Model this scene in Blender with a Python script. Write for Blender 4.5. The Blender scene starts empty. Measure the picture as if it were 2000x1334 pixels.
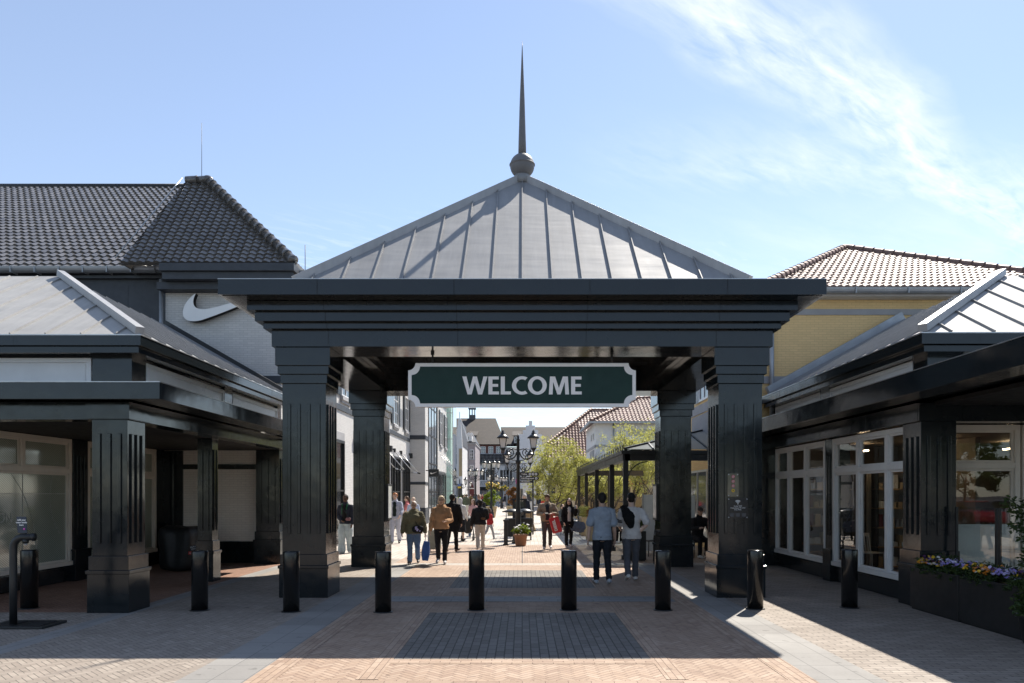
import bpy, bmesh, math, random
from mathutils import Vector, Matrix, noise
random.seed(7)
R = math.radians
F, CX, CY, H = 1450.0, 1020.0, 965.0, 1.8       # photo calibration used while measuring positions in metres
sc = bpy.context.scene
col = sc.collection

def px(x, y, Y):
    return Vector(((x - CX) / F * Y, Y, H - (y - CY) / F * Y))
def gnd(x, y):
    Y = H * F / (y - CY)
    return Vector(((x - CX) / F * Y, Y, 0))

# ------------------------------------------------------------------ node helpers
class NT:
    def __init__(s, name, world=False):
        if world:
            s.m = bpy.data.worlds.new(name); sc.world = s.m
        else:
            s.m = bpy.data.materials.new(name)
        s.m.use_nodes = True
        s.t = s.m.node_tree; s.t.nodes.clear()
    def n(s, typ, **kw):
        nd = s.t.nodes.new(typ)
        for k, v in kw.items(): setattr(nd, k, v)
        return nd
    def link(s, a, b):
        s.t.links.new(a, b)
    def put(s, sock, v):
        if hasattr(v, 'node'): s.link(v, sock)
        elif v is not None: sock.default_value = v
    def math(s, op, a, b=None, c=None, clamp=False):
        nd = s.n('ShaderNodeMath', operation=op); nd.use_clamp = clamp
        for i, v in enumerate((a, b, c)):
            if v is not None: s.put(nd.inputs[i], v)
        return nd.outputs[0]
    def vmath(s, op, a, b=None):
        nd = s.n('ShaderNodeVectorMath', operation=op)
        s.put(nd.inputs[0], a)
        if b is not None: s.put(nd.inputs[1], b)
        return nd.outputs[0]
    def mix(s, f, a, b, mode='MIX'):
        nd = s.n('ShaderNodeMix', data_type='RGBA', blend_type=mode)
        s.put(nd.inputs[0], f); s.put(nd.inputs[6], a); s.put(nd.inputs[7], b)
        return nd.outputs[2]
    def fmix(s, f, a, b):
        nd = s.n('ShaderNodeMix', data_type='FLOAT')
        s.put(nd.inputs[0], f); s.put(nd.inputs[2], a); s.put(nd.inputs[3], b)
        return nd.outputs[0]
    def noise(s, vec, scale, detail=4, rough=.55, dist=0):
        nd = s.n('ShaderNodeTexNoise'); nd.inputs['Scale'].default_value = scale
        nd.inputs['Detail'].default_value = detail; nd.inputs['Roughness'].default_value = rough
        nd.inputs['Distortion'].default_value = dist
        if vec is not None: s.link(vec, nd.inputs['Vector'])
        return nd.outputs['Fac']
    def ramp(s, f, stops):
        nd = s.n('ShaderNodeValToRGB'); e = nd.color_ramp.elements
        while len(e) < len(stops): e.new(.5)
        for el, (p, c) in zip(e, stops):
            el.position = p; el.color = (*c, 1) if len(c) == 3 else c
        s.link(f, nd.inputs[0]); return nd.outputs[0]
    def mapr(s, f, a, b, c=0, d=1):
        nd = s.n('ShaderNodeMapRange'); s.put(nd.inputs[0], f)
        for i, v in enumerate((a, b, c, d)): s.put(nd.inputs[i + 1], v)
        return nd.outputs[0]
    def obj(s):
        return s.n('ShaderNodeTexCoord').outputs['Object']
    def sep(s, v):
        nd = s.n('ShaderNodeSeparateXYZ'); s.link(v, nd.inputs[0]); return nd.outputs
    def comb(s, x, y, z=0.0):
        nd = s.n('ShaderNodeCombineXYZ')
        for i, v in enumerate((x, y, z)): s.put(nd.inputs[i], v)
        return nd.outputs[0]
    def bump(s, h, strength=.3, dist=.01, normal=None):
        nd = s.n('ShaderNodeBump'); nd.inputs['Strength'].default_value = strength
        nd.inputs['Distance'].default_value = dist; s.link(h, nd.inputs['Height'])
        if normal is not None: s.link(normal, nd.inputs['Normal'])
        return nd.outputs[0]
    def bsdf(s, base=(.5, .5, .5), rough=.5, metal=0, spec=.5, normal=None, coat=0, **kw):
        nd = s.n('ShaderNodeBsdfPrincipled')
        s.put(nd.inputs['Base Color'], (*base, 1) if isinstance(base, tuple) else base)
        s.put(nd.inputs['Roughness'], rough); s.put(nd.inputs['Metallic'], metal)
        s.put(nd.inputs['Specular IOR Level'], spec); nd.inputs['Coat Weight'].default_value = coat
        if normal is not None: s.link(normal, nd.inputs['Normal'])
        for k, v in kw.items(): s.put(nd.inputs[k.replace('_', ' ')], v)
        return nd.outputs[0]
    def out(s, sh):
        o = s.n('ShaderNodeOutputMaterial'); s.link(sh, o.inputs[0]); return s.m

def mixc(c, f):
    return tuple(min(1, x * f) for x in c)

def plain(name, base, rough=.5, metal=0, var=.15, scale=3, bump=0, bscale=60, spec=.5, coat=0, rvar=.08, bdist=.004):
    t = NT(name); o = t.obj()
    nz = t.noise(o, scale, 5, .6)
    c = t.mix(t.mapr(nz, .3, .7), (*mixc(base, 1 - var), 1), (*mixc(base, 1 + var), 1))
    r = t.mapr(t.noise(o, scale * 2.3, 3), .3, .7, max(.02, rough - rvar), min(1, rough + rvar))
    nrm = None
    if bump: nrm = t.bump(t.noise(o, bscale, 4), bump, bdist)
    return t.out(t.bsdf(c, r, metal, spec, nrm, coat))

M = {}
def gloss_cladding():
    t = NT('gloss_cladding'); o = t.obj()
    nz = t.noise(o, 1.4, 4, .6)
    c = t.mix(t.mapr(nz, .3, .7), (.0085, .0115, .0135, 1), (.012, .016, .0185, 1))
    dirt = t.mapr(t.noise(o, 7, 6, .7), .55, .8, 0, .5)
    c = t.mix(dirt, c, (.015, .015, .014, 1))
    r = t.mapr(t.noise(o, 5, 4), .3, .75, .08, .19)
    nb = t.bump(t.noise(o, 2.2, 2), .10, .03)
    nb = t.bump(t.noise(o, 160, 2), .05, .002, nb)
    return t.out(t.bsdf(c, r, 0, .47, nb))
M['clad'] = gloss_cladding()
M['mast'] = plain('weathered_mast', (.12, .12, .125), .6)
M['joint'] = plain('panel_joint', (.004, .005, .006), .8)
M['satin'] = plain('satin_black_paint', (.012, .013, .014), .42, bump=.05, var=.2)
M['bollard'] = plain('bollard_paint', (.009, .009, .0095), .2, var=.12, scale=5, spec=.5, rvar=.05)
M['iron'] = plain('cast_iron_paint', (.012, .013, .013), .38, var=.2, bump=.08)
def zinc(name, base, rough):
    t = NT(name); o = t.obj()
    sx, sy, sz = t.sep(o)
    st = t.noise(t.comb(t.math('MULTIPLY', sx, 9.0), t.math('MULTIPLY', sy, .8), t.math('MULTIPLY', sz, .8)), 1.0, 5, .65)
    cl = t.noise(o, 1.2, 4)
    f = t.math('ADD', t.math('MULTIPLY', st, .5), t.math('MULTIPLY', cl, .5))
    c = t.mix(t.mapr(f, .35, .65), (*mixc(base, .86), 1), (*mixc(base, 1.12), 1))
    # oil-canning of the sheet
    b = t.bump(t.noise(t.comb(t.math('MULTIPLY', sx, .7), t.math('MULTIPLY', sy, 2.6), t.math('MULTIPLY', sz, 2.6)), 1.0, 2), .35, .03)
    return t.out(t.bsdf(c, t.mapr(cl, .3, .7, rough - .06, rough + .08), .08, .28, b))
M['zinc'] = zinc('zinc_roof_sheet', (.262, .264, .268), .6)
M['zinc_pale'] = zinc('pale_zinc_sheet', (.36, .355, .345), .68)
M['zinc_side'] = zinc('zinc_side_sheet', (.36, .36, .36), .42)
M['alu'] = plain('aluminium_trim', (.5, .5, .5), .35, .8, var=.08)
M['gutter'] = plain('zinc_gutter', (.33, .35, .37), .45, .5, var=.12)
M['darkclad'] = plain('anthracite_wall_panel', (.032, .038, .048), .55, var=.1)
M['white_panel'] = plain('white_painted_panel', (.72, .72, .72), .35, var=.05)
M['cream'] = plain('cream_window_paint', (.62, .57, .49), .38, var=.06)
M['greywhite'] = plain('grey_white_paint', (.6, .6, .59), .45, var=.06)
M['stone'] = plain('grey_sandstone', (.33, .33, .34), .75, var=.1, bump=.2, bscale=40)
M['spire'] = plain('dark_zinc_spire', (.15, .15, .155), .5, var=.1, spec=.3)
M['black'] = plain('matt_black', (.01, .01, .01), .7)

def wall_uv(t):
    g = t.n('ShaderNodeNewGeometry'); nx = t.math('ABSOLUTE', t.sep(g.outputs['True Normal'])[0])
    x, y, z = t.sep(t.obj())
    u = t.fmix(t.math('GREATER_THAN', nx, .6), x, y)
    return t.comb(u, z), u, z

def brick(name, c1, c2, mortar, bw=.21, bh=.0625, rough=.75, gap=.006, bstr=.5, paint=False, rng=.12):
    t = NT(name); uv, u, z = wall_uv(t)
    bt = t.n('ShaderNodeTexBrick'); t.link(uv, bt.inputs['Vector'])
    bt.inputs['Color1'].default_value = (*c1, 1); bt.inputs['Color2'].default_value = (*c2, 1)
    bt.inputs['Mortar'].default_value = (*mortar, 1); bt.inputs['Scale'].default_value = 1
    bt.inputs['Brick Width'].default_value = bw; bt.inputs['Row Height'].default_value = bh
    bt.inputs['Mortar Size'].default_value = gap; bt.inputs['Mortar Smooth'].default_value = .3
    bt.inputs['Bias'].default_value = 0
    o = t.obj(); nz = t.noise(o, 1.3, 5, .65)
    c = t.mix(t.mapr(nz, .3, .75, 0, rng * 2), bt.outputs['Color'], (*mixc(c1, .72), 1))
    lump = t.noise(t.comb(t.math('MULTIPLY', u, 6.0), t.math('MULTIPLY', z, 16.0)), 1.0, 3)
    h = t.math('ADD', t.math('MULTIPLY', bt.outputs['Fac'], -1.0), t.math('MULTIPLY', lump, .9))
    return t.out(t.bsdf(c, rough, 0, .35, t.bump(h, bstr, .012)))
M['white_brick'] = brick('white_painted_brick', (.62, .605, .585), (.55, .54, .525), (.44, .435, .425), rough=.6, bstr=.55, rng=.10)
M['cream_brick'] = brick('cream_painted_brick', (.82, .78, .70), (.76, .72, .64), (.66, .62, .56), rough=.6, rng=.10)
M['yellow_brick'] = brick('yellow_painted_brick', (.82, .58, .28), (.75, .53, .255), (.64, .45, .215), rough=.65, rng=.12)
M['red_brick'] = brick('red_brick', (.17, .06, .045), (.13, .05, .04), (.16, .13, .11))
M['pinkgrey'] = plain('lilac_render', (.34, .31, .325), .8, var=.06, bump=.1)
M['render'] = plain('white_render', (.66, .655, .645), .8, var=.06, bump=.1)
M['bluewhite'] = plain('pale_render', (.62, .625, .63), .8, var=.05, bump=.1)
M['tan'] = plain('tan_stone', (.42, .33, .2), .8, var=.12)

def tile_mat(name, base, rough, coat=0, var=.3, spec=.5):
    t = NT(name); o = t.obj()
    g = t.n('ShaderNodeAttribute'); g.attribute_name = 'tid'; g.attribute_type = 'GEOMETRY'
    c = t.mix(g.outputs['Fac'], (*mixc(base, 1 - var), 1), (*mixc(base, 1 + var), 1))
    c = t.mix(t.mapr(t.noise(o, 6, 4), .5, .8, 0, .3), c, (*mixc(base, .6), 1))
    return t.out(t.bsdf(c, t.mapr(t.noise(o, 3, 3), .3, .7, rough - .05, rough + .08), 0, spec, None, coat))
M['black_tile'] = tile_mat('glazed_black_tile', (.115, .107, .10), .2, .15, spec=.6)
M['pan_tile'] = tile_mat('brown_pink_pantile', (.29, .20, .17), .52, 0, spec=.18)
M['red_tile'] = tile_mat('red_pantile', (.26, .155, .12), .52, 0, spec=.18)
M['brown_shingle'] = brick('brown_flat_tiles', (.050, .038, .030), (.030, .024, .020), (.014, .012, .011), bw=.35, bh=.28, gap=.02, rng=.25)
M['slate'] = plain('slate_roof', (.06, .065, .075), .55, var=.25, scale=6)

def glass(name, tint=(1, 1, 1), refl=1.6, rough=.0):
    t = NT(name)
    fr = t.n('ShaderNodeFresnel'); fr.inputs[0].default_value = 1.5
    o = t.obj(); nb = t.bump(t.noise(o, .9, 2), .05, .02)
    gl = t.n('ShaderNodeBsdfGlossy'); gl.inputs['Roughness'].default_value = rough
    t.link(nb, gl.inputs['Normal'])
    tr = t.n('ShaderNodeBsdfTransparent'); tr.inputs[0].default_value = (*tint, 1)
    mx = t.n('ShaderNodeMixShader'); t.link(t.math('MULTIPLY', t.math('MULTIPLY', fr.outputs[0], refl, clamp=True), t.math('SUBTRACT', 1.0, t.n('ShaderNodeNewGeometry').outputs['Backfacing'])), mx.inputs[0])
    t.link(tr.outputs[0], mx.inputs[1]); t.link(gl.outputs[0], mx.inputs[2])
    return t.out(mx.outputs[0])
M['glass'] = glass('clear_shop_glass', (.93, .95, .94), 2.2)
M['greenglass'] = glass('greenish_glass', (.86, .95, .92), 2.6)
def skywhite_glass():
    t = NT('veranda_roof_glass')
    d = t.n('ShaderNodeBsdfDiffuse'); d.inputs[0].default_value = (.62, .65, .66, 1)  # white of the reflected sky put into the diffuse colour
    l = t.n('ShaderNodeBsdfTranslucent'); l.inputs[0].default_value = (.6, .64, .62, 1)
    a = t.n('ShaderNodeMixShader'); a.inputs[0].default_value = .5; t.link(d.outputs[0], a.inputs[1]); t.link(l.outputs[0], a.inputs[2])
    tr = t.n('ShaderNodeBsdfTransparent'); tr.inputs[0].default_value = (.8, .85, .84, 1)
    b = t.n('ShaderNodeMixShader'); b.inputs[0].default_value = .55; t.link(tr.outputs[0], b.inputs[1]); t.link(a.outputs[0], b.inputs[2])
    return t.out(b.outputs[0])
M['roofglass'] = skywhite_glass()
M['darkglass'] = plain('dark_window_glass', (.012, .014, .016), .06, var=.1, spec=1.0, rvar=.02)
M['skyglass'] = plain('pale_window_glass', (.10, .12, .14), .05, var=.2, spec=1.0, rvar=.02)
def film():
    t = NT('hatched_window_film'); x, y, z = t.sep(t.obj())
    d = t.math('FRACT', t.math('MULTIPLY', t.math('ADD', y, t.math('MULTIPLY', z, 1.5)), 16.0))
    line = t.math('LESS_THAN', d, .28)
    nz = t.noise(t.obj(), .8, 3)
    c = t.mix(t.mapr(nz, .35, .65), (.19, .225, .18, 1), (.29, .325, .26, 1))
    c = t.mix(line, c, (.40, .43, .37, 1))
    return t.out(t.bsdf(c, .06, 0, .9))
M['film'] = film()
M['frost'] = plain('frosted_film', (.70, .73, .74), .2, var=.08, spec=.8)
M['filmline'] = plain('film_white_line', (.36, .38, .34), .3)

# ------------------------------------------------------------------ paving
def paving(name, kind, cols, gapc, W=.062, n=3, rot=45, gap=.006, slab=(.6, .32), swap=False, stain=.42, bstr=.6, roughness=.75):
    t = NT(name); o = t.obj(); x, y, z = t.sep(o)
    if kind == 'herring':
        ca, sa = math.cos(R(rot)) / W, math.sin(R(rot)) / W
        X = t.math('ADD', t.math('MULTIPLY', x, ca), t.math('MULTIPLY', y, sa))
        Y = t.math('SUBTRACT', t.math('MULTIPLY', y, ca), t.math('MULTIPLY', x, sa))
        i, j = t.math('FLOOR', X), t.math('FLOOR', Y)
        fx, fy = t.math('SUBTRACT', X, i), t.math('SUBTRACT', Y, j)
        k = t.math('FLOORED_MODULO', t.math('ADD', t.math('SUBTRACT', i, j), .01), 2.0 * n)
        k = t.math('FLOOR', k)
        isH = t.math('LESS_THAN', k, n - .5)
        l = t.math('SUBTRACT', 2.0 * n - 1, k)
        al = t.fmix(isH, t.math('ADD', l, fy), t.math('ADD', k, fx))
        ac = t.fmix(isH, fx, fy)
        ida = t.fmix(isH, i, t.math('SUBTRACT', i, k)); idb = t.fmix(isH, t.math('SUBTRACT', j, l), j)
        ln = float(n)
        idc = isH
    else:
        bl, bh = slab
        a, b = (y, x) if swap else (x, y)
        row = t.math('FLOOR', t.math('DIVIDE', b, bh))
        a2 = t.math('ADD', t.math('DIVIDE', a, bl), t.math('MULTIPLY', t.math('FLOORED_MODULO', row, 2.0), .5 if kind == 'bond' else .0))
        ci = t.math('FLOOR', a2)
        al = t.math('MULTIPLY', t.math('SUBTRACT', a2, ci), bl / bh)
        ac = t.math('SUBTRACT', t.math('DIVIDE', b, bh), row)
        ida, idb, idc, ln, W = ci, row, 0.0, bl / bh, bh
    d1 = t.math('MINIMUM', ac, t.math('SUBTRACT', 1.0, ac))
    d2 = t.math('MINIMUM', al, t.math('SUBTRACT', ln, al))
    d = t.math('MULTIPLY', t.math('MINIMUM', d1, d2), W)
    wob = t.math('MULTIPLY', t.math('SUBTRACT', t.noise(o, 60, 2), .5), gap * .9)
    m = t.mapr(t.math('ADD', d, wob), gap * .25, gap * .9)
    wn = t.n('ShaderNodeTexWhiteNoise'); wn.noise_dimensions = '3D'
    t.link(t.comb(ida, idb, idc), wn.inputs['Vector'])
    c = t.ramp(wn.outputs['Value'], [(i / (len(cols) - 1), q) for i, q in enumerate(cols)])
    st = t.noise(o, .55, 6, .65)
    c = t.mix(t.mapr(st, .42, .72, 0, stain), c, (*mixc(cols[0], .5), 1))
    sp = t.noise(o, 38, 4, .7)
    c = t.mix(t.mapr(sp, .35, .8, 0, .35), c, (*mixc(cols[-1], 1.2), 1))
    spots = t.mapr(t.noise(o, 7, 2, .4), .685, .71, 0, .5)
    c = t.mix(spots, c, (*mixc(cols[0], .45), 1))
    c = t.mix(m, (*gapc, 1), c)
    h = t.math('ADD', t.math('ADD', m, t.math('MULTIPLY', wn.outputs['Value'], .5)), t.math('MULTIPLY', sp, .35))
    return t.out(t.bsdf(c, t.mapr(st, .3, .7, roughness - .1, roughness + .1), 0, .35, t.bump(h, bstr, .006)))
SAL = [(.27, .185, .135), (.345, .25, .185), (.40, .30, .225), (.31, .22, .16), (.375, .27, .195)]
M['p_salmon'] = paving('salmon_clinker_herringbone', 'herring', SAL, (.15, .10, .075), W=.062)
M['p_salmon_run'] = paving('salmon_clinker_rows', 'bond', SAL, (.13, .085, .06), slab=(.22, .072), gap=.005)
M['p_salmon_run2'] = paving('salmon_clinker_lengthways', 'bond', SAL, (.13, .085, .06), slab=(.22, .072), gap=.005, swap=True)
GRY = [(.125, .113, .10), (.155, .142, .128), (.18, .166, .15)]
M['p_grey'] = paving('grey_clinker_inset', 'bond', GRY, (.04, .038, .036), slab=(.22, .1), gap=.009, swap=True, stain=.15)
M['p_slab'] = paving('grey_concrete_slab', 'stack', [(.215, .205, .192), (.245, .236, .222), (.27, .26, .245)], (.09, .09, .09), slab=(.6, .335), gap=.006, swap=True, bstr=.25)
M['p_slabx'] = paving('grey_cross_slab', 'bond', [(.20, .20, .20), (.235, .235, .23), (.26, .26, .255)], (.05, .05, .05), slab=(.6, .23), gap=.006, bstr=.25)
BGR = [(.235, .198, .165), (.28, .238, .20), (.33, .285, .24)]
M['p_brown'] = paving('brown_grey_clinker_herringbone', 'herring', BGR, (.10, .088, .076), W=.062)
M['p_brown_run'] = paving('brown_grey_clinker_rows', 'bond', BGR, (.07, .06, .055), slab=(.22, .085), gap=.007)
M['p_porch'] = paving('red_brown_clinker_herringbone', 'herring', [(.21, .115, .075), (.255, .145, .1), (.3, .175, .12)], (.08, .052, .04), W=.062)
BEI = [(.38, .335, .285), (.455, .405, .35), (.51, .455, .40)]
M['p_street'] = paving('beige_street_clinker', 'bond', BEI, (.12, .10, .085), slab=(.3, .15), gap=.008, swap=True)
M['p_light'] = paving('pale_cross_band', 'bond', [(.36, .325, .28), (.41, .37, .325)], (.15, .13, .11), slab=(.3, .2), gap=.008)
M['asphalt'] = plain('asphalt', (.05, .05, .052), .85, var=.2, bump=.3, scale=.4, bscale=80)
M['grass'] = plain('grass_verge', (.045, .075, .02), .9, var=.4, bump=.5, bscale=40)

def leaf_mat(name, a, b, trans=.45):
    t = NT(name)
    g = t.n('ShaderNodeAttribute'); g.attribute_name = 'tid'; g.attribute_type = 'GEOMETRY'
    c = t.mix(g.outputs['Fac'], (*a, 1), (*b, 1))
    p = t.bsdf(c, .5, 0, .3)
    tl = t.n('ShaderNodeBsdfTranslucent'); t.link(t.mix(1.0, c, (1.2, 1.25, .6, 1), 'MULTIPLY'), tl.inputs[0])
    mx = t.n('ShaderNodeMixShader'); mx.inputs[0].default_value = trans
    t.link(p, mx.inputs[1]); t.link(tl.outputs[0], mx.inputs[2])
    return t.out(mx.outputs[0])
M['leaf_spring'] = leaf_mat('spring_leaf', (.27, .265, .11), (.44, .42, .20), .5)
M['leaf_green'] = leaf_mat('green_leaf', (.035, .07, .015), (.10, .14, .03), .4)
M['leaf_dark'] = leaf_mat('dark_leaf', (.02, .042, .012), (.055, .085, .025), .3)
M['leaf_bright'] = leaf_mat('bright_leaf', (.10, .15, .02), (.22, .26, .04), .45)
M['leaf_red'] = leaf_mat('russet_leaf', (.12, .045, .015), (.22, .10, .03), .4)
M['bark'] = plain('bark', (.075, .058, .042), .85, var=.3, bump=.6, bscale=30, scale=8)
M['terracotta'] = plain('terracotta', (.33, .17, .10), .8, var=.15)
M['soil'] = plain('soil', (.03, .022, .015), .9)
def petal(n, c): M[n] = plain(n, c, .6, var=.2)
petal('petal_violet', (.30, .24, .58)); petal('petal_yellow', (.70, .45, .02)); petal('petal_orange', (.72, .25, .02))
petal('petal_white', (.72, .70, .66)); petal('petal_dark', (.06, .01, .06)); petal('petal_lilac', (.48, .44, .72))

def emis(name, c, s):
    t = NT(name); e = t.n('ShaderNodeEmission'); e.inputs[0].default_value = (*c, 1); e.inputs[1].default_value = s
    return t.out(e.outputs[0])
M['lamp'] = emis('warm_lamp', (1, .72, .42), 16)
M['lamp_glass'] = plain('opal_lamp_glass', (.72, .70, .66), .25, var=.04)
M['sign_green'] = plain('sign_green_enamel', (.008, .034, .027), .4, var=.08, spec=.25)
M['sign_white'] = plain('sign_white', (.88, .85, .82), .45, var=.03)
M['text_white'] = plain('lettering_white', (.75, .75, .74), .5, var=.02)
M['letter'] = plain('lettering_pale', (.88, .84, .81), .5, var=.03)
M['red'] = plain('red_gloss', (.55, .02, .02), .35, var=.06)
M['darkred'] = plain('dark_red', (.10, .01, .012), .5)
M['navy'] = plain('navy_plate', (.02, .028, .05), .35)
M['wood'] = plain('pale_wood', (.38, .25, .13), .5, var=.2)
M['white_plastic'] = plain('white_plastic', (.6, .6, .58), .4)
M['interior'] = plain('shop_interior', (.11, .088, .07), .7, var=.35, scale=1.5)
M['interior_pale'] = plain('shop_interior_pale', (.30, .27, .23), .7, var=.3, scale=1)
M['interior_floor'] = plain('shop_floor', (.32, .25, .19), .35, var=.2)
M['tarp'] = plain('black_tarpaulin', (.013, .014, .015), .55, var=.2, bump=.5, bscale=7, bdist=.03)
M['yellow'] = plain('yellow_paint', (.65, .42, .03), .5)
M['white_sheet'] = plain('swoosh_white', (.78, .78, .77), .35, var=.02)
M['pinkpaint'] = plain('pink_flag', (.7, .1, .45), .6)

# ------------------------------------------------------------------ mesh builder
class MB:
    def __init__(s):
        s.v = []; s.f = []; s.m = []; s.s = []; s.t = []
    def add(s, vs, fs, m=0, smooth=False, tid=0.0):
        b = len(s.v); s.v.extend([tuple(p) for p in vs])
        for f in fs:
            s.f.append(tuple(i + b for i in f)); s.m.append(m); s.s.append(smooth); s.t.append(tid)
        return s
    def box(s, x0, x1, y0, y1, z0, z1, m=0):
        if x0 > x1: x0, x1 = x1, x0
        if y0 > y1: y0, y1 = y1, y0
        if z0 > z1: z0, z1 = z1, z0
        vs = [(x, y, z) for z in (z0, z1) for y in (y0, y1) for x in (x0, x1)]
        return s.add(vs, [(0, 2, 3, 1), (4, 5, 7, 6), (0, 1, 5, 4), (2, 6, 7, 3), (0, 4, 6, 2), (1, 3, 7, 5)], m)
    def ext(s, poly, off, m=0, smooth=False):
        """closed prism: 3-D polygon extruded by the vector off"""
        n = len(poly); off = Vector(off); a = [Vector(p) for p in poly]; b = [p + off for p in a]
        nr = Vector((0, 0, 0))
        for i in range(n): nr += a[i].cross(a[(i + 1) % n])
        if nr.dot(off) > 0: a.reverse(); b.reverse()
        fs = [tuple(range(n)), tuple(range(2 * n - 1, n - 1, -1))]
        fs += [(i, i + n, (i + 1) % n + n, (i + 1) % n) for i in range(n)]
        return s.add(a + b, fs, m, smooth)
    def bar(s, p, q, w, h, up=(0, 0, 1), m=0):
        p, q = Vector(p), Vector(q); d = (q - p).normalized(); up = Vector(up)
        x = d.cross(up)
        if x.length < 1e-5: x = d.cross(Vector((1, 0, 0)))
        x.normalize(); z = x.cross(d).normalized()
        a = [p + x * (w / 2) * i + z * (h / 2) * j for i, j in ((-1, -1), (1, -1), (1, 1), (-1, 1))]
        return s.ext(a, q - p, m)
    def tube(s, path, r, n=8, m=0, smooth=True, flat=1.0, cap=True):
        path = [Vector(p) for p in path]; k = len(path)
        rs = r if isinstance(r, (list, tuple)) else [r] * k
        vs = []; up = None
        for i, p in enumerate(path):
            d = (path[min(i + 1, k - 1)] - path[max(i - 1, 0)]).normalized()
            if up is None:
                up = d.cross(Vector((0, 0, 1)))
                if up.length < 1e-4: up = Vector((1, 0, 0))
            up = (up - d * up.dot(d)).normalized(); w = d.cross(up)
            for j in range(n):
                a = 2 * math.pi * j / n
                vs.append(p + (up * math.cos(a) + w * math.sin(a) * flat) * rs[i])
        fs = [(i * n + j, i * n + (j + 1) % n, (i + 1) * n + (j + 1) % n, (i + 1) * n + j) for i in range(k - 1) for j in range(n)]
        if cap:
            fs += [tuple(range(n - 1, -1, -1)), tuple(range((k - 1) * n, k * n))]
        return s.add(vs, fs, m, smooth)
    def lathe(s, prof, c=(0, 0, 0), n=20, m=0, smooth=True):
        vs = []; c = Vector(c)
        for r, z in prof:
            for j in range(n):
                a = 2 * math.pi * j / n; vs.append(c + Vector((r * math.cos(a), r * math.sin(a), z)))
        k = len(prof)
        fs = [(i * n + j, i * n + (j + 1) % n, (i + 1) * n + (j + 1) % n, (i + 1) * n + j) for i in range(k - 1) for j in range(n)]
        fs += [tuple(range(n - 1, -1, -1)), tuple(range((k - 1) * n, k * n))]
        return s.add(vs, fs, m, smooth)
    def ring(s, x0, x1, y0, y1, z0, z1, ix, iy, m=0):
        """rectangular frame lying flat (outer rect, wall thickness ix / iy)"""
        s.box(x0, x1, y0, y0 + iy, z0, z1, m); s.box(x0, x1, y1 - iy, y1, z0, z1, m)
        s.box(x0, x0 + ix, y0 + iy, y1 - iy, z0, z1, m); s.box(x1 - ix, x1, y0 + iy, y1 - iy, z0, z1, m)
        return s
    def mesh(s, name, mats, off=(0, 0, 0)):
        me = bpy.data.meshes.new(name)
        me.from_pydata([(a - off[0], b - off[1], c - off[2]) for a, b, c in s.v], [], s.f)
        for mt in (mats if isinstance(mats, (list, tuple)) else [mats]): me.materials.append(mt)
        me.polygons.foreach_set('material_index', s.m); me.polygons.foreach_set('use_smooth', s.s)
        if any(s.t):
            at = me.attributes.new('tid', 'FLOAT', 'FACE'); at.data.foreach_set('value', s.t)
        me.update(); return me
    def build(s, name, mats, parent=None, bevel=0, loc=None, recalc=True):
        mats = [M[q] if isinstance(q, str) else q for q in (mats if isinstance(mats, (list, tuple)) else [mats])]
        off = WL.get(parent.name, Vector((0, 0, 0))) if parent else Vector(loc or (0, 0, 0))
        me = s.mesh(name, mats, off)
        if recalc:
            bm = bmesh.new(); bm.from_mesh(me); bmesh.ops.recalc_face_normals(bm, faces=bm.faces); bm.to_mesh(me); bm.free()
        o = bpy.data.objects.new(name, me); col.objects.link(o)
        if parent: o.parent = parent; WL[o.name] = off
        else: o.location = off; WL[o.name] = off
        if bevel:
            b = o.modifiers.new('bevel', 'BEVEL'); b.width = bevel; b.segments = 2; b.limit_method = 'ANGLE'; b.angle_limit = R(40)
            b.harden_normals = False
        return o
WL = {}
def tag(o, label=None, cat=None, group=None, kind=None):
    if label: o['label'] = label
    if cat: o['category'] = cat
    if group: o['group'] = group
    if kind: o['kind'] = kind
    return o
def thing(name, label, cat, loc=(0, 0, 0), group=None):
    o = bpy.data.objects.new(name, None); o.empty_display_size = .2; col.objects.link(o)
    o.location = loc; WL[o.name] = Vector(loc); return tag(o, label, cat, group)
def copy_tree(o, parent=None):
    c = o.copy(); col.objects.link(c)
    if parent is not None: c.parent = parent
    for ch in [x for x in list(o.children)]: copy_tree(ch, c)
    return c
def struct(o):
    o['kind'] = 'structure'; return o
def smoothp(o, ang=35):
    for p in o.data.polygons: p.use_smooth = True
    return o
FONT = None
def text(body, size, mat, parent, origin, xdir, ydir, depth=.004, bold=0, name='lettering', align='CENTER', spacing=1.0, loc=None):
    cu = bpy.data.curves.new('txt', 'FONT'); cu.body = body; cu.size = size; cu.extrude = depth / 2; cu.offset = bold
    cu.align_x = align; cu.align_y = 'CENTER'; cu.space_character = spacing; cu.resolution_u = 4
    ob = bpy.data.objects.new('txt', cu); col.objects.link(ob)
    me = bpy.data.meshes.new_from_object(ob.evaluated_get(bpy.context.evaluated_depsgraph_get()))
    bpy.data.objects.remove(ob); bpy.data.curves.remove(cu)
    x, y = Vector(xdir).normalized(), Vector(ydir).normalized(); z = x.cross(y)
    off = WL.get(parent.name, Vector((0, 0, 0))) if parent else Vector((0, 0, 0))
    mt = Matrix((x, y, z)).transposed().to_4x4(); mt.translation = Vector(origin) - off
    me.transform(mt); me.materials.clear(); me.materials.append(M[mat] if isinstance(mat, str) else mat)
    me.name = name
    o = bpy.data.objects.new(name, me); col.objects.link(o)
    if parent: o.parent = parent; WL[o.name] = off
    return o

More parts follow.
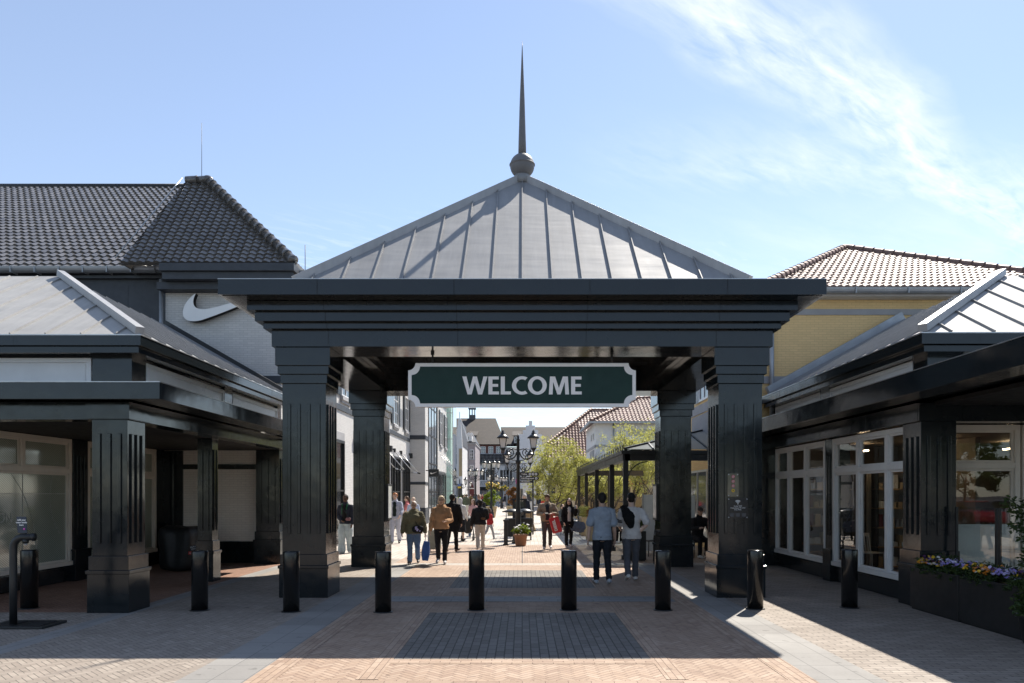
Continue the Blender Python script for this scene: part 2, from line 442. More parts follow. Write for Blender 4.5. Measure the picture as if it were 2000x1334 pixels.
# ------------------------------------------------------------------ roof helpers
def slope_frame(e0, e1, upv):
    e0, e1, upv = Vector(e0), Vector(e1), Vector(upv)
    u = (e1 - e0).normalized(); v = (upv - u * upv.dot(u)).normalized(); n = u.cross(v)
    if n.z < 0: n = -n
    return e0, u, v, n
def poly_range(poly, v):
    """u-extent of a convex polygon at height v"""
    us = []
    for i in range(len(poly)):
        (a, b), (c, d) = poly[i], poly[(i + 1) % len(poly)]
        if (b <= v <= d) or (d <= v <= b):
            us.append(a if abs(d - b) < 1e-9 else a + (c - a) * (v - b) / (d - b))
            if abs(d - b) < 1e-9: us.append(c)
    return (min(us), max(us)) if us else None
def tiles(mb, pts, tw=.25, th=.34, amp=.035, lift=.03, m=0, ns=6):
    """pantiled plane. pts: 3-D polygon, first edge = eave"""
    pts = [Vector(p) for p in pts]
    e0, u, v, n = slope_frame(pts[0], pts[1], pts[2] - pts[0])
    poly = [((p - e0).dot(u), (p - e0).dot(v)) for p in pts]
    vmax = max(q[1] for q in poly); rows = max(1, round(vmax / th)); th = vmax / rows
    umin = min(q[0] for q in poly); umax = max(q[0] for q in poly)
    rnd = random.Random(3)
    prof = []
    for i in range(ns + 1):
        a = i / ns
        prof.append((a, amp * (math.sin(math.pi * a / .62) if a < .62 else -.45 * math.sin(math.pi * (a - .62) / .38))))
    for r in range(rows):
        v0, v1 = r * th, (r + 1) * th + (.03 if r < rows - 1 else 0)
        ra = poly_range(poly, min(v0 + 1e-4, vmax)); rb = poly_range(poly, min(v1 - 1e-4, vmax - 1e-4))
        if not ra or not rb: continue
        k0 = int(math.floor((umin) / tw)); k1 = int(math.ceil(umax / tw))
        for k in range(k0, k1 + 1):
            a0, a1 = k * tw, (k + 1) * tw
            if a1 < ra[0] - .02 or a0 > ra[1] + .02: continue
            vs = []; top = []; lip = []
            for a, hh in prof:
                uu = a0 + a * tw
                ul = min(max(uu, ra[0]), ra[1]); ut = min(max(uu, rb[0]), rb[1])
                vs.append(e0 + u * ul + v * v0 + n * (hh + lift + .012))
                top.append(e0 + u * ut + v * v1 + n * (hh + .004))
                lip.append(e0 + u * ul + v * (v0 + .002) + n * (min(hh, 0) - .02))
            q = ns + 1
            fs = [(i, i + 1, q + i + 1, q + i) for i in range(ns)]
            mb.add(vs + top, fs, m, True, .05 + .9 * rnd.random())
            mb.add(vs + lip, [(i + 1, i, q + i, q + i + 1) for i in range(ns)], m, False, .1)
    # solid sheet beneath, 40 mm down
    base = [p - n * .03 for p in pts]
    mb.ext(base, -n * .05, m)
def ridge_tiles(mb, p, q, r=.11, step=.33, m=0):
    p, q = Vector(p), Vector(q); L = (q - p).length; k = max(1, round(L / step)); d = (q - p) / k
    for i in range(k):
        a = p + d * i; b = p + d * (i + 1.08)
        mb.tube([a, a + d * .12, b], [r * 1.16, r * 1.06, r * .92], 10, m)
def seams(mb, pts, step=.5, w=.018, h=.036, m=0, thick=.03, ms=None, phase=0, umid=None):
    """standing-seam sheet. pts: planar polygon with first edge = eave"""
    pts = [Vector(p) for p in pts]
    e0, u, v, n = slope_frame(pts[0], pts[1], pts[2] - pts[0])
    mb.ext(pts, -n * thick, m)
    poly = [((p - e0).dot(u), (p - e0).dot(v)) for p in pts]
    umin = min(q[0] for q in poly); umax = max(q[0] for q in poly)
    swap = [(b, a) for a, b in poly]
    mid = (umin + umax) / 2 if umid is None else umid
    k = int((umax - umin) / step) + 2
    for i in range(-k, k + 1):
        uu = mid + (i + phase) * step
        if not (umin + .06 < uu < umax - .06): continue
        rg = poly_range(swap, uu)
        if not rg or rg[1] - rg[0] < .15: continue
        a = e0 + u * uu + v * (rg[0] + .01) + n * (h / 2); b = e0 + u * uu + v * (rg[1] - .05) + n * (h / 2)
        mb.bar(a, b, w, h, n, ms if ms is not None else m)
# ------------------------------------------------------------------ light, sky, camera
SUN = Vector((.309, .572, .760)).normalized()
el = math.asin(SUN.z); az = math.atan2(SUN.x, SUN.y)
w = NT('World', True)
sky = w.n('ShaderNodeTexSky', sky_type='NISHITA'); sky.sun_disc = False
sky.sun_elevation = el; sky.sun_rotation = az; sky.air_density = 1.0; sky.dust_density = .15; sky.ozone_density = 3.6
d = w.sep(w.n('ShaderNodeTexCoord').outputs['Generated'])
zz = w.math('MAXIMUM', d[2], .04)
u = w.math('DIVIDE', d[0], zz); v = w.math('DIVIDE', d[1], zz)     # position on a high flat cloud layer
warp = w.math('MULTIPLY', w.math('SUBTRACT', w.noise(w.comb(u, v), 1.7, 4), .5), .26)
def linedist(ax, ay, bx, by):
    L = math.hypot(bx - ax, by - ay); nx, ny = -(by - ay) / L, (bx - ax) / L
    e = w.math('ADD', w.math('MULTIPLY', u, nx), w.math('MULTIPLY', v, ny))
    return w.math('ABSOLUTE', w.math('ADD', w.math('SUBTRACT', e, ax * nx + ay * ny), warp))
def along(ax, ay, bx, by):
    L = math.hypot(bx - ax, by - ay)
    e = w.math('ADD', w.math('MULTIPLY', u, (bx - ax) / L), w.math('MULTIPLY', v, (by - ay) / L))
    return w.math('SUBTRACT', e, (ax * (bx - ax) + ay * (by - ay)) / L)
wv = w.comb(w.math('ADD', w.math('MULTIPLY', u, 1.5), w.math('MULTIPLY', v, -1.9)), w.math('ADD', w.math('MULTIPLY', u, .55), w.math('MULTIPLY', v, .45)))
fib = w.noise(wv, 2.2, 8, .62, .6)
fine = w.noise(w.comb(w.math('ADD', w.math('MULTIPLY', u, -5.2), w.math('MULTIPLY', v, 6.0)), w.math('ADD', w.math('MULTIPLY', u, 1.5), w.math('MULTIPLY', v, 1.3))), 2.4, 9, .62, .5)
s1 = w.mapr(linedist(.383, 1.503, 1.903, 2.816), .0, .19, 1, 0)
tex = w.mapr(w.math('ADD', w.math('MULTIPLY', fib, .55), w.math('MULTIPLY', fine, .45)), .36, .66)
c1 = w.math('MULTIPLY', w.math('MULTIPLY', s1, tex), w.mapr(v, .9, 1.5, .6, .95))
s2 = w.mapr(linedist(.122, 2.20, 1.328, 2.32), .0, .34, 1, 0)
c2 = w.math('MULTIPLY', w.math('MULTIPLY', w.math('MULTIPLY', s2, w.mapr(u, .1, .8)), tex), .5)
# broad thin veil low on the right, a trace on the left
veil = w.math('MULTIPLY', w.mapr(w.math('ADD', u, w.math('MULTIPLY', fine, .6)), .2, 1.9), w.mapr(v, 1.9, 2.9))
c3 = w.math('MULTIPLY', w.math('MULTIPLY', veil, w.mapr(fib, .25, .7, .2, 1)), .30)
lv = w.math('MULTIPLY', w.math('MULTIPLY', w.mapr(v, 2.5, 3.4), w.mapr(fine, .48, .75)), .4)
cl = w.math('MAXIMUM', w.math('MAXIMUM', c1, c2), w.math('MAXIMUM', c3, lv), clamp=True)
cl = w.math('ADD', w.math('MULTIPLY', cl, .85), w.mapr(d[2], .03, .6, .22, .13))
skyc = w.mix(1.0, sky.outputs[0], (SKYTINT[0], SKYTINT[1], SKYTINT[2], 1), 'MULTIPLY') if 'SKYTINT' in globals() else sky.outputs[0]
skyc = w.mix(cl, skyc, (7.4, 7.6, 7.9, 1))
bg = w.n('ShaderNodeBackground'); w.link(skyc, bg.inputs[0]); bg.inputs[1].default_value = .098
wo = w.n('ShaderNodeOutputWorld'); w.link(bg.outputs[0], wo.inputs[0])

sl = bpy.data.lights.new('sun', 'SUN'); sl.energy = 5.0; sl.angle = R(.53); sl.color = (1, .93, .83)
so = bpy.data.objects.new('sun', sl); col.objects.link(so); so.location = (6, 12, 30)
so.rotation_euler = (-SUN).to_track_quat('-Z', 'Y').to_euler()

cam = bpy.data.cameras.new('camera'); co = bpy.data.objects.new('camera', cam); col.objects.link(co)
co.location = (0, 0, H); co.rotation_euler = (R(90), 0, 0)
cam.sensor_fit = 'HORIZONTAL'; cam.sensor_width = 36; cam.lens = 36 * F / 2000
cam.shift_x = -(CX - 1000) / 2000; cam.shift_y = (CY - 667) / 2000
cam.clip_start = .1; cam.clip_end = 3000
sc.camera = co
sc.view_settings.view_transform = 'Standard'; sc.view_settings.look = 'None'
sc.view_settings.exposure = 0.85; sc.view_settings.gamma = 1

# ------------------------------------------------------------------ ground
def sheet(name, rects, mat, z):
    mb = MB()
    for x0, x1, y0, y1 in rects: mb.add([(x0, y0, z), (x1, y0, z), (x1, y1, z), (x0, y1, z)], [(0, 1, 2, 3)])
    return struct(mb.build(name, mat, recalc=False))
sheet('ground', [(-700, 700, -500, 1500)], 'asphalt', -.03)
sheet('verge_grass', [(-120, 120, -120, -62)], 'grass', -.02)
sheet('plaza_paving_salmon', [(-2.66, 2.83, -14, 18.8)], 'p_salmon', 0)
sheet('plaza_border_courses', [(-2.66, -2.40, -14, 18.8), (2.57, 2.83, -14, 18.8), (-1.62, -1.40, 7.2, 12.36), (1.40, 1.62, 7.2, 12.36), (-1.62, -1.40, 13.09, 18.2), (1.40, 1.62, 13.09, 18.2)], 'p_salmon_run2', .004)
sheet('plaza_cross_courses', [(-1.40, 1.40, 7.86, 8.08), (-1.40, 1.40, 11.25, 11.9), (-1.40, 1.40, 13.5, 14.2), (-1.40, 1.40, 17.5, 18.2), (-2.40, 2.57, 6.86, 7.16)], 'p_salmon_run', .004)
sheet('plaza_grey_inset', [(-1.40, 1.40, 8.08, 11.25), (-1.40, 1.40, 14.2, 17.5), (-1.40, 1.40, 1, 6.6)], 'p_grey', .004)
sheet('plaza_cross_band', [(-2.40, 2.57, 12.4, 13.05)], 'p_slabx', .004)
sheet('plaza_slab_strip', [(-3.33, -2.66, -14, 18.8), (2.83, 3.50, -14, 18.8)], 'p_slab', 0)
sheet('side_paving', [(-5.86, -3.33, -14, 20.5)], 'p_brown', 0)
sheet('side_slab_strip', [(-6.16, -5.86, -14, 19.5)], 'p_slab', 0)
sheet('porch_paving', [(-12, -6.16, -14, 11.3), ], 'p_brown', 0)
sheet('porch_paving_red', [(-9.4, -6.16, 11.3, 19.5)], 'p_porch', 0)
sheet('shop_side_paving', [(3.50, 13, -14, 18.8)], 'p_brown_run', 0)
sheet('street_band', [(-3.33, 6.5, 18.8, 19.35)], 'p_light', 0)
sheet('street_paving_near', [(-3.33, 6.5, 19.35, 26.2)], 'p_salmon_run2', 0)
sheet('street_band_far', [(-6.7, 6.5, 26.2, 26.7)], 'p_light', 0)
sheet('street_paving', [(-6.7, -3.33, 20.5, 26.2), (-8, 9, 26.7, 150)], 'p_street', 0)
# slot drain running up the middle of the street
mb = MB(); mb.box(-.012, .012, 19.4, 26.1, -.02, .006); struct(mb.build('street_drain_slot', 'black'))

# ------------------------------------------------------------------ the gate
GX = 0.0
SH = .757                                  # shaft width
PXL, PXR = -4.175, 4.175                   # outer faces of shafts
YF, YR = 12.92, 18.35
gate = thing('entrance_gate', 'glossy black entrance gate with four fluted pillars and grey zinc pyramid roof', 'gate', (0, 16, 0))
def fluted_pillar(parent, cx, cy, w, z0, plinth, zc, ztop, caps, ribs, rz0, rz1, pl_out=.045):
    """plinth > shaft with raised flutes > stepped capital"""
    h = w / 2
    mb = MB(); mb.box(cx - h, cx + h, cy - h, cy + h, plinth + .0, zc)
    rw = .052
    for k in range(ribs):
        a = -h + w * (k + .72) / (ribs + .44)
        for sx, sy in ((0, -1), (0, 1), (1, 0), (-1, 0)):
            if sy: mb.box(cx + a - rw / 2, cx + a + rw / 2, cy + sy * h - .001 * sy, cy + sy * (h + .026), rz0, rz1)
            else: mb.box(cx + sx * h - .001 * sx, cx + sx * (h + .026), cy + a - rw / 2, cy + a + rw / 2, rz0, rz1)
    p = mb.build('pillar', 'clad', parent, .005)
    mb = MB(); q = h + pl_out
    b0 = plinth * .75
    mb.box(cx - q, cx + q, cy - q, cy + q, z0, b0 - .055)
    mb.box(cx - q - .018, cx + q + .018, cy - q - .018, cy + q + .018, b0 - .055, b0)
    mb.box(cx - q + .014, cx + q - .014, cy - q + .014, cy + q - .014, b0, plinth)
    mb.build('plinth', 'clad', p, .005)
    mb = MB(); z = zc
    for o, zt in caps:
        mb.box(cx - h - o, cx + h + o, cy - h - o, cy + h + o, z + .006, zt); mb.box(cx - h - o + .012, cx + h + o - .012, cy - h - o + .012, cy + h + o - .012, z, z + .006)
        z = zt
    mb.build('capital', 'clad', p, .004)
    return p
caps = [(.026, 3.875), (.063, 4.02), (.096, 4.335)]
for cx in (PXL + SH / 2, PXR - SH / 2):
    for cy in (YF + SH / 2, YR + SH / 2):
        fluted_pillar(gate, cx, cy, SH, 0, .75, 3.72, 4.34, caps, 4, 1.11, 3.37)
def rect(o):
    return PXL - o, PXR + o, YF - o, YR + SH + o
tiers = [(.14, 4.341, 4.62, .82 + .14), (.247, 4.628, 4.725, .95 + .247), (.353, 4.733, 4.886, 1.05 + .353), (.451, 4.894, 5.044, 1.15 + .451)]
mb = MB()
for o, z0, z1, th in tiers:
    x0, x1, y0, y1 = rect(o); mb.ring(x0, x1, y0, y1, z0, z1, th, th)
    mb.ring(x0 + .02, x1 - .02, y0 + .02, y1 - .02, z1, z1 + .008, th - .04, th - .04)
# ceiling boards inside
x0, x1, y0, y1 = rect(-1.0); mb.box(x0, x1, y0, y1, 5.0, 5.04)
JX = (-3.35, -1.115, 1.105, 3.355)            # vertical panel joints
for jx in JX:
    for o, z0, z1, th in tiers: mb.box(jx * .995 - .003, jx * .995 + .003, YF - o - .0025, YF - o + .01, z0 + .004, z1, 1)
mb.build('entablature', ['clad', 'joint'], gate)
mb = MB(); x0, x1, y0, y1 = rect(.796)
mb.ring(x0, x1, y0, y1, 5.06, 5.312, .05, .05)
for jx in JX: mb.box(jx - .004, jx + .004, YF - .796 - .0025, YF - .79, 5.065, 5.31, 1)
for jy in (14.3, 16.0, 17.7):
    for sx in (-1, 1):
        X = sx * (PXR + .796); mb.box(X - .0025, X + .0025, jy - .004, jy + .004, 5.065, 5.31, 1)
mb.build('cornice_fascia', ['clad', 'joint'], gate)
mb = MB()
k = 6
for i in range(k):                          # soffit boards
    a = .796 - .052 - (i) * .05
    xa0, xa1, ya0, ya1 = rect(a); mb.ring(xa0, xa1, ya0, ya1, 5.052, 5.075, .046, .046)
mb.build('cornice_soffit', 'clad', gate)
mb = MB(); x0, x1, y0, y1 = rect(.80); mb.ring(x0, x1, y0, y1, 5.312, 5.322, 1.35, .6); mb.build('cornice_flashing', 'alu', gate)
# pyramid roof
RB = (-3.77, 3.77, 12.30, 19.90); ZB = 5.30; AP = Vector((0, 16.1, 8.64))
c4 = [Vector((RB[0], RB[2], ZB)), Vector((RB[1], RB[2], ZB)), Vector((RB[1], RB[3], ZB)), Vector((RB[0], RB[3], ZB))]
mb = MB()
for i in range(4):
    a, b = c4[i], c4[(i + 1) % 4]
    seams(mb, [a, b, AP], step=.5, h=.035, w=.016, thick=.05)
roof = mb.build('roof', 'zinc', gate)
mb = MB()
for i in range(4):
    d = AP - c4[i]; up = Vector((0, 0, 1))
    mb.bar(c4[i] + up * .05, AP + up * .05 - d.normalized() * .05, .10, .14, up)
mb.build('hip_cap', 'zinc_side', roof)
fin = MB(); fin.lathe([(.20, 8.50), (.20, 8.63), (.17, 8.66), (.17, 8.70)], (0, 16.1, 0), 24)
fo = fin.build('finial', 'zinc', gate)
prof = [(.265 * math.cos(a), 8.915 + .262 * math.sin(a)) for a in [R(q) for q in range(-70, 91, 8)]]
prof = [(max(r, .002), z) for r, z in prof]
prof2 = []
for r, z in prof:
    prof2.append((r, z))
    if abs(z - 8.915) < .012: prof2 += [(r + .014, z + .004), (r + .014, z + .02), (r, z + .022)]
mb = MB(); mb.lathe(prof2, (0, 16.1, 0), 28); mb.build('finial_ball', 'spire', fo)
mb = MB(); mb.lathe([(.088, 9.13), (.080, 9.5), (.056, 10.3), (.030, 10.95), (.010, 11.45), (.002, 11.64)], (0, 16.1, 0), 12); mb.build('spire', 'spire', fo)

# ------------------------------------------------------------------ welcome sign
Ys = 13.3
sgn = thing('welcome_sign', 'dark green WELCOME board with notched corners hanging under the gate', 'sign', (px(1019, 752, Ys)))
def notched(x0, x1, z0, z1, r, y, n=8):
    pts = []
    for cx, cz, a0 in ((x0, z0, 90), (x1, z0, 180), (x1, z1, 270), (x0, z1, 0)):
        for i in range(n + 1):
            a = R(a0 - 90 * i / n); pts.append(Vector((cx + r * math.cos(a), y, cz + r * math.sin(a))))
    return pts
A, B = px(797, 795, Ys), px(1242, 709, Ys)
mb = MB(); mb.ext(notched(A.x, B.x, A.z, B.z, .13, Ys), (0, .09, 0)); mb.build('border', 'sign_white', sgn, .006)
e = .065
mb = MB(); mb.ext(notched(A.x + e, B.x - e, A.z + e, B.z - e, .15, Ys - .006), (0, .012, 0)); mb.build('panel', 'sign_green', sgn)
def stroke_letters():
    """bold humanist capitals as closed outlines; unit cap height; returns list of (polygons, advance)"""
    t = .20
    E = [[(0, 0), (.52, 0), (.52, .165), (t, .165), (t, .425), (.48, .425), (.48, .585), (t, .585), (t, .835), (.51, .835), (.51, 1), (0, 1)]]
    Lt = [[(0, 0), (.50, 0), (.50, .17), (t, .17), (t, 1), (0, 1)]]
    W = [[(.26, 0), (.46, 0), (.62, .66), (.78, 0), (.98, 0), (1.24, 1), (1.04, 1), (.885, .30), (.72, 1), (.525, 1), (.36, .30), (.205, 1), (0, 1)]]
    Mm = [[(0, 0), (.19, 0), (.215, .70), (.42, 0), (.58, 0), (.785, .70), (.81, 0), (1.0, 0), (.94, 1), (.69, 1), (.50, .36), (.31, 1), (.06, 1)]]
    def ringpoly(a0, a1, rx, ry, cx, cy, tx, ty, n=40):
        o = [(cx + rx * math.cos(R(a0 + (a1 - a0) * i / n)), cy + ry * math.sin(R(a0 + (a1 - a0) * i / n))) for i in range(n + 1)]
        q = [(cx + (rx - tx) * math.cos(R(a0 + (a1 - a0) * i / n)), cy + (ry - ty) * math.sin(R(a0 + (a1 - a0) * i / n))) for i in range(n + 1)]
        return [[o[i], o[i + 1], q[i + 1], q[i]] for i in range(n)]
    O = ringpoly(0, 360, .465, .515, .465, .5, .21, .165)
    C = ringpoly(58, 302, .50, .515, .50, .5, .21, .17)
    return [(W, 1.285), (E, .61), (Lt, .55), (C, .785), (O, 1.03), (Mm, 1.10), (E, .52)]
mb = MB(); cap = (770 - 735) / F * Ys; xx = px(903, 0, Ys).x; tot = sum(a for _, a in stroke_letters()); kx = (px(1136, 0, Ys).x - xx) / tot; zb_ = px(0, 770.5, Ys).z; yl = Ys - .0095
for polys, adv in stroke_letters():
    for pl_ in polys: mb.ext([(xx + q[0] * kx, yl, zb_ + q[1] * cap) for q in pl_], (0, .006, 0))
    xx += adv * kx
mb.build('lettering', 'letter', sgn)
for hx in (845, 1195):
    mb = MB()
    p = px(hx, 700, Ys + .04); mb.tube([(p.x, Ys + .04, B.z - .02), (p.x, Ys + .04, 4.36)], .016, 8)
    mb.box(p.x - .03, p.x + .03, Ys + .01, Ys + .07, 4.30, 4.342)
    mb.build('hanger', 'satin', sgn)

# ------------------------------------------------------------------ bollards
def bollard(loc, label):
    t = thing('bollard', label, 'bollard', loc, 'row of black bollards across the entrance')
    mb = MB(); mb.lathe([(.122, .0), (.122, .905), (.119, .917), (.113, .923), (.02, .926)], loc, 32)
    mb.build('post', 'bollard', t)
    mb = MB(); mb.lathe([(.150, .0), (.150, .008), (.126, .014)], loc, 24); mb.build('ground_collar', 'satin', t)
    return t
bpos = [(384.5, 1194), (565, 1196.5), (746, 1197.5), (930, 1193.5), (1112, 1193.5), (1297, 1193.5), (1479, 1191), (1664.5, 1188.5)]
blab = ['black bollard between the left shop pillar and the gate, in front of the covered object',
        'black bollard in front of the left front gate pillar',
        'black bollard left of the walkway, in front of the left rear gate pillar',
        'black bollard at the left edge of the grey inset below the WELCOME sign',
        'black bollard in the walkway just left of the two men walking away',
        'black bollard just right of the man in the white T-shirt, before the rear right pillar',
        'black bollard in front of the pillar with the WiFi board, half in sunlight',
        'black bollard before the white framed windows of the right shop']
b0 = None
for (x, y), lb in zip(bpos, blab):
    g = gnd(x, y); g.y += .1
    if b0 is None: b0 = bollard(g, lb)
    else:
        c = copy_tree(b0); c.location = g; c['label'] = lb
c = copy_tree(b0); c.location = gnd(49, 1190) + Vector((0, .1, 0)); c['label'] = 'black bollard behind the water tap stand at the left shop window'

# ------------------------------------------------------------------ shops either side
def shop_window(parent, X, s, y0, y1, z0, z1, zt, cols, fill, fm='cream', plane='x', lower=None, cols_low=None):
    """s = direction the window faces. frame = part, panes = sub-parts"""
    d = .10; fw = .085
    def bx(mb, a0, a1, b0, b1, e0, e1):
        if plane == 'x': mb.box(X + s * e0, X + s * e1, a0, a1, b0, b1)
        else: mb.box(a0, a1, X + s * e0, X + s * e1, b0, b1)
    mb = MB()
    bx(mb, y0, y1, z0, z0 + fw, 0, d + .03); bx(mb, y0, y1, z1 - fw, z1, 0, d)
    bx(mb, y0, y0 + fw, z0 + fw, z1 - fw, 0, d); bx(mb, y1 - fw, y1, z0 + fw, z1 - fw, 0, d)
    L = y1 - y0
    ys = [y0] + [y0 + L * c for c in cols] + [y1]
    low = ys if cols_low is None else [y0] + [y0 + L * c for c in cols_low] + [y1]
    bx(mb, y0 + fw, y1 - fw, zt - .05, zt + .05, 0, d - .004)
    for c in ys[1:-1]: bx(mb, c - .055, c + .055, zt + .05, z1 - fw, 0, d - .002)
    for c in low[1:-1]: bx(mb, c - .055, c + .055, z0 + fw, zt - .05, 0, d - .002)
    # inner sash lines
    for seq, za, zb in ((ys, zt + .05, z1 - fw), (low, z0 + fw, zt - .05)):
        for i in range(len(seq) - 1):
            a, b = seq[i] + (fw if i == 0 else .055), seq[i + 1] - (fw if i == len(seq) - 2 else .055)
            for q in ((a, a + .04, za, zb), (b - .04, b, za, zb), (a + .04, b - .04, za, za + .04), (a + .04, b - .04, zb - .04, zb)): bx(mb, *q, .02, d - .035)
    f = mb.build('window_frame', fm, parent, .004)
    for seq, za, zb, isl in ((ys, zt + .05, z1 - fw, 0), (low, z0 + fw, zt - .05, 1)):
        for i in range(len(seq) - 1):
            a, b = seq[i] + .06, seq[i + 1] - .06
            mb = MB(); bx(mb, a, b, za + .02, zb - .02, .034, .040); mb.build('pane', fill, f)
            if isl and lower:
                mb = MB(); bx(mb, a, b, za + .02, lower, .018, .024); mb.build('frosted_film', 'frost', f)
    return f

def canopy(parent, x0, x1, y0, y1, zb, zt, sides, bxo):
    """flat porch roof: sheet, fascia boards, soffit boards, beam set back underneath"""
    mb = MB(); mb.box(x0 + .06, x1 - .06, y0 + .06, y1 - .06, zb + .06, zt - .02)
    c = mb.build('canopy_roof', 'clad', parent)
    mb = MB(); mb.ring(x0, x1, y0, y1, zb, zt, .06, .06); mb.build('fascia', 'clad', c, .004)
    mb = MB(); mb.ring(x0 - .01, x1 + .01, y0 - .01, y1 + .01, zt, zt + .012, .12, .12); mb.build('edge_trim', 'alu', c)
    mb = MB()
    n = 7
    for i in range(n):
        a = .065 + i * .075; mb.ring(x0 + a, x1 - a, y0 + a, y1 - a, zb + .03, zb + .055, .068, .068)
    mb.build('soffit', 'clad', c)
    return c

# ---- left shop
ls = thing('corner_shop', 'black clad left shop with porch, hatched windows and pale zinc hipped roof', 'shop', (-8, 14, 0))
canopy(ls, -15, -5.3, 10.85, 19.4, 3.19, 3.435, 'fr', 0)
mb = MB()                                    # beam under the soffit
mb.box(-5.95 - .34, -5.95, 11.26, 19.3, 2.93, 3.20); mb.box(-15, -6.29, 11.26, 11.60, 2.93, 3.20)
for jy in (13.2, 15.2, 17.3): mb.box(-5.952, -5.947, jy - .004, jy + .004, 2.94, 3.2)
mb.build('beam', 'clad', ls, .004)
mb = MB(); mb.box(-9.3, -6.3, 11.62, 19.38, 2.94, 3.0); mb.build('porch_ceiling', 'black', ls)
pl = fluted_pillar(ls, -6.265, 11.54, .535, 0, .86, 2.93, 3.2, [(.04, 2.935), (.06, 3.19)], 3, 1.05, 2.72, .05)
fluted_pillar(ls, -6.53, 15.42, .30, 0, .84, 2.93, 2.94, [(.02, 2.94)], 2, 1.05, 2.72, .04)
fluted_pillar(ls, -6.56, 19.42, .60, 0, .84, 2.93, 2.94, [(.02, 2.94)], 3, 1.05, 2.72, .04)
# facade with hatched windows (faces the porch)
FX = -9.40
mb = MB(); mb.box(FX - .5, FX, 11.6, 19.6, .0, .34); mb.box(FX - .5, FX, 11.6, 19.6, 2.93, 3.2); mb.box(FX - .5, FX, 15.36, 15.86, .34, 2.93); mb.box(FX - .5, FX, 18.9, 19.6, .34, 2.93); mb.box(FX - .5, FX, 11.3, 11.7, .34, 2.93)
mb.box(FX, FX + .06, 11.6, 15.34, .02, .30); mb.box(FX, FX + .06, 15.88, 18.9, .02, .30)
mb.box(FX, FX + .12, 15.36, 15.86, .3, 2.93); mb.box(FX, FX + .18, 15.32, 15.90, .0, .62); mb.box(FX, FX + .2, 15.3, 15.92, .62, .66)
for k in range(3): mb.box(FX + .12, FX + .14, 15.45 + k * .13, 15.49 + k * .13, .95, 2.6)
mb.build('facade_wall', 'clad', ls, .004)
w1 = shop_window(ls, FX + .0, 1, 11.75, 15.34, .34, 2.93, 2.27, [.585], 'film', 'cream', cols_low=[.02])
w2 = shop_window(ls, FX + .0, 1, 15.9, 18.88, .34, 2.93, 2.27, [.5], 'film', 'cream', cols_low=[.5])
mb = MB()                                    # circle and hairlines printed on the film
X = FX + .044
def arc(mb, X, cy, cz, r, a0, a1, n=24, t=.006):
    pts = [(X, cy + r * math.cos(R(a0 + (a1 - a0) * i / n)), cz + r * math.sin(R(a0 + (a1 - a0) * i / n))) for i in range(n + 1)]
    for p, q in zip(pts, pts[1:]): mb.bar(p, q, .004, t, (0, 0, 1) if abs(p[2] - q[2]) < abs(p[1] - q[1]) else (0, 1, 0))
arc(mb, X, 15.75, 1.75, 1.05, 138, 225); arc(mb, X, 12.2, .6, 2.1, -10, 48)
mb.box(X - .002, X + .002, 11.9, 15.2, 1.80, 1.812); mb.box(X - .002, X + .002, 13.9, 13.912, .45, 2.2)
mb.build('film_linework', 'filmline', w1)
text('ON', .26, 'filmline', w1, (FX + .046, 13.42, 1.36), (0, 1, 0), (0, 0, 1), .002)
# back wall of the porch
mb = MB(); mb.box(-9.4, -6.86, 19.5, 19.8, .58, 3.2)
mb.build('back_wall', 'cream_brick', ls)
mb = MB(); mb.box(-9.4, -6.86, 19.46, 19.5, 0, .56); mb.box(-9.4, -6.86, 19.47, 19.52, 2.45, 2.58); mb.box(-9.4, -8.9, 19.44, 19.5, .56, 2.93); mb.build('wall_band', 'clad', ls)
# upper storey
CXL = -6.36
mb = MB(); mb.box(-15, CXL, 12.05, 19.3, 3.43, 4.1)
for y0, y1 in ((12.05, 12.45), (15.75, 16.15), (19.15, 19.35)): mb.box(CXL, CXL + .05, y0, y1, 3.45, 4.05)
mb.box(-6.95, CXL + .05, 12.0, 12.05, 3.45, 4.08)
mb.build('upper_wall', 'clad', ls, .004)
def wpanel(parent, X, s, a0, a1, z0, z1, plane='x'):
    mb = MB()
    def bx(a0, a1, z0, z1, e0, e1):
        if plane == 'x': mb.box(X + s * e0, X + s * e1, a0, a1, z0, z1)
        else: mb.box(a0, a1, X + s * e0, X + s * e1, z0, z1)
    bx(a0, a1, z0, z1, 0, .03); f = .075
    bx(a0, a1, z1 - f, z1, .03, .055); bx(a0, a1, z0, z0 + f, .03, .055); bx(a0, a0 + f, z0 + f, z1 - f, .03, .055); bx(a1 - f, a1, z0 + f, z1 - f, .03, .055)
    bx(a0 + f + .02, a1 - f - .02, z0 + f + .02, z1 - f - .02, .03, .038)
    return mb.build('white_panel', 'white_panel', parent, .004)
wpanel(ls, CXL, 1, 12.47, 15.73, 3.46, 4.0); wpanel(ls, CXL, 1, 16.17, 19.13, 3.46, 4.0)
wpanel(ls, 12.05, -1, -9.9, -6.97, 3.46, 4.0, 'y'); wpanel(ls, 12.05, -1, -14, -10.2, 3.46, 4.0, 'y')
EX, EY, EZ = -6.0, 11.67, 4.30
mb = MB(); mb.box(-15, EX, EY, 19.4, EZ - .16, EZ - .005)
mb.box(-15, EX - .06, EY + .06, 19.4, EZ - .265, EZ - .167)
for jx in (-8.0, -7.95, -10.3): mb.box(jx - .004, jx + .004, EY - .0025, EY, EZ - .155, EZ - .01)
for jy in (13.6, 15.7, 17.8): mb.box(EX, EX + .0025, jy - .004, jy + .004, EZ - .155, EZ - .01)
mb.build('eaves', 'clad', ls, .004)
mb = MB(); mb.ring(-15, EX + .012, EY - .012, 19.4, EZ - .005, EZ + .012, .1, .1); mb.build('eaves_trim', 'alu', ls)
dd = 3.33; ZR = 6.2
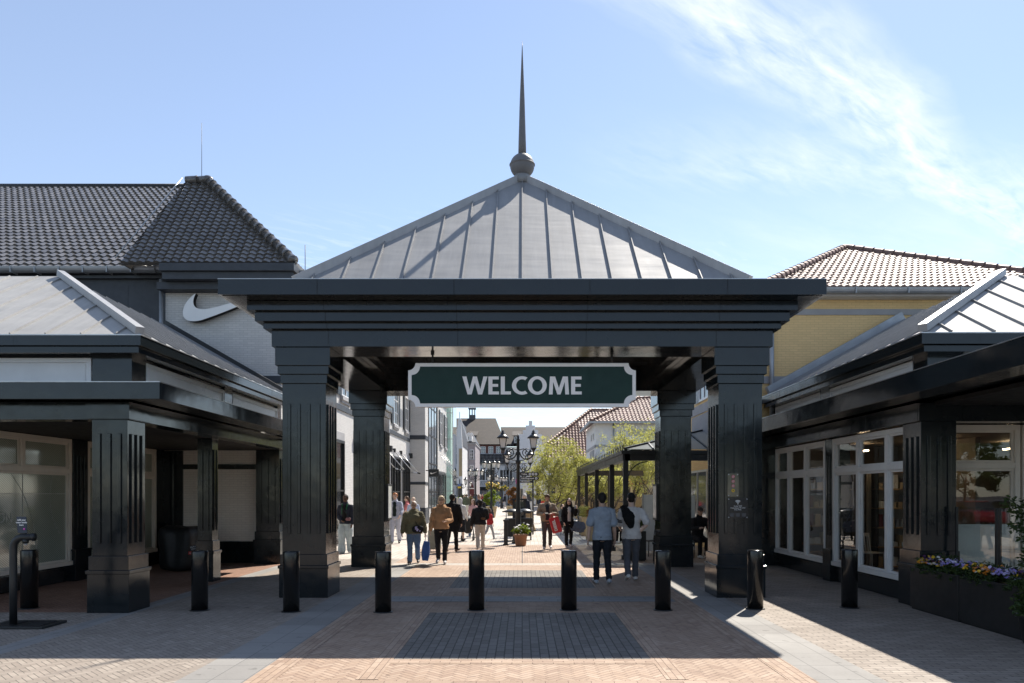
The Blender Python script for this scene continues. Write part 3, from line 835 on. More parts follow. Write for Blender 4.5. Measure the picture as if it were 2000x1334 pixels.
ap = Vector((EX - dd, EY + dd, ZR)); zb = EZ + .012
mb = MB(); seams(mb, [(-15, EY + .02, zb), (EX - .02, EY + .02, zb), ap, (-15, EY + dd, ZR)], step=.56, thick=.04, h=.03, phase=.35)
rf = mb.build('roof', 'zinc_pale', ls)
mb = MB(); seams(mb, [(EX - .02, EY + .02, zb), (EX - .02, 19.4, zb), (EX - dd, 19.4, ZR), ap], step=.5, thick=.04, h=.035); mb.build('side_roof', 'zinc', rf)
hp = Vector((EX, EY, zb))
mb = MB(); mb.bar(hp + Vector((-.02, .02, .06)), ap + Vector((0, 0, .06)), .13, .12, (0, 0, 1)); mb.build('hip_cap', 'zinc_side', rf)
mb = MB(); mb.bar((EX - .05, 19.36, zb + .06), (EX - dd, 19.36, ZR + .06), .12, .16, (0, 0, 1)); mb.build('wall_flashing', 'satin', rf)
mb = MB(); mb.add([(-15, EY + dd, ZR), ap, (EX - dd, 19.4, ZR), (-15, 19.4, ZR)], [(0, 1, 2, 3)]); mb.build('flat_top', 'zinc', rf)

# ---- right shop
rs = thing('corner_cafe', 'black clad right shop with white framed windows and sloping zinc roof', 'shop', (9, 14, 0))
canopy(rs, 5.55, 13, 4.0, 19.3, 3.235, 3.545, 'fl', 0)
RX = 6.46
mb = MB(); mb.box(6.24, 6.6, 11.72, 19.2, 2.95, 3.24); mb.box(6.6, 13, 11.72, 12.06, 2.95, 3.24)
for jy in (13.5, 15.6, 17.6): mb.box(6.236, 6.242, jy - .004, jy + .004, 2.96, 3.24)
mb.build('beam', 'clad', rs, .004)
mb = MB(); mb.box(6.5, 12.9, 4.2, 11.7, 3.20, 3.262); mb.build('porch_ceiling', 'black', rs)
fluted_pillar(rs, 6.585, 12.02, .56, 0, .90, 2.95, 3.24, [(.02, 2.952), (.06, 3.232)], 3, 1.15, 2.72, .05)
fluted_pillar(rs, 6.585, 5.2, .56, 0, .90, 2.95, 3.24, [(.02, 2.952), (.06, 3.232)], 3, 1.15, 2.72, .05)
mb = MB(); mb.box(RX, RX + .3, 12.3, 19.0, 0, .34); mb.box(RX, RX + .3, 12.3, 19.0, 2.945, 3.2); mb.box(RX, RX + .3, 15.30, 15.62, .34, 2.945); mb.box(RX, RX + .3, 18.8, 19.2, .34, 2.945)
mb.box(RX - .08, RX, 15.30, 15.62, .34, 2.94); mb.box(RX - .13, RX, 15.27, 15.65, 0, .66)
for k in range(2): mb.box(RX - .1, RX - .08, 15.38 + k * .12, 15.42 + k * .12, .95, 2.6)
mb.box(RX - .04, RX, 12.3, 15.26, .01, .30); mb.box(RX - .04, RX, 15.66, 18.8, .01, .30)
mb.box(5.80, RX, 18.72, 18.92, 0, 3.3); mb.box(6.9, 12.4, 12.30, 12.45, 0, .30); mb.box(6.9, 12.4, 12.30, 12.45, 2.95, 3.2)
mb.build('facade_wall', 'clad', rs, .004)
shop_window(rs, RX + .02, -1, 15.66, 18.78, .34, 2.93, 2.27, [.36, .70], 'glass', 'greywhite')
shop_window(rs, RX + .02, -1, 12.32, 15.28, .34, 2.93, 2.27, [.24, .62], 'glass', 'greywhite')
shop_window(rs, 12.32, -1, 6.88, 8.2, .32, 2.94, 2.27, [], 'glass', 'cream', 'y', lower=1.30)
shop_window(rs, 12.32, -1, 8.24, 12.4, .32, 2.94, 2.27, [.33, .66], 'glass', 'cream', 'y', lower=1.30)
mb = MB()                                    # room behind the glass
mb.box(12.4, 12.5, 12.5, 19.0, 0, 3.2); mb.box(RX + .3, 12.4, 18.6, 18.7, 0, 3.2); mb.box(9.4, 9.5, 15.4, 18.9, 0, 3.0)
mb.build('inner_wall', 'interior', rs)
mb = MB(); mb.box(RX + .3, 12.4, 12.46, 19.0, 2.98, 3.04); mb.build('ceiling', 'interior', rs)
mb = MB(); mb.box(RX + .3, 12.4, 12.46, 19.0, .01, .03); mb.build('inner_floor', 'interior_floor', rs)
mb = MB(); mb.box(8.2, 9.3, 17.6, 17.7, .03, 2.5); mb.build('partition', 'interior_pale', rs)
for lx, ly in ((8.6, 15.3), (8.0, 17.4), (8.9, 16.4), (10.9, 16.6), (11.6, 15.2)):
    mb = MB(); mb.box(lx - .03, lx + .03, ly - .2, ly + .2, 2.80, 2.825); mb.box(lx - .005, lx + .005, ly - .02, ly + .02, 2.826, 2.98, 1)
    mb.build('pendant_lamp', ['lamp', 'satin'], rs)
mb = MB(); mb.box(8.3, 8.34, 14.95, 15.9, .6, 2.4); mb.build('mirrored_red_banner', 'red', rs)  # added inside as stand-in for a red banner reflected in the window
for sx, sy, L_, lab in ((8.25, 17.25, 1.0, 'dark shelf unit of small boxes inside the cafe seen through the far window bay'), (7.0, 18.25, 1.1, 'narrow dark shelf unit at the far end wall of the cafe'), (8.9, 14.6, .0, '')):
    if not lab: continue
    t = thing('shelf_unit', lab, 'shelf', (sx, sy, .03))
    mb = MB()
    for z in (.1, .55, 1.0, 1.45, 1.9, 2.3): mb.box(sx, sx + L_, sy, sy + .3, z, z + .03)
    mb.build('shelf', 'wood', t)
    for x in (sx, sx + L_ - .03):
        mb = MB(); mb.box(x, x + .03, sy, sy + .3, .03, 2.4); mb.build('upright', 'satin', t)
    rnd = random.Random(int(sx * 10))
    mb = MB()
    for z in (.13, .58, 1.03, 1.48, 1.93):
        x = sx + .06
        while x < sx + L_ - .16:
            w_ = rnd.uniform(.07, .15); mb.box(x, x + w_, sy + .04, sy + .26, z, z + rnd.uniform(.1, .33), rnd.randint(0, 3)); x += w_ + rnd.uniform(.01, .06)
    mb.build('boxed_goods', ['white_plastic', 'darkred', 'tan', 'gutter'], t)
t = thing('service_counter', 'long dark counter with wooden top inside the cafe', 'counter', (8.6, 14.4, .03))
mb = MB(); mb.box(8.7, 9.2, 13.3, 15.3, .03, 1.0); mb.build('front', 'satin', t); mb = MB(); mb.box(8.62, 9.25, 13.25, 15.35, 1.0, 1.05); mb.build('counter_top', 'wood', t)
# upper storey right
CXR = 6.42
mb = MB(); mb.box(CXR, 14, 11.72, 19.0, 3.54, 4.1)
for y0, y1 in ((11.72, 12.1), (15.4, 15.85), (18.7, 19.0)): mb.box(CXR - .05, CXR, y0, y1, 3.56, 4.05)
mb.box(CXR - .05, CXR + .5, 11.67, 11.72, 3.56, 4.05)
mb.build('upper_wall', 'clad', rs, .004)
wpanel(rs, CXR, -1, 12.12, 15.38, 3.57, 3.98); wpanel(rs, CXR, -1, 15.87, 18.68, 3.57, 3.98); wpanel(rs, 11.72, -1, 6.95, 11, 3.57, 3.98, 'y')
EX, EY, EZ = 6.1, 11.33, 4.26
mb = MB(); mb.box(EX, 15, EY, 19.2, EZ - .165, EZ - .005); mb.box(EX + .07, 15, EY + .07, 19.2, EZ - .27, EZ - .172)
for jx in (7.0, 9.3, 11.6): mb.box(jx - .004, jx + .004, EY - .0025, EY, EZ - .16, EZ - .01)
for jy in (13.4, 15.5, 17.6): mb.box(EX - .0025, EX, jy - .004, jy + .004, EZ - .16, EZ - .01)
mb.build('eaves', 'clad', rs, .004)
mb = MB(); mb.ring(EX - .012, 15, EY - .012, 19.2, EZ - .005, EZ + .012, .1, .1); mb.build('eaves_trim', 'alu', rs)
dd = 3.48; ZR = 6.16; zb = EZ + .012
ap = Vector((EX + dd, EY + dd, ZR))
mb = MB(); seams(mb, [(EX + .02, EY + .02, zb), (16, EY + .02, zb), (16, EY + dd, ZR), ap], step=.66, thick=.04, h=.035, phase=.2)
rf = mb.build('roof', 'zinc_pale', rs)
mb = MB(); seams(mb, [(EX + .02, 18.6, zb), (EX + .02, EY + .02, zb), ap, (EX + dd, 18.6, ZR)], step=.44, thick=.04, h=.035); mb.build('side_roof', 'zinc', rf)
mb = MB(); mb.bar(Vector((EX + .02, EY + .02, zb + .07)), ap + Vector((0, 0, .07)), .13, .12, (0, 0, 1)); mb.build('hip_cap', 'zinc_side', rf)
mb = MB(); mb.bar((EX + .1, 18.7, zb + .10), (EX + dd, 18.7, ZR + .10), .16, .26, (0, 0, 1)); mb.build('wall_flashing', 'gutter', rf)
mb = MB(); mb.add([(16, EY + dd, ZR), (16, 18.6, ZR), (EX + dd, 18.6, ZR), ap], [(0, 1, 2, 3)]); mb.build('flat_top', 'zinc', rf)

# ------------------------------------------------------------------ boards on the right front pillar
fy = YF - .030
def board(x0, x1, y0, y1, name, label, back):
    a, b = px(x0, y1, fy), px(x1, y0, fy)
    t = thing(name, label, 'sign', ((a.x + b.x) / 2, fy, a.z))
    mb = MB(); mb.box(a.x, b.x, fy - .010, fy - .003, a.z, b.z); mb.build('plate', back, t, .002)
    for x in (a.x + .022, b.x - .022):
        for z in (a.z + .022, b.z - .022):
            mb = MB(); mb.tube([(x, fy - .018, z), (x, fy + .006, z)], .011, 10); mb.build('stud', 'alu', t)
    return t, a, b
M['wifi_plate'] = plain('wifi_board_black', (.008, .009, .014), .2)
M['pict_plate'] = plain('smoked_plate', (.03, .03, .026), .08, spec=.9)
t, a, b = board(1420.5, 1442.5, 924.5, 970.5, 'pictogram_board', 'small smoked board with round prohibition pictograms on the right front pillar', 'pict_plate')
M['pict'] = plain('pictogram_pink', (.55, .40, .42), .5); M['pictred'] = plain('pictogram_red', (.45, .05, .06), .5)
cx = (a.x + b.x) / 2
for i, zz_ in enumerate((.86, .66, .47, .27)):
    z = a.z + (b.z - a.z) * zz_
    mb = MB(); mb.tube([(cx, fy - .012, z), (cx, fy - .0155, z)], .028, 20, smooth=False); d = mb.build('pictogram', 'pict' if i < 3 else 'yellow', t)
    if i < 3:
        mb = MB(); mb.bar((cx - .019, fy - .0165, z + .019), (cx + .019, fy - .0165, z - .019), .007, .002, (0, 1, 0))
        for k in range(20):
            p = [(cx + .025 * math.cos(R(18 * q)), fy - .0165, z + .025 * math.sin(R(18 * q))) for q in (k, k + 1)]; mb.bar(p[0], p[1], .007, .002, (0, 1, 0))
        mb.build('red_bar', 'pictred', d)
    else:
        mb = MB(); mb.box(cx - .012, cx + .012, fy - .018, fy - .0155, z - .008, z + .008); mb.build('symbol', 'black', d)
t, a, b = board(1420.5, 1461, 972.5, 1013, 'wifi_board', 'square black free WiFi board on the right front gate pillar', 'wifi_plate')
cx = (a.x + b.x) / 2
mb = MB()
for r in (.022, .042, .062):
    for k in range(8):
        a0, a1 = R(48 + 84 * k / 8), R(48 + 84 * (k + 1) / 8)
        p = [(cx + r * math.cos(q), fy - .013, b.z - .105 + r * math.sin(q)) for q in (a0, a1)]; mb.bar(p[0], p[1], .010, .003, (0, 1, 0))
mb.tube([(cx, fy - .011, b.z - .105), (cx, fy - .0145, b.z - .105)], .009, 12)
mb.build('wifi_symbol', 'text_white', t)
for i, s_ in enumerate(('Gratis WiFi', 'Kostenloses W-LAN', 'Free WiFi')):
    text(s_, .030, 'text_white', t, (cx, fy - .0125, b.z - .142 - i * .032), (1, 0, 0), (0, 0, 1), .002)
M['dim'] = plain('dim_icon', (.07, .07, .075), .4)
mb = MB()
for i in (-1, 0, 1):
    mb.ext([(cx + i * .105 - .04, fy - .012, a.z + .095), (cx + i * .105 + .04, fy - .012, a.z + .095), (cx + i * .105 + .032, fy - .012, a.z + .04), (cx + i * .105, fy - .012, a.z + .03), (cx + i * .105 - .032, fy - .012, a.z + .04)], (0, -.003, 0))
mb.build('icon_row', 'dim', t)
# list board on the side of the left rear pillar and right rear pillar
for X, s, lab in ((PXL + SH + .03, 1, 'narrow framed notice case on the inner side of the left rear pillar'), (PXR - SH - .03, -1, 'narrow framed notice case on the inner side of the right rear pillar')):
    t = thing('notice_case', lab, 'notice case', (X, YR + .4, 1.3))
    mb = MB(); mb.box(X, X + s * .05, YR + .12, YR + .64, 1.15, 2.05); mb.build('case', 'satin', t, .004)
    mb = MB(); mb.box(X + s * .05, X + s * .053, YR + .17, YR + .59, 1.2, 2.0); mb.build('notice_sheet', 'frost', t)
# ------------------------------------------------------------------ generic wall openings
def window(parent, plane, c, s, a0, a1, z0, z1, nx=2, nz=2, fm='white_panel', gm='darkglass', fw=.07, sill=None, depth=.06, name='window', surround=None):
    """frame (part) + one mesh with the panes (sub-part); plane 'x' or 'y' at c facing s"""
    def bx(mb, a0, a1, b0, b1, e0, e1):
        if plane == 'x': mb.box(c + s * e0, c + s * e1, a0, a1, b0, b1)
        else: mb.box(a0, a1, c + s * e0, c + s * e1, b0, b1)
    mb = MB()
    bx(mb, a0, a1, z0, z0 + fw, 0, depth); bx(mb, a0, a1, z1 - fw, z1, 0, depth)
    bx(mb, a0, a0 + fw, z0 + fw, z1 - fw, 0, depth); bx(mb, a1 - fw, a1, z0 + fw, z1 - fw, 0, depth)
    for i in range(1, nx):
        x = a0 + (a1 - a0) * i / nx; bx(mb, x - fw * .35, x + fw * .35, z0 + fw, z1 - fw, 0, depth - .01)
    for i in range(1, nz):
        z = z0 + (z1 - z0) * i / nz; bx(mb, a0 + fw, a1 - fw, z - fw * .3, z + fw * .3, 0, depth - .015)
    f = mb.build(name, fm, parent)
    mb = MB(); bx(mb, a0 + fw * .5, a1 - fw * .5, z0 + fw * .5, z1 - fw * .5, .004, depth * .4); mb.build('pane', gm, f)
    if sill:
        mb = MB(); bx(mb, a0 - .1, a1 + .1, z0 - .14, z0, 0, .12); bx(mb, a0 - .04, a1 + .04, z0 - .24, z0 - .14, 0, .07); mb.build('sill', sill, f)
    if surround:
        mb = MB(); bx(mb, a0 - .24, a1 + .24, z1, z1 + .3, 0, .05); bx(mb, a0 - .2, a0, z0, z1, 0, .04); bx(mb, a1, a1 + .2, z0, z1, 0, .04); mb.build('surround', surround, f)
    return f
def shutters(parent, plane, c, s, a0, a1, z0, z1, wd=.5, mat='satin'):
    for x0, x1 in ((a0 - wd, a0 - .03), (a1 + .03, a1 + wd)):
        mb = MB()
        def bx(p0, p1, b0, b1, e0, e1):
            if plane == 'x': mb.box(c + s * e0, c + s * e1, p0, p1, b0, b1)
            else: mb.box(p0, p1, c + s * e0, c + s * e1, b0, b1)
        bx(x0, x1, z0, z1, .02, .05)
        k = int((z1 - z0) / .12)
        for i in range(k): bx(x0 + .05, x1 - .05, z0 + .05 + i * .12, z0 + .13 + i * .12, .05, .065)
        mb.build('shutter', mat, parent)

# ------------------------------------------------------------------ white brick store on the left
nk = thing('sports_store', 'white painted brick store with black glazed tile roof behind the left shop', 'shop', (-12, 26, 0))
NX, NY = -6.66, 20.5
Zb = px(0, 544, 20.5).z
mb = MB(); mb.box(-9.85, NX, NY, 43.9, 0, 7.75); mb.build('wall', 'white_brick', nk)
mb = MB(); mb.box(-9.85, NX + .04, NY - .04, NY - .0, 4.86, 5.06); mb.box(NX, NX + .05, NY - .03, 43.8, 4.86, 5.06); mb.box(-9.85, NX + .03, NY - .03, NY, 7.45, 7.78); mb.build('stone_band', 'darkclad', nk)
mb = MB(); mb.box(-26, -9.86, 20.9, 43.0, 0, 8.08)
for k in range(8): mb.box(-11.1 - k * 1.08 - .006, -11.1 - k * 1.08 + .006, 20.895, 20.9, 3, 7.7)
mb.build('dark_wall', 'darkclad', nk)
mb = MB(); mb.tube([(-9.92, 20.40, 3), (-9.92, 20.40, 7.7)], .055, 10); mb.build('downpipe', 'gutter', nk)
# eaves box over the white bay
YB = 19.75
mb = MB(); a = px(310, 528, YB); b = px(574, 513, YB); mb.box(a.x, b.x, YB, 26, a.z, b.z)
a2 = px(316, 545, YB + .1); mb.box(a2.x, b.x - .06, YB + .1, 26, a2.z, a.z - .006); mb.box(-9.9, NX + .25, YB + .35, 26, a2.z - .2, a2.z - .005)
mb.build('eaves_box', 'darkclad', nk, .006)
mb = MB(); mb.box(b.x, b.x + .34, YB + .5, 43.9, a.z, b.z - .05); mb.build('side_gutter', 'gutter', nk)
# gutter of the long roof
YG = 20.45
mb = MB(); g0 = px(0, 527, YG); g1 = px(312, 517, YG)
pr = [Vector((-26, YG + .16 * math.cos(R(q)) + .16, g1.z - .03 + .15 * math.sin(R(q)))) for q in range(180, 361, 20)]
mb.ext(pr, (26 + g1.x, 0, 0), 0)
for k in range(12): x = px(20 + k * 47, 520, YG).x; mb.box(x - .012, x + .012, YG - .012, YG + .3, g1.z - .2, g1.z - .02) if x < g1.x - .1 else None
mb.build('gutter', 'gutter', nk)
mb = MB(); mb.box(-26, g1.x, YG + .3, 21.0, g1.z - .28, g1.z - .2); mb.build('gutter_soffit', 'darkclad', nk)
# long roof, ridge at y 365
ye, ze = YG + .3, g1.z - .05
pit = .64
def up(yp, Y0, Z0, s):      # depth at which a slope starting at Y0,Z0 reaches picture height yp
    k = (CY - yp) / F; return (H - Z0 + s * Y0) / (s - k)
Yr = up(366, ye, ze, pit); Zr = ze + pit * (Yr - ye)
xr = px(362, 366, Yr).x; xe = px(240, 517, ye).x
mb = MB(); xq = px(392, 366, Yr).x; tiles(mb, [(-26, ye, ze), (px(300, 517, ye).x, ye, ze), (xq, Yr, Zr), (-26, Yr, Zr)], tw=.246, th=.42, amp=.04, lift=.042)
rf = mb.build('roof', 'black_tile', nk, recalc=False)
mb = MB(); mb.tube([(-26, Yr, Zr + .03), (xq, Yr, Zr + .03)], .12, 10); mb.build('ridge_cap', 'satin', rf)
# steeper hipped roof over the white bay
y2, z2 = YB + .08, b.z + .02
p2 = 1.32
Ya = up(357, y2, z2, p2); Za = z2 + p2 * (Ya - y2)
L0, R0 = px(236, 513, y2), px(573, 513, y2)
L1, R1 = px(365, 357, Ya), px(406, 357, Ya)
L0.z = R0.z = z2; L1.z = R1.z = Za
mb = MB(); tiles(mb, [L0, R0, R1, L1], tw=.223, th=.17, amp=.034, lift=.03)
bk = Vector((R1.x, 40, Za))
tiles(mb, [R0 + Vector((.02, 0, 0)), Vector((R0.x, 40, z2)), Vector((R1.x, 40, Za)), R1], tw=.223, th=.17, amp=.034, lift=.03)
mb.ext([L0 + Vector((0, .1, 0)), L1 + Vector((0, .1, 0)), Vector((L1.x, Yr + 1, Za)), Vector((L0.x, Yr + 1, z2))], (-.05, 0, 0))
br = mb.build('bay_roof', 'black_tile', nk, recalc=False)
mb = MB(); ridge_tiles(mb, R0 + Vector((0, 0, .06)), R1 + Vector((0, 0, .08)), .13); ridge_tiles(mb, R1 + Vector((0, 0, .08)), L1 + Vector((0, 0, .08)), .12)
mb.lathe([(.02, -.1), (.17, 0), (.19, .08), (.1, .17), (.01, .2)], R1 + Vector((0, 0, .02)), 12); mb.build('hip_tile', 'black_tile', br)
mb = MB(); o_ = Vector((-.12, -.05, .12)); mb.tube([L0 + o_, L1 + o_], .016, 6); mb.build('lightning_cable', 'gutter', nk)
ar = px(394, 355, Ya)
mb = MB(); mb.tube([(ar.x, Ya, ar.z - .1), (ar.x, Ya, px(394, 240, Ya).z)], [.010, .006], 6); mb.build('air_terminal', 'mast', nk)
mb = MB(); m0 = px(596, 540, 24); mb.tube([m0, px(596, 478, 24)], .012, 6); mb.build('thin_mast', 'mast', nk)
# swoosh emblem on the front wall
def bez(p0, p1, p2, p3, n=10):
    return [((1 - t) ** 3) * p0 + 3 * (1 - t) ** 2 * t * p1 + 3 * (1 - t) * t * t * p2 + t ** 3 * p3 for t in [i / n for i in range(n)]]
def swoosh_pts():
    V = lambda x, y: Vector((x, y, 0))
    top = V(1275, 810); tip = V(1800, 782)
    q = bez(top, V(1215, 850), V(1190, 900), V(1191, 945))
    q += bez(V(1191, 945), V(1198, 985), V(1235, 1003), V(1310, 985))
    q += bez(V(1310, 985), V(1400, 955), V(1540, 905), tip)
    q += bez(tip, V(1600, 840), V(1420, 905), V(1330, 914))
    q += bez(V(1330, 914), V(1262, 915), V(1240, 880), top)
    return q
def swoosh(parent_label, name, Y, fn, depth, mats, label, loc):
    t = thing(name, label, 'logo', loc)
    pts = [fn(p) for p in swoosh_pts()]
    mb = MB(); mb.ext(pts, (0, depth, 0)); mb.build('letter_side', 'joint', t)
    pts2 = [p + Vector((0, -.012, 0)) for p in pts]
    mb = MB(); mb.ext(pts2, (0, .010, 0)); mb.build('letter_face', mats, t)
    return t
Yw = NY - .24
swoosh(nk, 'swoosh_emblem', Yw, lambda p: px(p.x / 3.333, 330 + p.y / 3.333, Yw), .16, 'white_sheet', 'large white swoosh emblem on the white brick store wall', px(420, 605, Yw))
# street side of the store
for y0, y1 in ((24.2, 25.6), (27.2, 28.6), (31, 32.4), (34.2, 35.6), (38.2, 39.6), (42.0, 43.2)):
    f = window(nk, 'x', NX, 1, y0, y1, 5.4, 7.35, 2, 3, 'white_panel', 'darkglass', sill='stone', surround='stone'); shutters(nk, 'x', NX, 1, y0, y1, 5.4, 7.35, .62)
for y0, y1 in ((23.2, 27.4), (31.0, 36.0), (37.4, 40.0), (41.0, 43.4)):
    window(nk, 'x', NX, 1, y0, y1, .1, 3.75, 3, 2, 'satin', 'darkglass', surround='stone', fw=.1, name='shop_front', depth=.12)
def glass_awning(parent, y0, y1):
    c = MB(); c.box(NX + .02, NX + 1.05, y0, y1, 2.92, 2.94); c.box(NX + 1.05, NX + 1.09, y0, y1, 2.89, 2.96); a = c.build('awning', 'glass', parent)
    for y in (y0 + .25, y1 - .25):
        mb = MB(); mb.tube([(NX + .05, y, 4.05), (NX + 1.0, y, 2.98)], .022, 8); mb.build('tie_rod', 'alu', a)
        mb = MB(); mb.box(NX, NX + .14, y - .09, y + .09, 3.95, 4.15); mb.build('bracket', 'satin', a)
glass_awning(nk, 32.6, 35.8); glass_awning(nk, 38.0, 40.6)
mb = MB(); mb.tube([(NX + .06, 36.7, 0), (NX + .06, 36.7, 7.4)], .05, 8); mb.tube([(NX + .06, 29.9, 0), (NX + .06, 29.9, 7.4)], .05, 8); mb.build('street_downpipe', 'gutter', nk)
for y in (29.5, 36.9, 43.7):
    mb = MB(); mb.box(NX, NX + .2, y - .13, y + .13, 3.9, 4.2); mb.build('wall_lamp', 'satin', nk)
# white block, glass bay, second facade, glass tower
wb = thing('brick_block', 'white brick block with dark bands beside the tall glass bay', 'building', (-6.3, 47, 0))
mb = MB(); mb.box(-6.9, -5.78, 44.2, 45.6, .98, 9); mb.build('wall', 'white_brick', wb)
mb = MB()
for z0, z1 in ((.0, .97), (2.36, 2.52), (5.05, 5.3)): mb.box(-6.92, -5.75, 44.17, 45.62, z0, z1)
mb.build('dark_band', 'darkclad', wb)
f = window(wb, 'x', -5.80, 1, 45.65, 50.2, .2, 9, 3, 5, 'satin', 'skyglass', fw=.16, name='glass_bay')
mb = MB(); mb.box(-9, -5.80, 45.62, 56, 0, 9); mb.build('core_wall', 'white_brick', wb)
mb = MB(); mb.box(-5.8, -5.72, 50.3, 56, 3.4, 9.0); mb.build('side_wall', 'white_brick', wb)
mb = MB(); mb.box(-5.78, -5.48, 50.2, 56.2, 8.55, 8.8); mb.box(-5.78, -5.58, 50.2, 56.2, 8.3, 8.54); mb.build('cornice', 'greywhite', wb)
for y0, y1 in ((51.4, 52.6), (54.6, 55.8)):
    window(wb, 'x', -5.72, 1, y0, y1, 5.2, 7.6, 2, 3, 'white_panel', 'darkglass', sill='stone'); shutters(wb, 'x', -5.72, 1, y0, y1, 5.2, 7.6, .6)
window(wb, 'x', -5.78, 1, 50.8, 55.8, .1, 3.3, 4, 2, 'satin', 'darkglass', fw=.12, name='shop_front')
mb = MB(); mb.box(-5.7, -4.75, 51, 56, 3.0, 3.02); a = mb.build('awning', 'glass', wb)
for y in (51.3, 52.8, 54.3, 55.7):
    mb = MB(); mb.tube([(-5.68, y, 4.6), (-4.8, y, 3.05)], .025, 6); mb.build('tie_rod', 'alu', a)
gt = thing('glass_tower', 'green tinted glass stair tower behind the white store', 'tower', (-5.8, 60, 0))
mb = MB(); mb.box(-6.4, -5.32, 57, 60, 0, 9.9); mb.build('glazing', 'greenglass', gt)
mb = MB(); mb.box(-6.3, -5.5, 57.4, 59.8, 0, 9.7); mb.build('inner_core', plain('pale_green_core', (.62, .72, .68), .4), gt)
mb = MB()
for x in (-6.38, -5.85, -5.33): mb.box(x - .03, x + .03, 56.94, 57.0, 0, 9.9)
for z in (2, 4, 6, 8): mb.box(-6.4, -5.3, 56.95, 56.99, z, z + .06)
mb.build('mullion', 'alu', gt)
# projecting swoosh flag sign on the glass bay
t = thing('blade_sign', 'dark projecting shop sign with a small white swoosh on the left street side', 'sign', px(854, 923, 44))
a, b = px(838, 931, 43.9), px(857, 916.5, 43.9)
mb = MB(); mb.box(a.x, b.x, 43.9, 43.98, a.z, b.z); mb.box(a.x - .2, a.x, 43.92, 43.96, b.z - .1, b.z - .05); mb.build('plate', 'satin', t)
mid = (a + b) / 2; sw = [Vector((mid.x + (p.x - 1495) / 610 * .42, 43.896, mid.z - (p.y - 893) / 610 * .42)) for p in swoosh_pts()]
mb = MB(); mb.ext(sw, (0, -.006, 0)); mb.build('emblem', 'white_sheet', t)

# ------------------------------------------------------------------ yellow building, right
yb = thing('yellow_house', 'yellow painted brick house with shining brown pantile roof behind the right shop', 'building', (10.4, 24, 0))
YX, YY = 6.12, 18.95
mb = MB(); mb.box(YX, 15.4, YY, 29.5, 0, 6.9); mb.build('wall', 'yellow_brick', yb)
mb = MB(); zb1 = px(0, 604, YY).z; mb.box(YX - .03, 15.4, YY - .03, YY, zb1 - .15, zb1); mb.box(YX - .03, YX, YY - .03, 29.5, zb1 - .15, zb1)
mb.box(YX - .03, 15.4, YY - .03, YY, 4.62, 4.80); mb.box(YX - .04, YX, YY - .03, 29.5, 4.55, 4.85); mb.build('stone_band', 'stone', yb)
EXL, EXR, EY, EZ = 5.95, 15.0, 18.5, 6.96
mb = MB()
pr = [Vector((EXL - .1, EY - .02 + .13 * math.cos(R(q)), EZ - .04 + .14 * math.sin(R(q)))) for q in range(180, 361, 20)]
mb.ext(pr, (EXR - EXL + .2, 0, 0)); mb.box(EXL, EXL + .1, EY + .1, 29, EZ - .16, EZ - .04)
for k in range(7): mb.box(EXL + 1 + k * 1.3 - .012, EXL + 1 + k * 1.3 + .012, EY - .17, EY - .1, EZ - .19, EZ - .03)
mb.build('gutter', 'gutter', yb)
mb = MB(); mb.box(EXL + .1, EXR, EY + .1, YY, EZ - .2, EZ - .1); mb.box(EXL + .1, YX, YY, 29, EZ - .2, EZ - .1); mb.build('soffit', 'greywhite', yb)
mb = MB(); mb.tube([(6.33, YY - .12, 3.2), (6.33, YY - .12, EZ - .2)], .06, 10); mb.box(6.25, 6.41, YY - .14, YY, 4.3, 4.34); mb.build('downpipe', 'gutter', yb)
cc = [Vector(q) for q in ((EXL, EY, EZ), (EXR, EY, EZ), (EXR, 29.5, EZ), (EXL, 29.5, EZ))]; apx = Vector((10.42, 24, 9.72))
mb = MB(); tiles(mb, [cc[0], cc[1], apx], tw=.175, th=.37, amp=.026, lift=.026); tiles(mb, [cc[3], cc[0], apx], tw=.175, th=.37, amp=.026, lift=.026)
mb.ext([cc[1], cc[2], apx], (0, 0, -.05)); mb.ext([cc[2], cc[3], apx], (0, 0, -.05))
rf = mb.build('roof', 'pan_tile', yb, recalc=False)
mb = MB(); ridge_tiles(mb, cc[0] + Vector((0, 0, .05)), apx + Vector((0, 0, .06)), .10); ridge_tiles(mb, cc[1] + Vector((0, 0, .05)), apx + Vector((0, 0, .06)), .10); mb.build('hip_tile', 'pan_tile', rf)
# street side of the yellow house
for y0, y1 in ((20.6, 21.9), (24.2, 25.5)):
    window(yb, 'x', YX, -1, y0, y1, 4.95, 6.4, 2, 2, 'white_panel', 'darkglass'); shutters(yb, 'x', YX, -1, y0, y1, 4.95, 6.4, .6, 'gutter')
for y0, y1 in ((20.6, 23.0), (24.4, 27.2)):
    window(yb, 'x', YX, -1, y0, y1, .3, 2.62, 2, 1, 'greywhite', 'skyglass', name='shop_window')
mb = MB(); mb.box(YX - .5, YX, 19.6, 24.6, 3.62, 4.3); mb.build('fascia_sign_box', 'stone', yb)

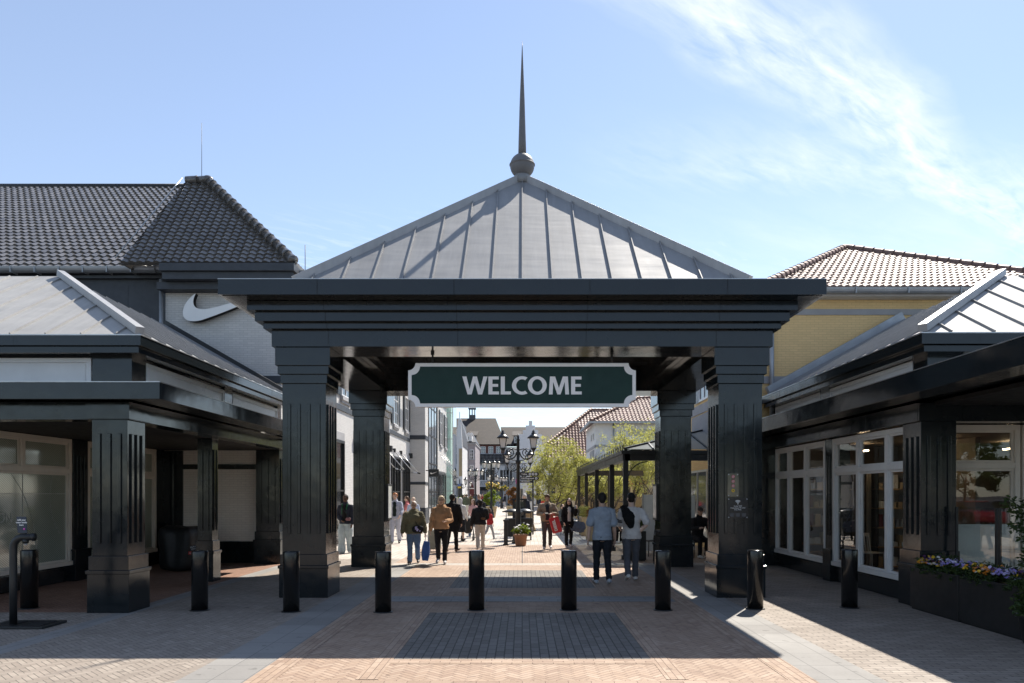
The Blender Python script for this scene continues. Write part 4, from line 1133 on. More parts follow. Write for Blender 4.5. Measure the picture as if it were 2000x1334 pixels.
# ------------------------------------------------------------------ black veranda
ve = thing('black_veranda', 'black metal cafe veranda with glass roof and spiked gutter along the yellow house', 'veranda', (4, 29, 0))
VX, VY0, VY1 = 2.82, 20.4, 37.4
mb = MB(); mb.box(VX - .06, VX + .14, VY0, VY1, 2.72, 2.98); mb.box(VX, YX - .04, VY0, VY0 + .14, 2.72, 2.98); mb.box(VX, YX - .04, VY1 - .14, VY1, 2.72, 2.98)
mb.box(VX - .1, VX - .06, VY0 - .04, VY1, 2.90, 3.0); mb.box(VX - .1, YX - .04, VY0 - .06, VY0 - .0, 2.90, 3.0)
vb = mb
for y in (VY0 + .07, 23.6, 28.4, 33.0, VY1 - .07):
    mb = MB(); mb.box(VX - .04, VX + .10, y - .07, y + .07, 0, 2.72); mb.box(VX - .08, VX + .14, y - .11, y + .11, 0, .12); mb.build('post', 'satin', ve)
mb = MB(); x_, y_ = 4.35, VY1 - .1; mb.box(x_ - .06, x_ + .06, y_ - .06, y_ + .06, 0, 2.72); mb.build('post', 'satin', ve)
mb = MB(); HF = VY0 + 3.2
mb.ext([(VX, VY0, 3.03), (VX, VY1, 3.03), (YX - .03, VY1, 3.88), (YX - .03, HF, 3.88)], (0, 0, .012)); mb.ext([(VX, VY0, 3.03), (YX - .03, HF, 3.88), (YX - .03, VY0, 3.03)], (0, 0, .012)); mb.build('roof_glass', 'roofglass', ve)
def zroof(x, y): return 3.03 + .85 * min((x - VX) / (YX - VX), (y - VY0) / 3.2)
mb = MB(); mb.bar((VX, VY0, 3.04), (YX - .05, HF, 3.89), .06, .09); mb.build('hip_rafter', 'satin', ve)
for x in (3.6, 4.35, 5.1):
    yy_ = VY0 + 3.2 * (x - VX) / (YX - VX)
    mb = MB(); mb.bar((x, VY0, 3.04), (x, yy_, zroof(x, yy_) + .01), .045, .07); mb.build('front_rafter', 'satin', ve)
for i in range(10):
    y = VY0 + .03 + i * (VY1 - VY0 - .06) / 9
    xe_ = YX - .04 if y > HF else VX + (YX - VX) * (y - VY0) / 3.2
    if xe_ - VX < .2: continue
    mb = MB(); mb.bar((VX, y, 2.97), (xe_, y, zroof(xe_, y) - .06), .06, .10); mb.build('rafter', 'satin', ve)
for x in (3.7, 4.6):
    z = 2.97 + (x - VX) / (YX - VX) * .82
    mb = MB(); mb.bar((x, VY0 + 3.2 * (x - VX) / (YX - VX), z), (x, VY1, z), .05, .07); mb.build('purlin', 'satin', ve)
mb = vb
for i in range(34):
    y = VY0 + .2 + i * .51; mb.lathe([(.016, 0), (.010, .1), (.02, .13), (.003, .2)], (VX - .03, y, 2.98), 6)
mb.build('beam', 'satin', ve)
for y in (VY0 + .2, 28.4, 33.0):
    for x0 in (VX + .1, 3.7):
        mb = MB()
        for k in range(7):
            a0, a1 = R(180 - k * 13), R(180 - (k + 1) * 13); mb.bar((x0 + .55 + .55 * math.cos(a0), y, 2.15 + .55 * math.sin(a0)), (x0 + .55 + .55 * math.cos(a1), y, 2.15 + .55 * math.sin(a1)), .03, .03, (0, 1, 0))
        mb.build('scroll_bracket', 'satin', ve)
# grey windscreens between the terrace and the shop
t = thing('terrace_screen', 'grey frosted windscreen standing at the end of the cafe terrace', 'screen', (4.0, 22.2, 0))
mb = MB(); mb.box(3.68, 4.7, 22.5, 22.54, .08, 1.78); mb.build('panel', 'frost', t)
for x in (3.66, 4.72):
    mb = MB(); mb.box(x - .02, x + .02, 22.49, 22.55, 0, 1.82); mb.build('post', 'alu', t)
t = thing('terrace_screen', 'grey frosted windscreen behind the seated man in the cap', 'screen', (5.1, 22.6, 0))
mb = MB(); mb.box(4.85, 5.33, 22.9, 22.94, .08, 1.76); mb.build('panel', 'frost', t)
mb = MB(); mb.box(4.81, 4.85, 22.89, 22.95, 0, 1.8); mb.build('post', 'alu', t)

# ------------------------------------------------------------------ white houses right of the street
wh = thing('white_house', 'white rendered house with glossy pantile hipped roof above the street trees', 'building', (12, 76, 0))
WX, WY = 6.9, 70.0
mb = MB(); mb.box(WX, 18, WY, 80, 0, 8.6); mb.build('wall', 'bluewhite', wh)
mb = MB(); mb.box(WX - .06, 18, WY - .06, WY, 6.2, 6.45); mb.box(WX - .06, WX, WY - .06, 80, 6.2, 6.45); mb.box(10, 13.5, WY - .03, WY, 7.3, 7.9); mb.build('stone_band', 'stone', wh)
mb = MB(); e0 = [Vector(q) for q in ((WX - .5, WY - .6, 8.6), (18.5, WY - .6, 8.6), (18.5, 80.6, 8.6), (WX - .5, 80.6, 8.6))]
apx = Vector((11.75, 74.6, 11.45)); 
tiles(mb, [e0[0], e0[1], Vector((13.2, 74.6, 11.45)), apx], tw=.36, th=.45, amp=.06, lift=.05); tiles(mb, [e0[3], e0[0], apx], tw=.36, th=.45, amp=.06, lift=.05)
rf = mb.build('roof', 'pan_tile', wh, recalc=False)
mb = MB(); ridge_tiles(mb, e0[0] + Vector((0, 0, .1)), apx + Vector((0, 0, .1)), .17, .45); ridge_tiles(mb, apx, Vector((13.2, 74.6, 11.5)), .17, .45); ridge_tiles(mb, e0[1], Vector((13.2, 74.6, 11.5)), .17, .45); mb.build('ridge_tile', 'red_tile', rf)
mb = MB(); mb.box(WX - .65, 18.5, WY - .75, WY - .55, 8.42, 8.6); mb.box(WX - .7, WX - .5, WY - .7, 80.6, 8.42, 8.6); mb.build('gutter', 'gutter', wh)
mb = MB(); mb.tube([(8.6, WY - .1, 4), (8.6, WY - .1, 8.5)], .07, 8); mb.build('downpipe', 'gutter', wh)
for y in (70.9, 72.4, 73.9): window(wh, 'x', WX, -1, y, y + .9, 4.9, 6.1, 1, 1, 'greywhite', 'darkglass')
for y in (71.2, 73.2): window(wh, 'x', WX, -1, y, y + .9, 7.0, 7.7, 1, 1, 'greywhite', 'darkglass')
window(wh, 'y', WY, -1, 10.2, 12.4, 4.6, 6.1, 2, 2, 'greywhite', 'skyglass')
mb = MB(); mb.box(2.8, 15, 66.6, 70, 3.7, 4.6); mb.build('flat_porch', 'tan', wh)
for x in (3.2, 4.6, 6.0, 7.4, 8.8, 10.2):
    mb = MB(); mb.box(x - .2, x + .2, 66.9, 67.3, 0, 3.7); mb.build('column', 'tan', wh)
window(wh, 'y', 69.0, -1, 3.5, 12, .2, 3.4, 8, 1, 'tan', 'darkglass', name='shop_front')
mb = MB(); mb.box(3.4, 12.2, 69.0, 70, 0, 3.7); mb.build('shop_wall', 'render', wh)
w2 = thing('red_roofed_house', 'house with long pantile roof and red tiled wing behind the spring tree', 'building', (9, 98, 0))
mb = MB(); mb.box(3.6, 24, 90, 110, 0, 7.8); mb.box(2.6, 9, 84, 92, 0, 5.9); mb.build('wall', 'render', w2)
a0, a1, a2_, a3 = Vector((3.0, 89.4, 7.8)), Vector((24, 89.4, 7.8)), Vector((24, 96.5, 12.7)), Vector((8.95, 96.5, 12.75))
mb = MB(); tiles(mb, [a0, a1, a2_, a3], tw=.4, th=.5, amp=.07, lift=.05)
mb.ext([a0, a3, Vector((8.95, 104, 12.75)), Vector((3.0, 110.6, 7.8))], (.02, 0, -.05))
rf = mb.build('roof', 'pan_tile', w2, recalc=False)
mb = MB(); ridge_tiles(mb, a0 + Vector((0, 0, .1)), a3 + Vector((0, 0, .1)), .2, .5); ridge_tiles(mb, a3, a2_, .2, .5); mb.build('ridge_tile', 'red_tile', rf)
b0_, b1_, b2_ = Vector((2.2, 83.4, 5.9)), Vector((10.4, 83.4, 5.9)), Vector((6.3, 87.6, 10.2))
mb = MB(); tiles(mb, [b0_, b1_, b2_], tw=.36, th=.45, amp=.06, lift=.05); mb.ext([b0_, b2_, Vector((2.2, 92, 5.9))], (0, 0, -.05)); mb.ext([b1_, b2_, Vector((10.4, 92, 5.9))], (0, 0, -.05)); mb.build('wing_roof', 'red_tile', w2, recalc=False)
for x in (3.2, 4.6, 6): window(w2, 'y', 84, -1, x, x + .8, 3.6, 5.4, 1, 2, 'greywhite', 'darkglass')
window(w2, 'y', 84, -1, 3.0, 8.8, .2, 3.0, 5, 1, 'satin', 'darkglass', name='shop_front')
# low shop under the trees with green and red signs
gs = thing('green_front_shop', 'low shop with grey green fascia and red sign behind the veranda', 'shop', (7, 52, 0))
mb = MB(); mb.box(3.9, 12, 54, 60, 0, 3.9); mb.build('wall', 'tan', gs)
mb = MB(); mb.box(3.9, 6.4, 53.86, 54, 2.35, 3.1); mb.build('green_fascia', plain('grey_green_fascia', (.14, .17, .15), .5), gs)
mb = MB(); mb.box(6.6, 9.0, 53.7, 54, 2.5, 2.9); mb.box(6.9, 7.6, 53.6, 53.7, 2.0, 2.5); mb.build('red_sign', 'red', gs)
for x in (4.1, 5.4, 6.7, 8.0): window(gs, 'y', 54, -1, x, x + 1.1, .1, 2.3, 1, 1, 'satin', 'darkglass')
mb = MB()
for x in (3.92, 5.25, 6.55, 7.85): mb.box(x, x + .16, 53.85, 54, 0, 2.35)
mb.build('yellow_pilaster', 'yellow_brick', gs)
kt = thing('ticket_kiosk', 'pale kiosk with small grey screen behind the direction sign', 'kiosk', (.9, 60, 0))
a, b = px(1021, 985, 56), px(1041, 938, 56)
mb = MB(); mb.box(.05, .86, 56, 57.5, 0, 2.9); mb.build('body', 'greywhite', kt, .02)
mb = MB(); mb.box(.35, .72, 55.95, 56, 1.25, 2.0); mb.build('screen', 'darkclad', kt)

# ------------------------------------------------------------------ far end of the street
fb = thing('shingle_roofed_hall', 'large far building with brown hipped roof, cupola and lettered shop front', 'building', (-4, 130, 0))
Yf = 120.0
def fx(x): return px(x, 900, Yf).x
def fz(y): return px(1000, y, Yf).z
zE = fz(868)
mb = MB(); mb.box(-16, fx(986), Yf, Yf + 18, 0, zE); mb.box(fx(986), 14, Yf + 1.5, Yf + 16, 0, fz(872)); mb.build('wall', 'render', fb)
mb = MB(); mb.box(fx(921), fx(986), Yf - .06, Yf, fz(887), fz(869)); mb.build('brick_storey', 'red_brick', fb)
yr = Yf + 9; zr = H + (CY - 817) / F * yr
mb = MB()
E = [Vector((-17, Yf - .5, zE)), Vector((fx(988), Yf - .5, zE)), Vector((px(968, 817, yr).x, yr, zr)), Vector((-17, yr, zr))]
mb.ext(E, (0, .05, -.1)); mb.ext([E[1], Vector((fx(988), Yf + 18.5, zE)), E[2]], (-.05, 0, -.1))
yr2 = Yf + 8.5; zr2 = H + (CY - 834) / F * yr2
mb.ext([Vector((fx(980), Yf + 1.2, fz(870))), Vector((15, Yf + 1.2, fz(870))), Vector((15, yr2, zr2)), Vector((fx(975), yr2, zr2))], (0, .05, -.1))
rf = mb.build('roof', 'brown_shingle', fb)
for x in (917, 1003):
    dz0, dz1 = fz(866), fz(852)
    mb = MB(); a, b = fx(x), fx(x + 13); mb.box(a, b, Yf - .3, Yf + 5, dz0, dz1); d = mb.build('dormer', 'slate', rf)
    window(rf, 'y', Yf - .3, -1, a + .15, b - .15, dz0 + .1, dz1 - .1, 2, 2, 'white_panel', 'darkglass', name='dormer_window')
    mb = MB(); mb.ext([(a - .2, Yf - .6, dz1), (b + .2, Yf - .6, dz1), (b + .2, Yf + 3.5, dz1 + 1.0), (a - .2, Yf + 3.5, dz1 + 1.0)], (0, 0, .1)); mb.build('dormer_roof', 'brown_shingle', d)
cx_, cz_ = px(922.5, 817, yr).x, zr
mb = MB(); mb.box(cx_ - .55, cx_ + .55, yr - .5, yr + .5, cz_ - .8, cz_ + .55)
for dx in (-.45, 0, .45): mb.box(cx_ + dx - .09, cx_ + dx + .09, yr - .45, yr - .3, cz_ + .55, cz_ + 1.55)
mb.box(cx_ - .65, cx_ + .65, yr - .6, yr + .6, cz_ + 1.55, cz_ + 1.75); mb.build('cupola', 'slate', rf)
for i in range(4):
    a = fx(924 + i * 15 + 3 * 0); window(fb, 'y', Yf - .06, -1, a, a + .78, fz(885.5), fz(872), 2, 3, 'white_panel', 'skyglass', fw=.06)
# dark lattice band
t_ = MB(); a, b = fx(930), fx(989); t_.box(a, b, Yf - .5, Yf - .42, fz(905.5), fz(887))
for i in range(22):
    for j in range(6):
        x = a + .15 + (b - a - .3) * i / 21; z = fz(904) + j * .24; t_.box(x - .03, x + .03, Yf - .54, Yf - .5, z, z + .13, 1)
t_.build('lattice_screen', ['joint', 'stone'], fb)
t_ = MB(); t_.box(a, fx(1010), Yf - .1, Yf, fz(909), fz(905.5)); t_.box(a, fx(1010), Yf - .1, Yf, fz(941.5), fz(940)); t_.box(a, fx(1010), Yf - .2, Yf, fz(887), fz(885.6)); t_.build('stone_band', 'stone', fb)
for x in (936, 948, 983): 
    a = fx(x); window(fb, 'y', Yf, -1, a, a + 1.0, fz(938.5), fz(918), 2, 2, 'white_panel', 'skyglass'); shutters(fb, 'y', Yf, -1, a, a + 1.0, fz(938.5), fz(918), .5)
window(fb, 'y', Yf, -1, fx(981), fx(1001), fz(938), fz(918), 3, 2, 'white_panel', 'frost')
window(fb, 'y', Yf, -1, fx(931), fx(953), .3, fz(953), 4, 1, 'satin', 'skyglass', name='shop_front'); window(fb, 'y', Yf, -1, fx(966), fx(982), .3, fz(953), 3, 1, 'satin', 'skyglass', name='shop_front')
t_ = MB(); t_.box(fx(930), fx(954), Yf - .9, Yf, fz(958), fz(951)); t_.box(fx(965), fx(983), Yf - .9, Yf, fz(958), fz(953)); t_.build('shop_awning', 'joint', fb)
text('ARMANI', .95, 'stone', fb, (fx(958), Yf - .05, fz(945)), (1, 0, 0), (0, 0, 1), .08)
# stepped gable
sg = thing('stepped_gable_house', 'white house with stepped gable at the far end of the street', 'building', (2, 116, 0))
Yg = 112.0
def gpt(x, y): return px(x, y, Yg)
st = [(1013, 985), (1013, 848), (1021, 848), (1021, 840), (1027, 840), (1027, 831), (1033, 831), (1033, 822), (1039.5, 822), (1039.5, 831), (1045, 831), (1045, 840), (1051, 840), (1051, 848), (1058, 848), (1058, 985)]
pts = [gpt(x, y) for x, y in st]
mb = MB(); mb.ext(pts, (0, .4, 0)); mb.build('gable_wall', 'bluewhite', sg)
mb = MB(); mb.box(pts[0].x + .05, pts[-1].x - .05, Yg + .4, Yg + 8, 0, gpt(0, 850).z); mb.build('house_body', 'bluewhite', sg)
for x in (1018, 1040): window(sg, 'y', Yg, -1, gpt(x, 0).x, gpt(x + 10, 0).x, gpt(0, 935).z, gpt(0, 912).z, 2, 2, 'greywhite', 'darkglass')
for x in (1016, 1032, 1047): window(sg, 'y', Yg, -1, gpt(x, 0).x, gpt(x + 9, 0).x, .2, 2.6, 1, 1, 'tan', 'darkglass', name='shop_front')
# lilac corner house and grey neighbours, left
lh = thing('lilac_house', 'lilac grey corner house with stone quoins, slate roof and arched door', 'building', (-9, 98, 0))
Yl = 92.0
def lx(x): return px(x, 0, Yl).x
def lz(y): return px(0, y, Yl).z
mb = MB(); mb.box(lx(902), lx(928), Yl, Yl + 10, 0, lz(868)); mb.build('wall', 'pinkgrey', lh)
mb = MB(); mb.box(lx(901), lx(929.5), Yl - .3, Yl + 10, lz(868), lz(864)); mb.box(lx(902), lx(928.4), Yl - .08, Yl, lz(899), lz(897)); mb.build('cornice', 'stone', lh)
mb = MB()
for k in range(11): 
    z = lz(985 - k * 11.0); mb.box(lx(912.5), lx(914.5), Yl - .05, Yl, z, z + .26); mb.box(lx(926.5), lx(928.3), Yl - .05, Yl, z, z + .26)
mb.build('quoins', 'stone', lh)
for y0, y1 in ((898, 878), (930, 908)):
    for x in (904.5, 917.5): window(lh, 'y', Yl, -1, lx(x), lx(x + 7.5), lz(y0), lz(y1), 2, 3, 'white_panel', 'darkglass', fw=.08)
mb = MB(); mb.ext([(lx(917), Yl - .06, 0), (lx(926), Yl - .06, 0), (lx(926), Yl - .06, lz(954)), (lx(921.5), Yl - .06, lz(942)), (lx(917), Yl - .06, lz(954))], (0, .06, 0)); d = mb.build('door', 'darkred', lh)
mb = MB(); mb.box(lx(917), lx(926), Yl - .3, Yl - .06, lz(955), lz(953)); mb.build('door_canopy', 'lamp_glass', d)
mb = MB(); r0 = [Vector((lx(900), Yl - .4, lz(864))), Vector((lx(930), Yl - .4, lz(864))), Vector((lx(917), Yl + 4.5, lz(838)))]
mb.ext(r0, (0, .05, -.1)); mb.ext([r0[1], Vector((lx(930), Yl + 10, lz(864))), r0[2]], (-.05, 0, -.1)); mb.ext([r0[0], Vector((lx(900), Yl + 10, lz(864))), r0[2]], (.05, 0, -.1)); rf = mb.build('roof', 'slate', lh)
mb = MB(); mb.box(lx(910), lx(922), Yl - .35, Yl + 3, lz(862), lz(850)); mb.ext([(lx(909), Yl - .5, lz(850)), (lx(922.5), Yl - .5, lz(850)), (lx(916), Yl - .5, lz(845))], (0, 3, 0)); d = mb.build('dormer', 'bluewhite', rf)
window(rf, 'y', Yl - .35, -1, lx(914), lx(918), lz(861), lz(852), 1, 1, 'white_panel', 'darkglass', name='dormer_window')
gh = thing('slim_gable_house', 'narrow tall white gable house with tan window grid on the left street side', 'building', (-7, 80, 0))
Yh = 78.0
def hx(x): return px(x, 0, Yh).x
def hz(y): return px(0, y, Yh).z
mb = MB(); mb.ext([(hx(892), Yh, 0), (hx(903), Yh, 0), (hx(903), Yh, hz(872)), (hx(899.5), Yh, hz(817)), (hx(895), Yh, hz(817)), (hx(892), Yh, hz(850))], (0, .4, 0)); mb.build('gable_wall', 'bluewhite', gh)
mb = MB(); mb.ext([(hx(899.5), Yh + .02, hz(819)), (hx(900.5), Yh + .02, hz(819)), (hx(914), Yh + .02, hz(858)), (hx(914), Yh + .02, hz(864))], (0, .3, 0)); mb.build('parapet', 'bluewhite', gh)
mb = MB(); mb.tube([(hx(897.5), Yh + .2, hz(817)), (hx(897.5), Yh + .2, hz(804))], .03, 6); mb.build('finial', 'satin', gh)
mb = MB(); mb.box(hx(893), hx(902), Yh + .4, Yh + 8, 0, hz(868)); mb.build('house_body', 'bluewhite', gh)
mb = MB(); mb.ext([(hx(892), Yh + .4, hz(870)), (hx(903), Yh + .4, hz(870)), (hx(898), Yh + .4, hz(820))], (0, 8, 0)); mb.build('roof', 'slate', gh)
window(gh, 'y', Yh, -1, hx(896.5), hx(902.5), hz(930), hz(876), 3, 12, 'tan', 'tan', fw=.07, name='window_grid')
window(gh, 'y', Yh, -1, hx(893.5), hx(902.5), .2, hz(945), 2, 1, 'satin', 'darkglass', name='shop_front')
ng = thing('grey_roofed_house', 'white house with dark slate roof between the glass tower and slim gable', 'building', (-10, 88, 0))
Yn = 86.0
def nx_(x): return px(x, 0, Yn).x
def nz_(y): return px(0, y, Yn).z
mb = MB(); mb.box(-16, nx_(894), Yn, Yn + 9, 0, nz_(870)); mb.build('wall', 'render', ng)
mb = MB(); mb.ext([(-17, Yn - .4, nz_(870)), (nx_(895), Yn - .4, nz_(870)), (nx_(889), Yn + 4, nz_(832)), (-17, Yn + 4, nz_(832))], (0, .05, -.1)); mb.build('roof', 'slate', ng)
mb = MB(); mb.box(-16, nx_(893.5), Yn - .12, Yn, nz_(906), nz_(887)); mb.build('dark_band', 'slate', ng)
window(ng, 'y', Yn, -1, nx_(881), nx_(893), nz_(886), nz_(873), 3, 2, 'white_panel', 'skyglass'); window(ng, 'y', Yn, -1, nx_(881.5), nx_(892), nz_(938), nz_(918), 2, 2, 'white_panel', 'darkglass')
window(ng, 'y', Yn, -1, nx_(881), nx_(893), .2, nz_(950), 2, 1, 'satin', 'darkglass', name='shop_front')
# ------------------------------------------------------------------ plants
def leaf_cloud(mb, centers, n, rad, size, rnd, m=0, flat=.8, shade=True):
    for _ in range(n):
        c, r = rnd.choice(centers)
        d = Vector((rnd.gauss(0, 1), rnd.gauss(0, 1), rnd.gauss(0, 1)))
        d = d.normalized() * (rnd.random() ** .6) * r * rad; d.z *= flat
        p = c + d; s = size * rnd.uniform(.6, 1.35)
        a = Vector((rnd.gauss(0, 1), rnd.gauss(0, 1), rnd.gauss(0, .7))).normalized()
        b = a.cross(Vector((rnd.gauss(0, 1), rnd.gauss(0, 1), rnd.gauss(0, 1)))).normalized()
        mb.add([p - a * s, p + b * s * .42, p + a * s, p - b * s * .42], [(0, 1, 2, 3)], m, False, max(.02, min(1, rnd.gauss(.5, .25))))
def grow(rnd, mb, p, d, L, r, depth, tips, spread=.6, up=.15, bend=.25):
    """recursive limbs; collects tip positions"""
    pts = [p]; q = p.copy(); dd = d.copy(); k = 4
    for i in range(k):
        dd = (dd + Vector((rnd.gauss(0, bend), rnd.gauss(0, bend), rnd.gauss(0, bend * .5) + up * .3))).normalized()
        q = q + dd * (L / k); pts.append(q.copy())
        if depth <= 1: tips.append((q.copy(), L * .30))
    mb.tube(pts, [r * (1 - .45 * i / k) for i in range(k + 1)], 6 if depth > 1 else 4)
    if depth == 0: return
    for i in range(3 if depth > 1 else 3):
        nd = (dd + Vector((rnd.gauss(0, spread), rnd.gauss(0, spread), rnd.gauss(0, spread * .6) + up))).normalized()
        grow(rnd, mb, pts[rnd.randint(2, k)], nd, L * rnd.uniform(.62, .82), r * .5, depth - 1, tips, spread, up, bend)
def tree(name, label, loc, stems, h, crown, leafm, nleaf, lsize, seed, spread=.6, group=None, depth=3):
    rnd = random.Random(seed); t = thing(name, label, 'tree', loc, group); loc = Vector(loc)
    wood = MB(); tips = []
    for i in range(stems):
        a = 2 * math.pi * i / stems + rnd.random(); ln = rnd.uniform(.1, .45) if stems > 1 else .05
        grow(rnd, wood, loc + Vector((.12 * math.cos(a), .12 * math.sin(a), -.05)) * (stems > 1) + loc * (stems == 1), Vector((ln * math.cos(a), ln * math.sin(a), 1)).normalized(), h * .42, .05 * h / 4 + .02, depth, tips, spread, .18)
    tips = [(p, r) for p, r in tips if p.z > h * .26]
    wood.build('trunk', 'bark', t)
    if crown:                               # push tips into the wanted crown volume
        (cx, cy, cz), (rx, ry, rz) = crown
        C = Vector((cx, cy, cz)); n2 = []
        for p, r in tips:
            d = p - C; e = math.sqrt((d.x / rx) ** 2 + (d.y / ry) ** 2 + (d.z / rz) ** 2)
            if e > 1.05: d = d / e * rnd.uniform(.75, 1.05)
            n2.append((C + d, r))
        for _ in range(len(tips) // 2):
            d = Vector((rnd.gauss(0, 1), rnd.gauss(0, 1), rnd.gauss(0, 1))).normalized() * rnd.uniform(.5, 1.0)
            n2.append((C + Vector((d.x * rx, d.y * ry, d.z * rz)), h * rnd.uniform(.04, .09)))
        tips = n2
    mb = MB(); leaf_cloud(mb, tips, nleaf, 1.0, lsize, rnd); mb.build('crown', leafm, t, recalc=False)
    return t
tree('street_tree', 'pale green spring tree with loose feathery crown right of the lamp post', (2.25, 40, 0), 3, 4.9, ((1.75, 40, 3.1), (1.85, 1.7, 1.95)), 'leaf_spring', 17000, .055, 11, .7)
tree('street_tree', 'pale green spring tree rising behind the black veranda roof', (6.4, 45, 0), 3, 6.4, ((6.7, 45, 4.1), (2.2, 1.9, 2.4)), 'leaf_spring', 16000, .062, 23, .7)
tree('street_tree', 'spring tree with leaning pale stems seen under the veranda roof', (4.4, 46, 0), 3, 4.4, ((4.3, 46, 2.9), (1.9, 1.5, 1.2)), 'leaf_spring', 12000, .058, 31, .8)
tree('street_tree', 'small spring tree at the far right edge of the veranda', (4.9, 41, 0), 2, 4.0, ((4.7, 41, 2.4), (.9, 1.1, 1.1)), 'leaf_spring', 6000, .055, 37, .8)
# trees and parked cars of the car park behind the camera (they show in the glass and the gloss)
protos = []
for i, (sd, hh) in enumerate(((41, 9.5), (47, 8.0))):
    lab = ('tall green car park tree across the road, reflected in the cafe glass', 'shorter green car park tree across the road, reflected in the cafe glass')[i]
    protos.append(tree('car_park_tree', lab, (0, 0, 0), 1, hh, ((0, 0, hh * .56), (hh * .46, hh * .44, hh * .40)), 'leaf_green', 9000, .17, sd, .7, 'trees along the car park', 3))
spots = [(-44, -46, 1), (-34, -52, 0), (-25, -47, 1), (-16, -54, 0), (-7, -49, 0), (3, -53, 1), (11, -47, 0), (20, -52, 0), (28, -44, 1), (34, -38, 0), (41, -44, 1), (47, -38, 0), (54, -46, 0), (61, -40, 1), (24, -36, 1)]
seen = set()
for i, (x, y, k) in enumerate(spots):
    o = protos[k] if k not in seen else copy_tree(protos[k]); seen.add(k)
    o.location = (x, y, 0); o.rotation_euler = (0, 0, i * 1.3); s = 1 + .08 * math.sin(i * 2.1); o.scale = (s, s, s)

def car(paint, label):
    t = thing('parked_car', label, 'car', (0, 0, 0), 'cars parked behind the camera')
    side = [(-2.15, .35), (-2.2, .62), (-2.05, .86), (-1.2, .95), (1.5, .98), (2.0, .9), (2.18, .7), (2.15, .35)]
    mb = MB(); mb.ext([(x, -.86, z) for x, z in side], (0, 1.72, 0)); mb.build('body', paint, t, .07)
    cab = [(-1.3, .94), (-.62, 1.42), (.75, 1.45), (1.55, .96)]
    mb = MB(); mb.ext([(x, -.74, z) for x, z in cab], (0, 1.48, 0)); c = mb.build('cabin', 'darkglass', t, .05)
    mb = MB(); mb.box(-.66, .8, -.68, .68, 1.425, 1.475); mb.build('roof_panel', paint, c, .02)
    for x in (-1.32, 1.32):
        for y in (-.8, .8):
            mb = MB(); mb.tube([(x, y - .1, .32), (x, y + .1, .32)], .32, 20); w_ = mb.build('wheel', 'black', t)
            mb = MB(); mb.tube([(x, y - .106, .32), (x, y + .106, .32)], .19, 14); mb.build('rim', 'alu', w_)
    for y in (-.62, .62):
        mb = MB(); mb.box(-2.2, -2.12, y - .16, y + .16, .62, .76); mb.build('headlight', 'lamp_glass', t)
    return t
M['car_white'] = plain('white_car_paint', (.6, .6, .6), .15, coat=.6); M['car_dark'] = plain('dark_car_paint', (.02, .022, .026), .12, coat=.7); M['car_red'] = plain('red_car_paint', (.25, .01, .02), .12, coat=.7)
cols_ = [('car_white', 'white'), ('car_dark', 'black'), ('car_red', 'dark red')]
cp = [car(m, f'{n} hatchback parked in the car park row behind the viewer') for m, n in cols_]
for i in range(9):
    k = i % 3
    o = cp[k] if i < 3 else copy_tree(cp[k]); o.location = (11 + i * 2.75, -17 + (i % 2) * .4, -.03); o.rotation_euler = (0, 0, R(90 + (i % 3) * 2))

def pot(parent, loc, r0, r1, h, mat='terracotta'):
    mb = MB(); mb.lathe([(r0, 0), (r0 + .01, .02), (r1, h - .07), (r1 + .03, h - .06), (r1 + .03, h), (r1 - .03, h), (r1 - .05, h - .05), (.01, h - .05)], loc, 24); return mb.build('pot', mat, parent)
def potted(name, label, loc, r0, r1, h, clouds, leafm, n, size, seed, potm='terracotta', flowers=None):
    t = thing(name, label, 'plant', loc); loc = Vector(loc); pot(t, loc, r0, r1, h, potm)
    rnd = random.Random(seed); cl = [(loc + Vector(c), r) for c, r in clouds]
    mb = MB(); leaf_cloud(mb, cl, n, 1, size, rnd); mb.build('foliage', leafm, t, recalc=False)
    mb = MB()
    for c, r in cl: mb.tube([loc + Vector((0, 0, h - .06)), (loc + c) / 2 + Vector((0, 0, h * .2)), c], [.012, .009, .004], 5)
    mb.build('stems', 'bark', t)
    if flowers:
        fm, k, s = flowers; mb = MB()
        for _ in range(k):
            c, r = rnd.choice(cl); d = Vector((rnd.gauss(0, 1), rnd.gauss(0, 1), rnd.gauss(.5, .6))).normalized() * r; blossom(mb, c + d, s, rnd)
        mb.build('flowers', fm, t, recalc=False)
    return t
def blossom(mb, p, s, rnd, m=0):
    nrm = Vector((rnd.gauss(0, .6), rnd.gauss(-.5, .5), 1)).normalized(); a = nrm.orthogonal().normalized(); b = nrm.cross(a)
    for k in range(5):
        q0, q1 = R(72 * k - 34), R(72 * k + 34)
        mb.add([p, p + (a * math.cos(q0) + b * math.sin(q0)) * s + nrm * s * .2, p + (a * math.cos((q0 + q1) / 2) + b * math.sin((q0 + q1) / 2)) * s * 1.25 + nrm * s * .3, p + (a * math.cos(q1) + b * math.sin(q1)) * s + nrm * s * .2], [(0, 1, 2, 3)], m, False, rnd.random())
g = gnd(1017, 1067); g.y += .25
potted('flower_pot', 'terracotta pot of pale spring flowers at the foot of the lamp post', g, .17, .225, .40, [((-.15, 0, .52), .16), ((.12, -.05, .6), .2), ((.18, .05, .52), .15), ((0, 0, .55), .2)], 'leaf_bright', 420, .06, 5, flowers=('petal_white', 40, .028))
g = gnd(961, 1008)
potted('tall_pot_shrub', 'tall stone pot with bright green leafy shrub in the middle of the street', (px(960, 0, 57).x, 57, 0), .28, .42, .85, [((0, 0, 1.1), .35), ((-.35, 0, 1.3), .3), ((.32, .1, 1.5), .38), ((-.1, 0, 1.75), .35), ((.15, 0, 1.95), .2), ((-.45, 0, 1.6), .16)], 'leaf_bright', 900, .10, 6, potm='tan')
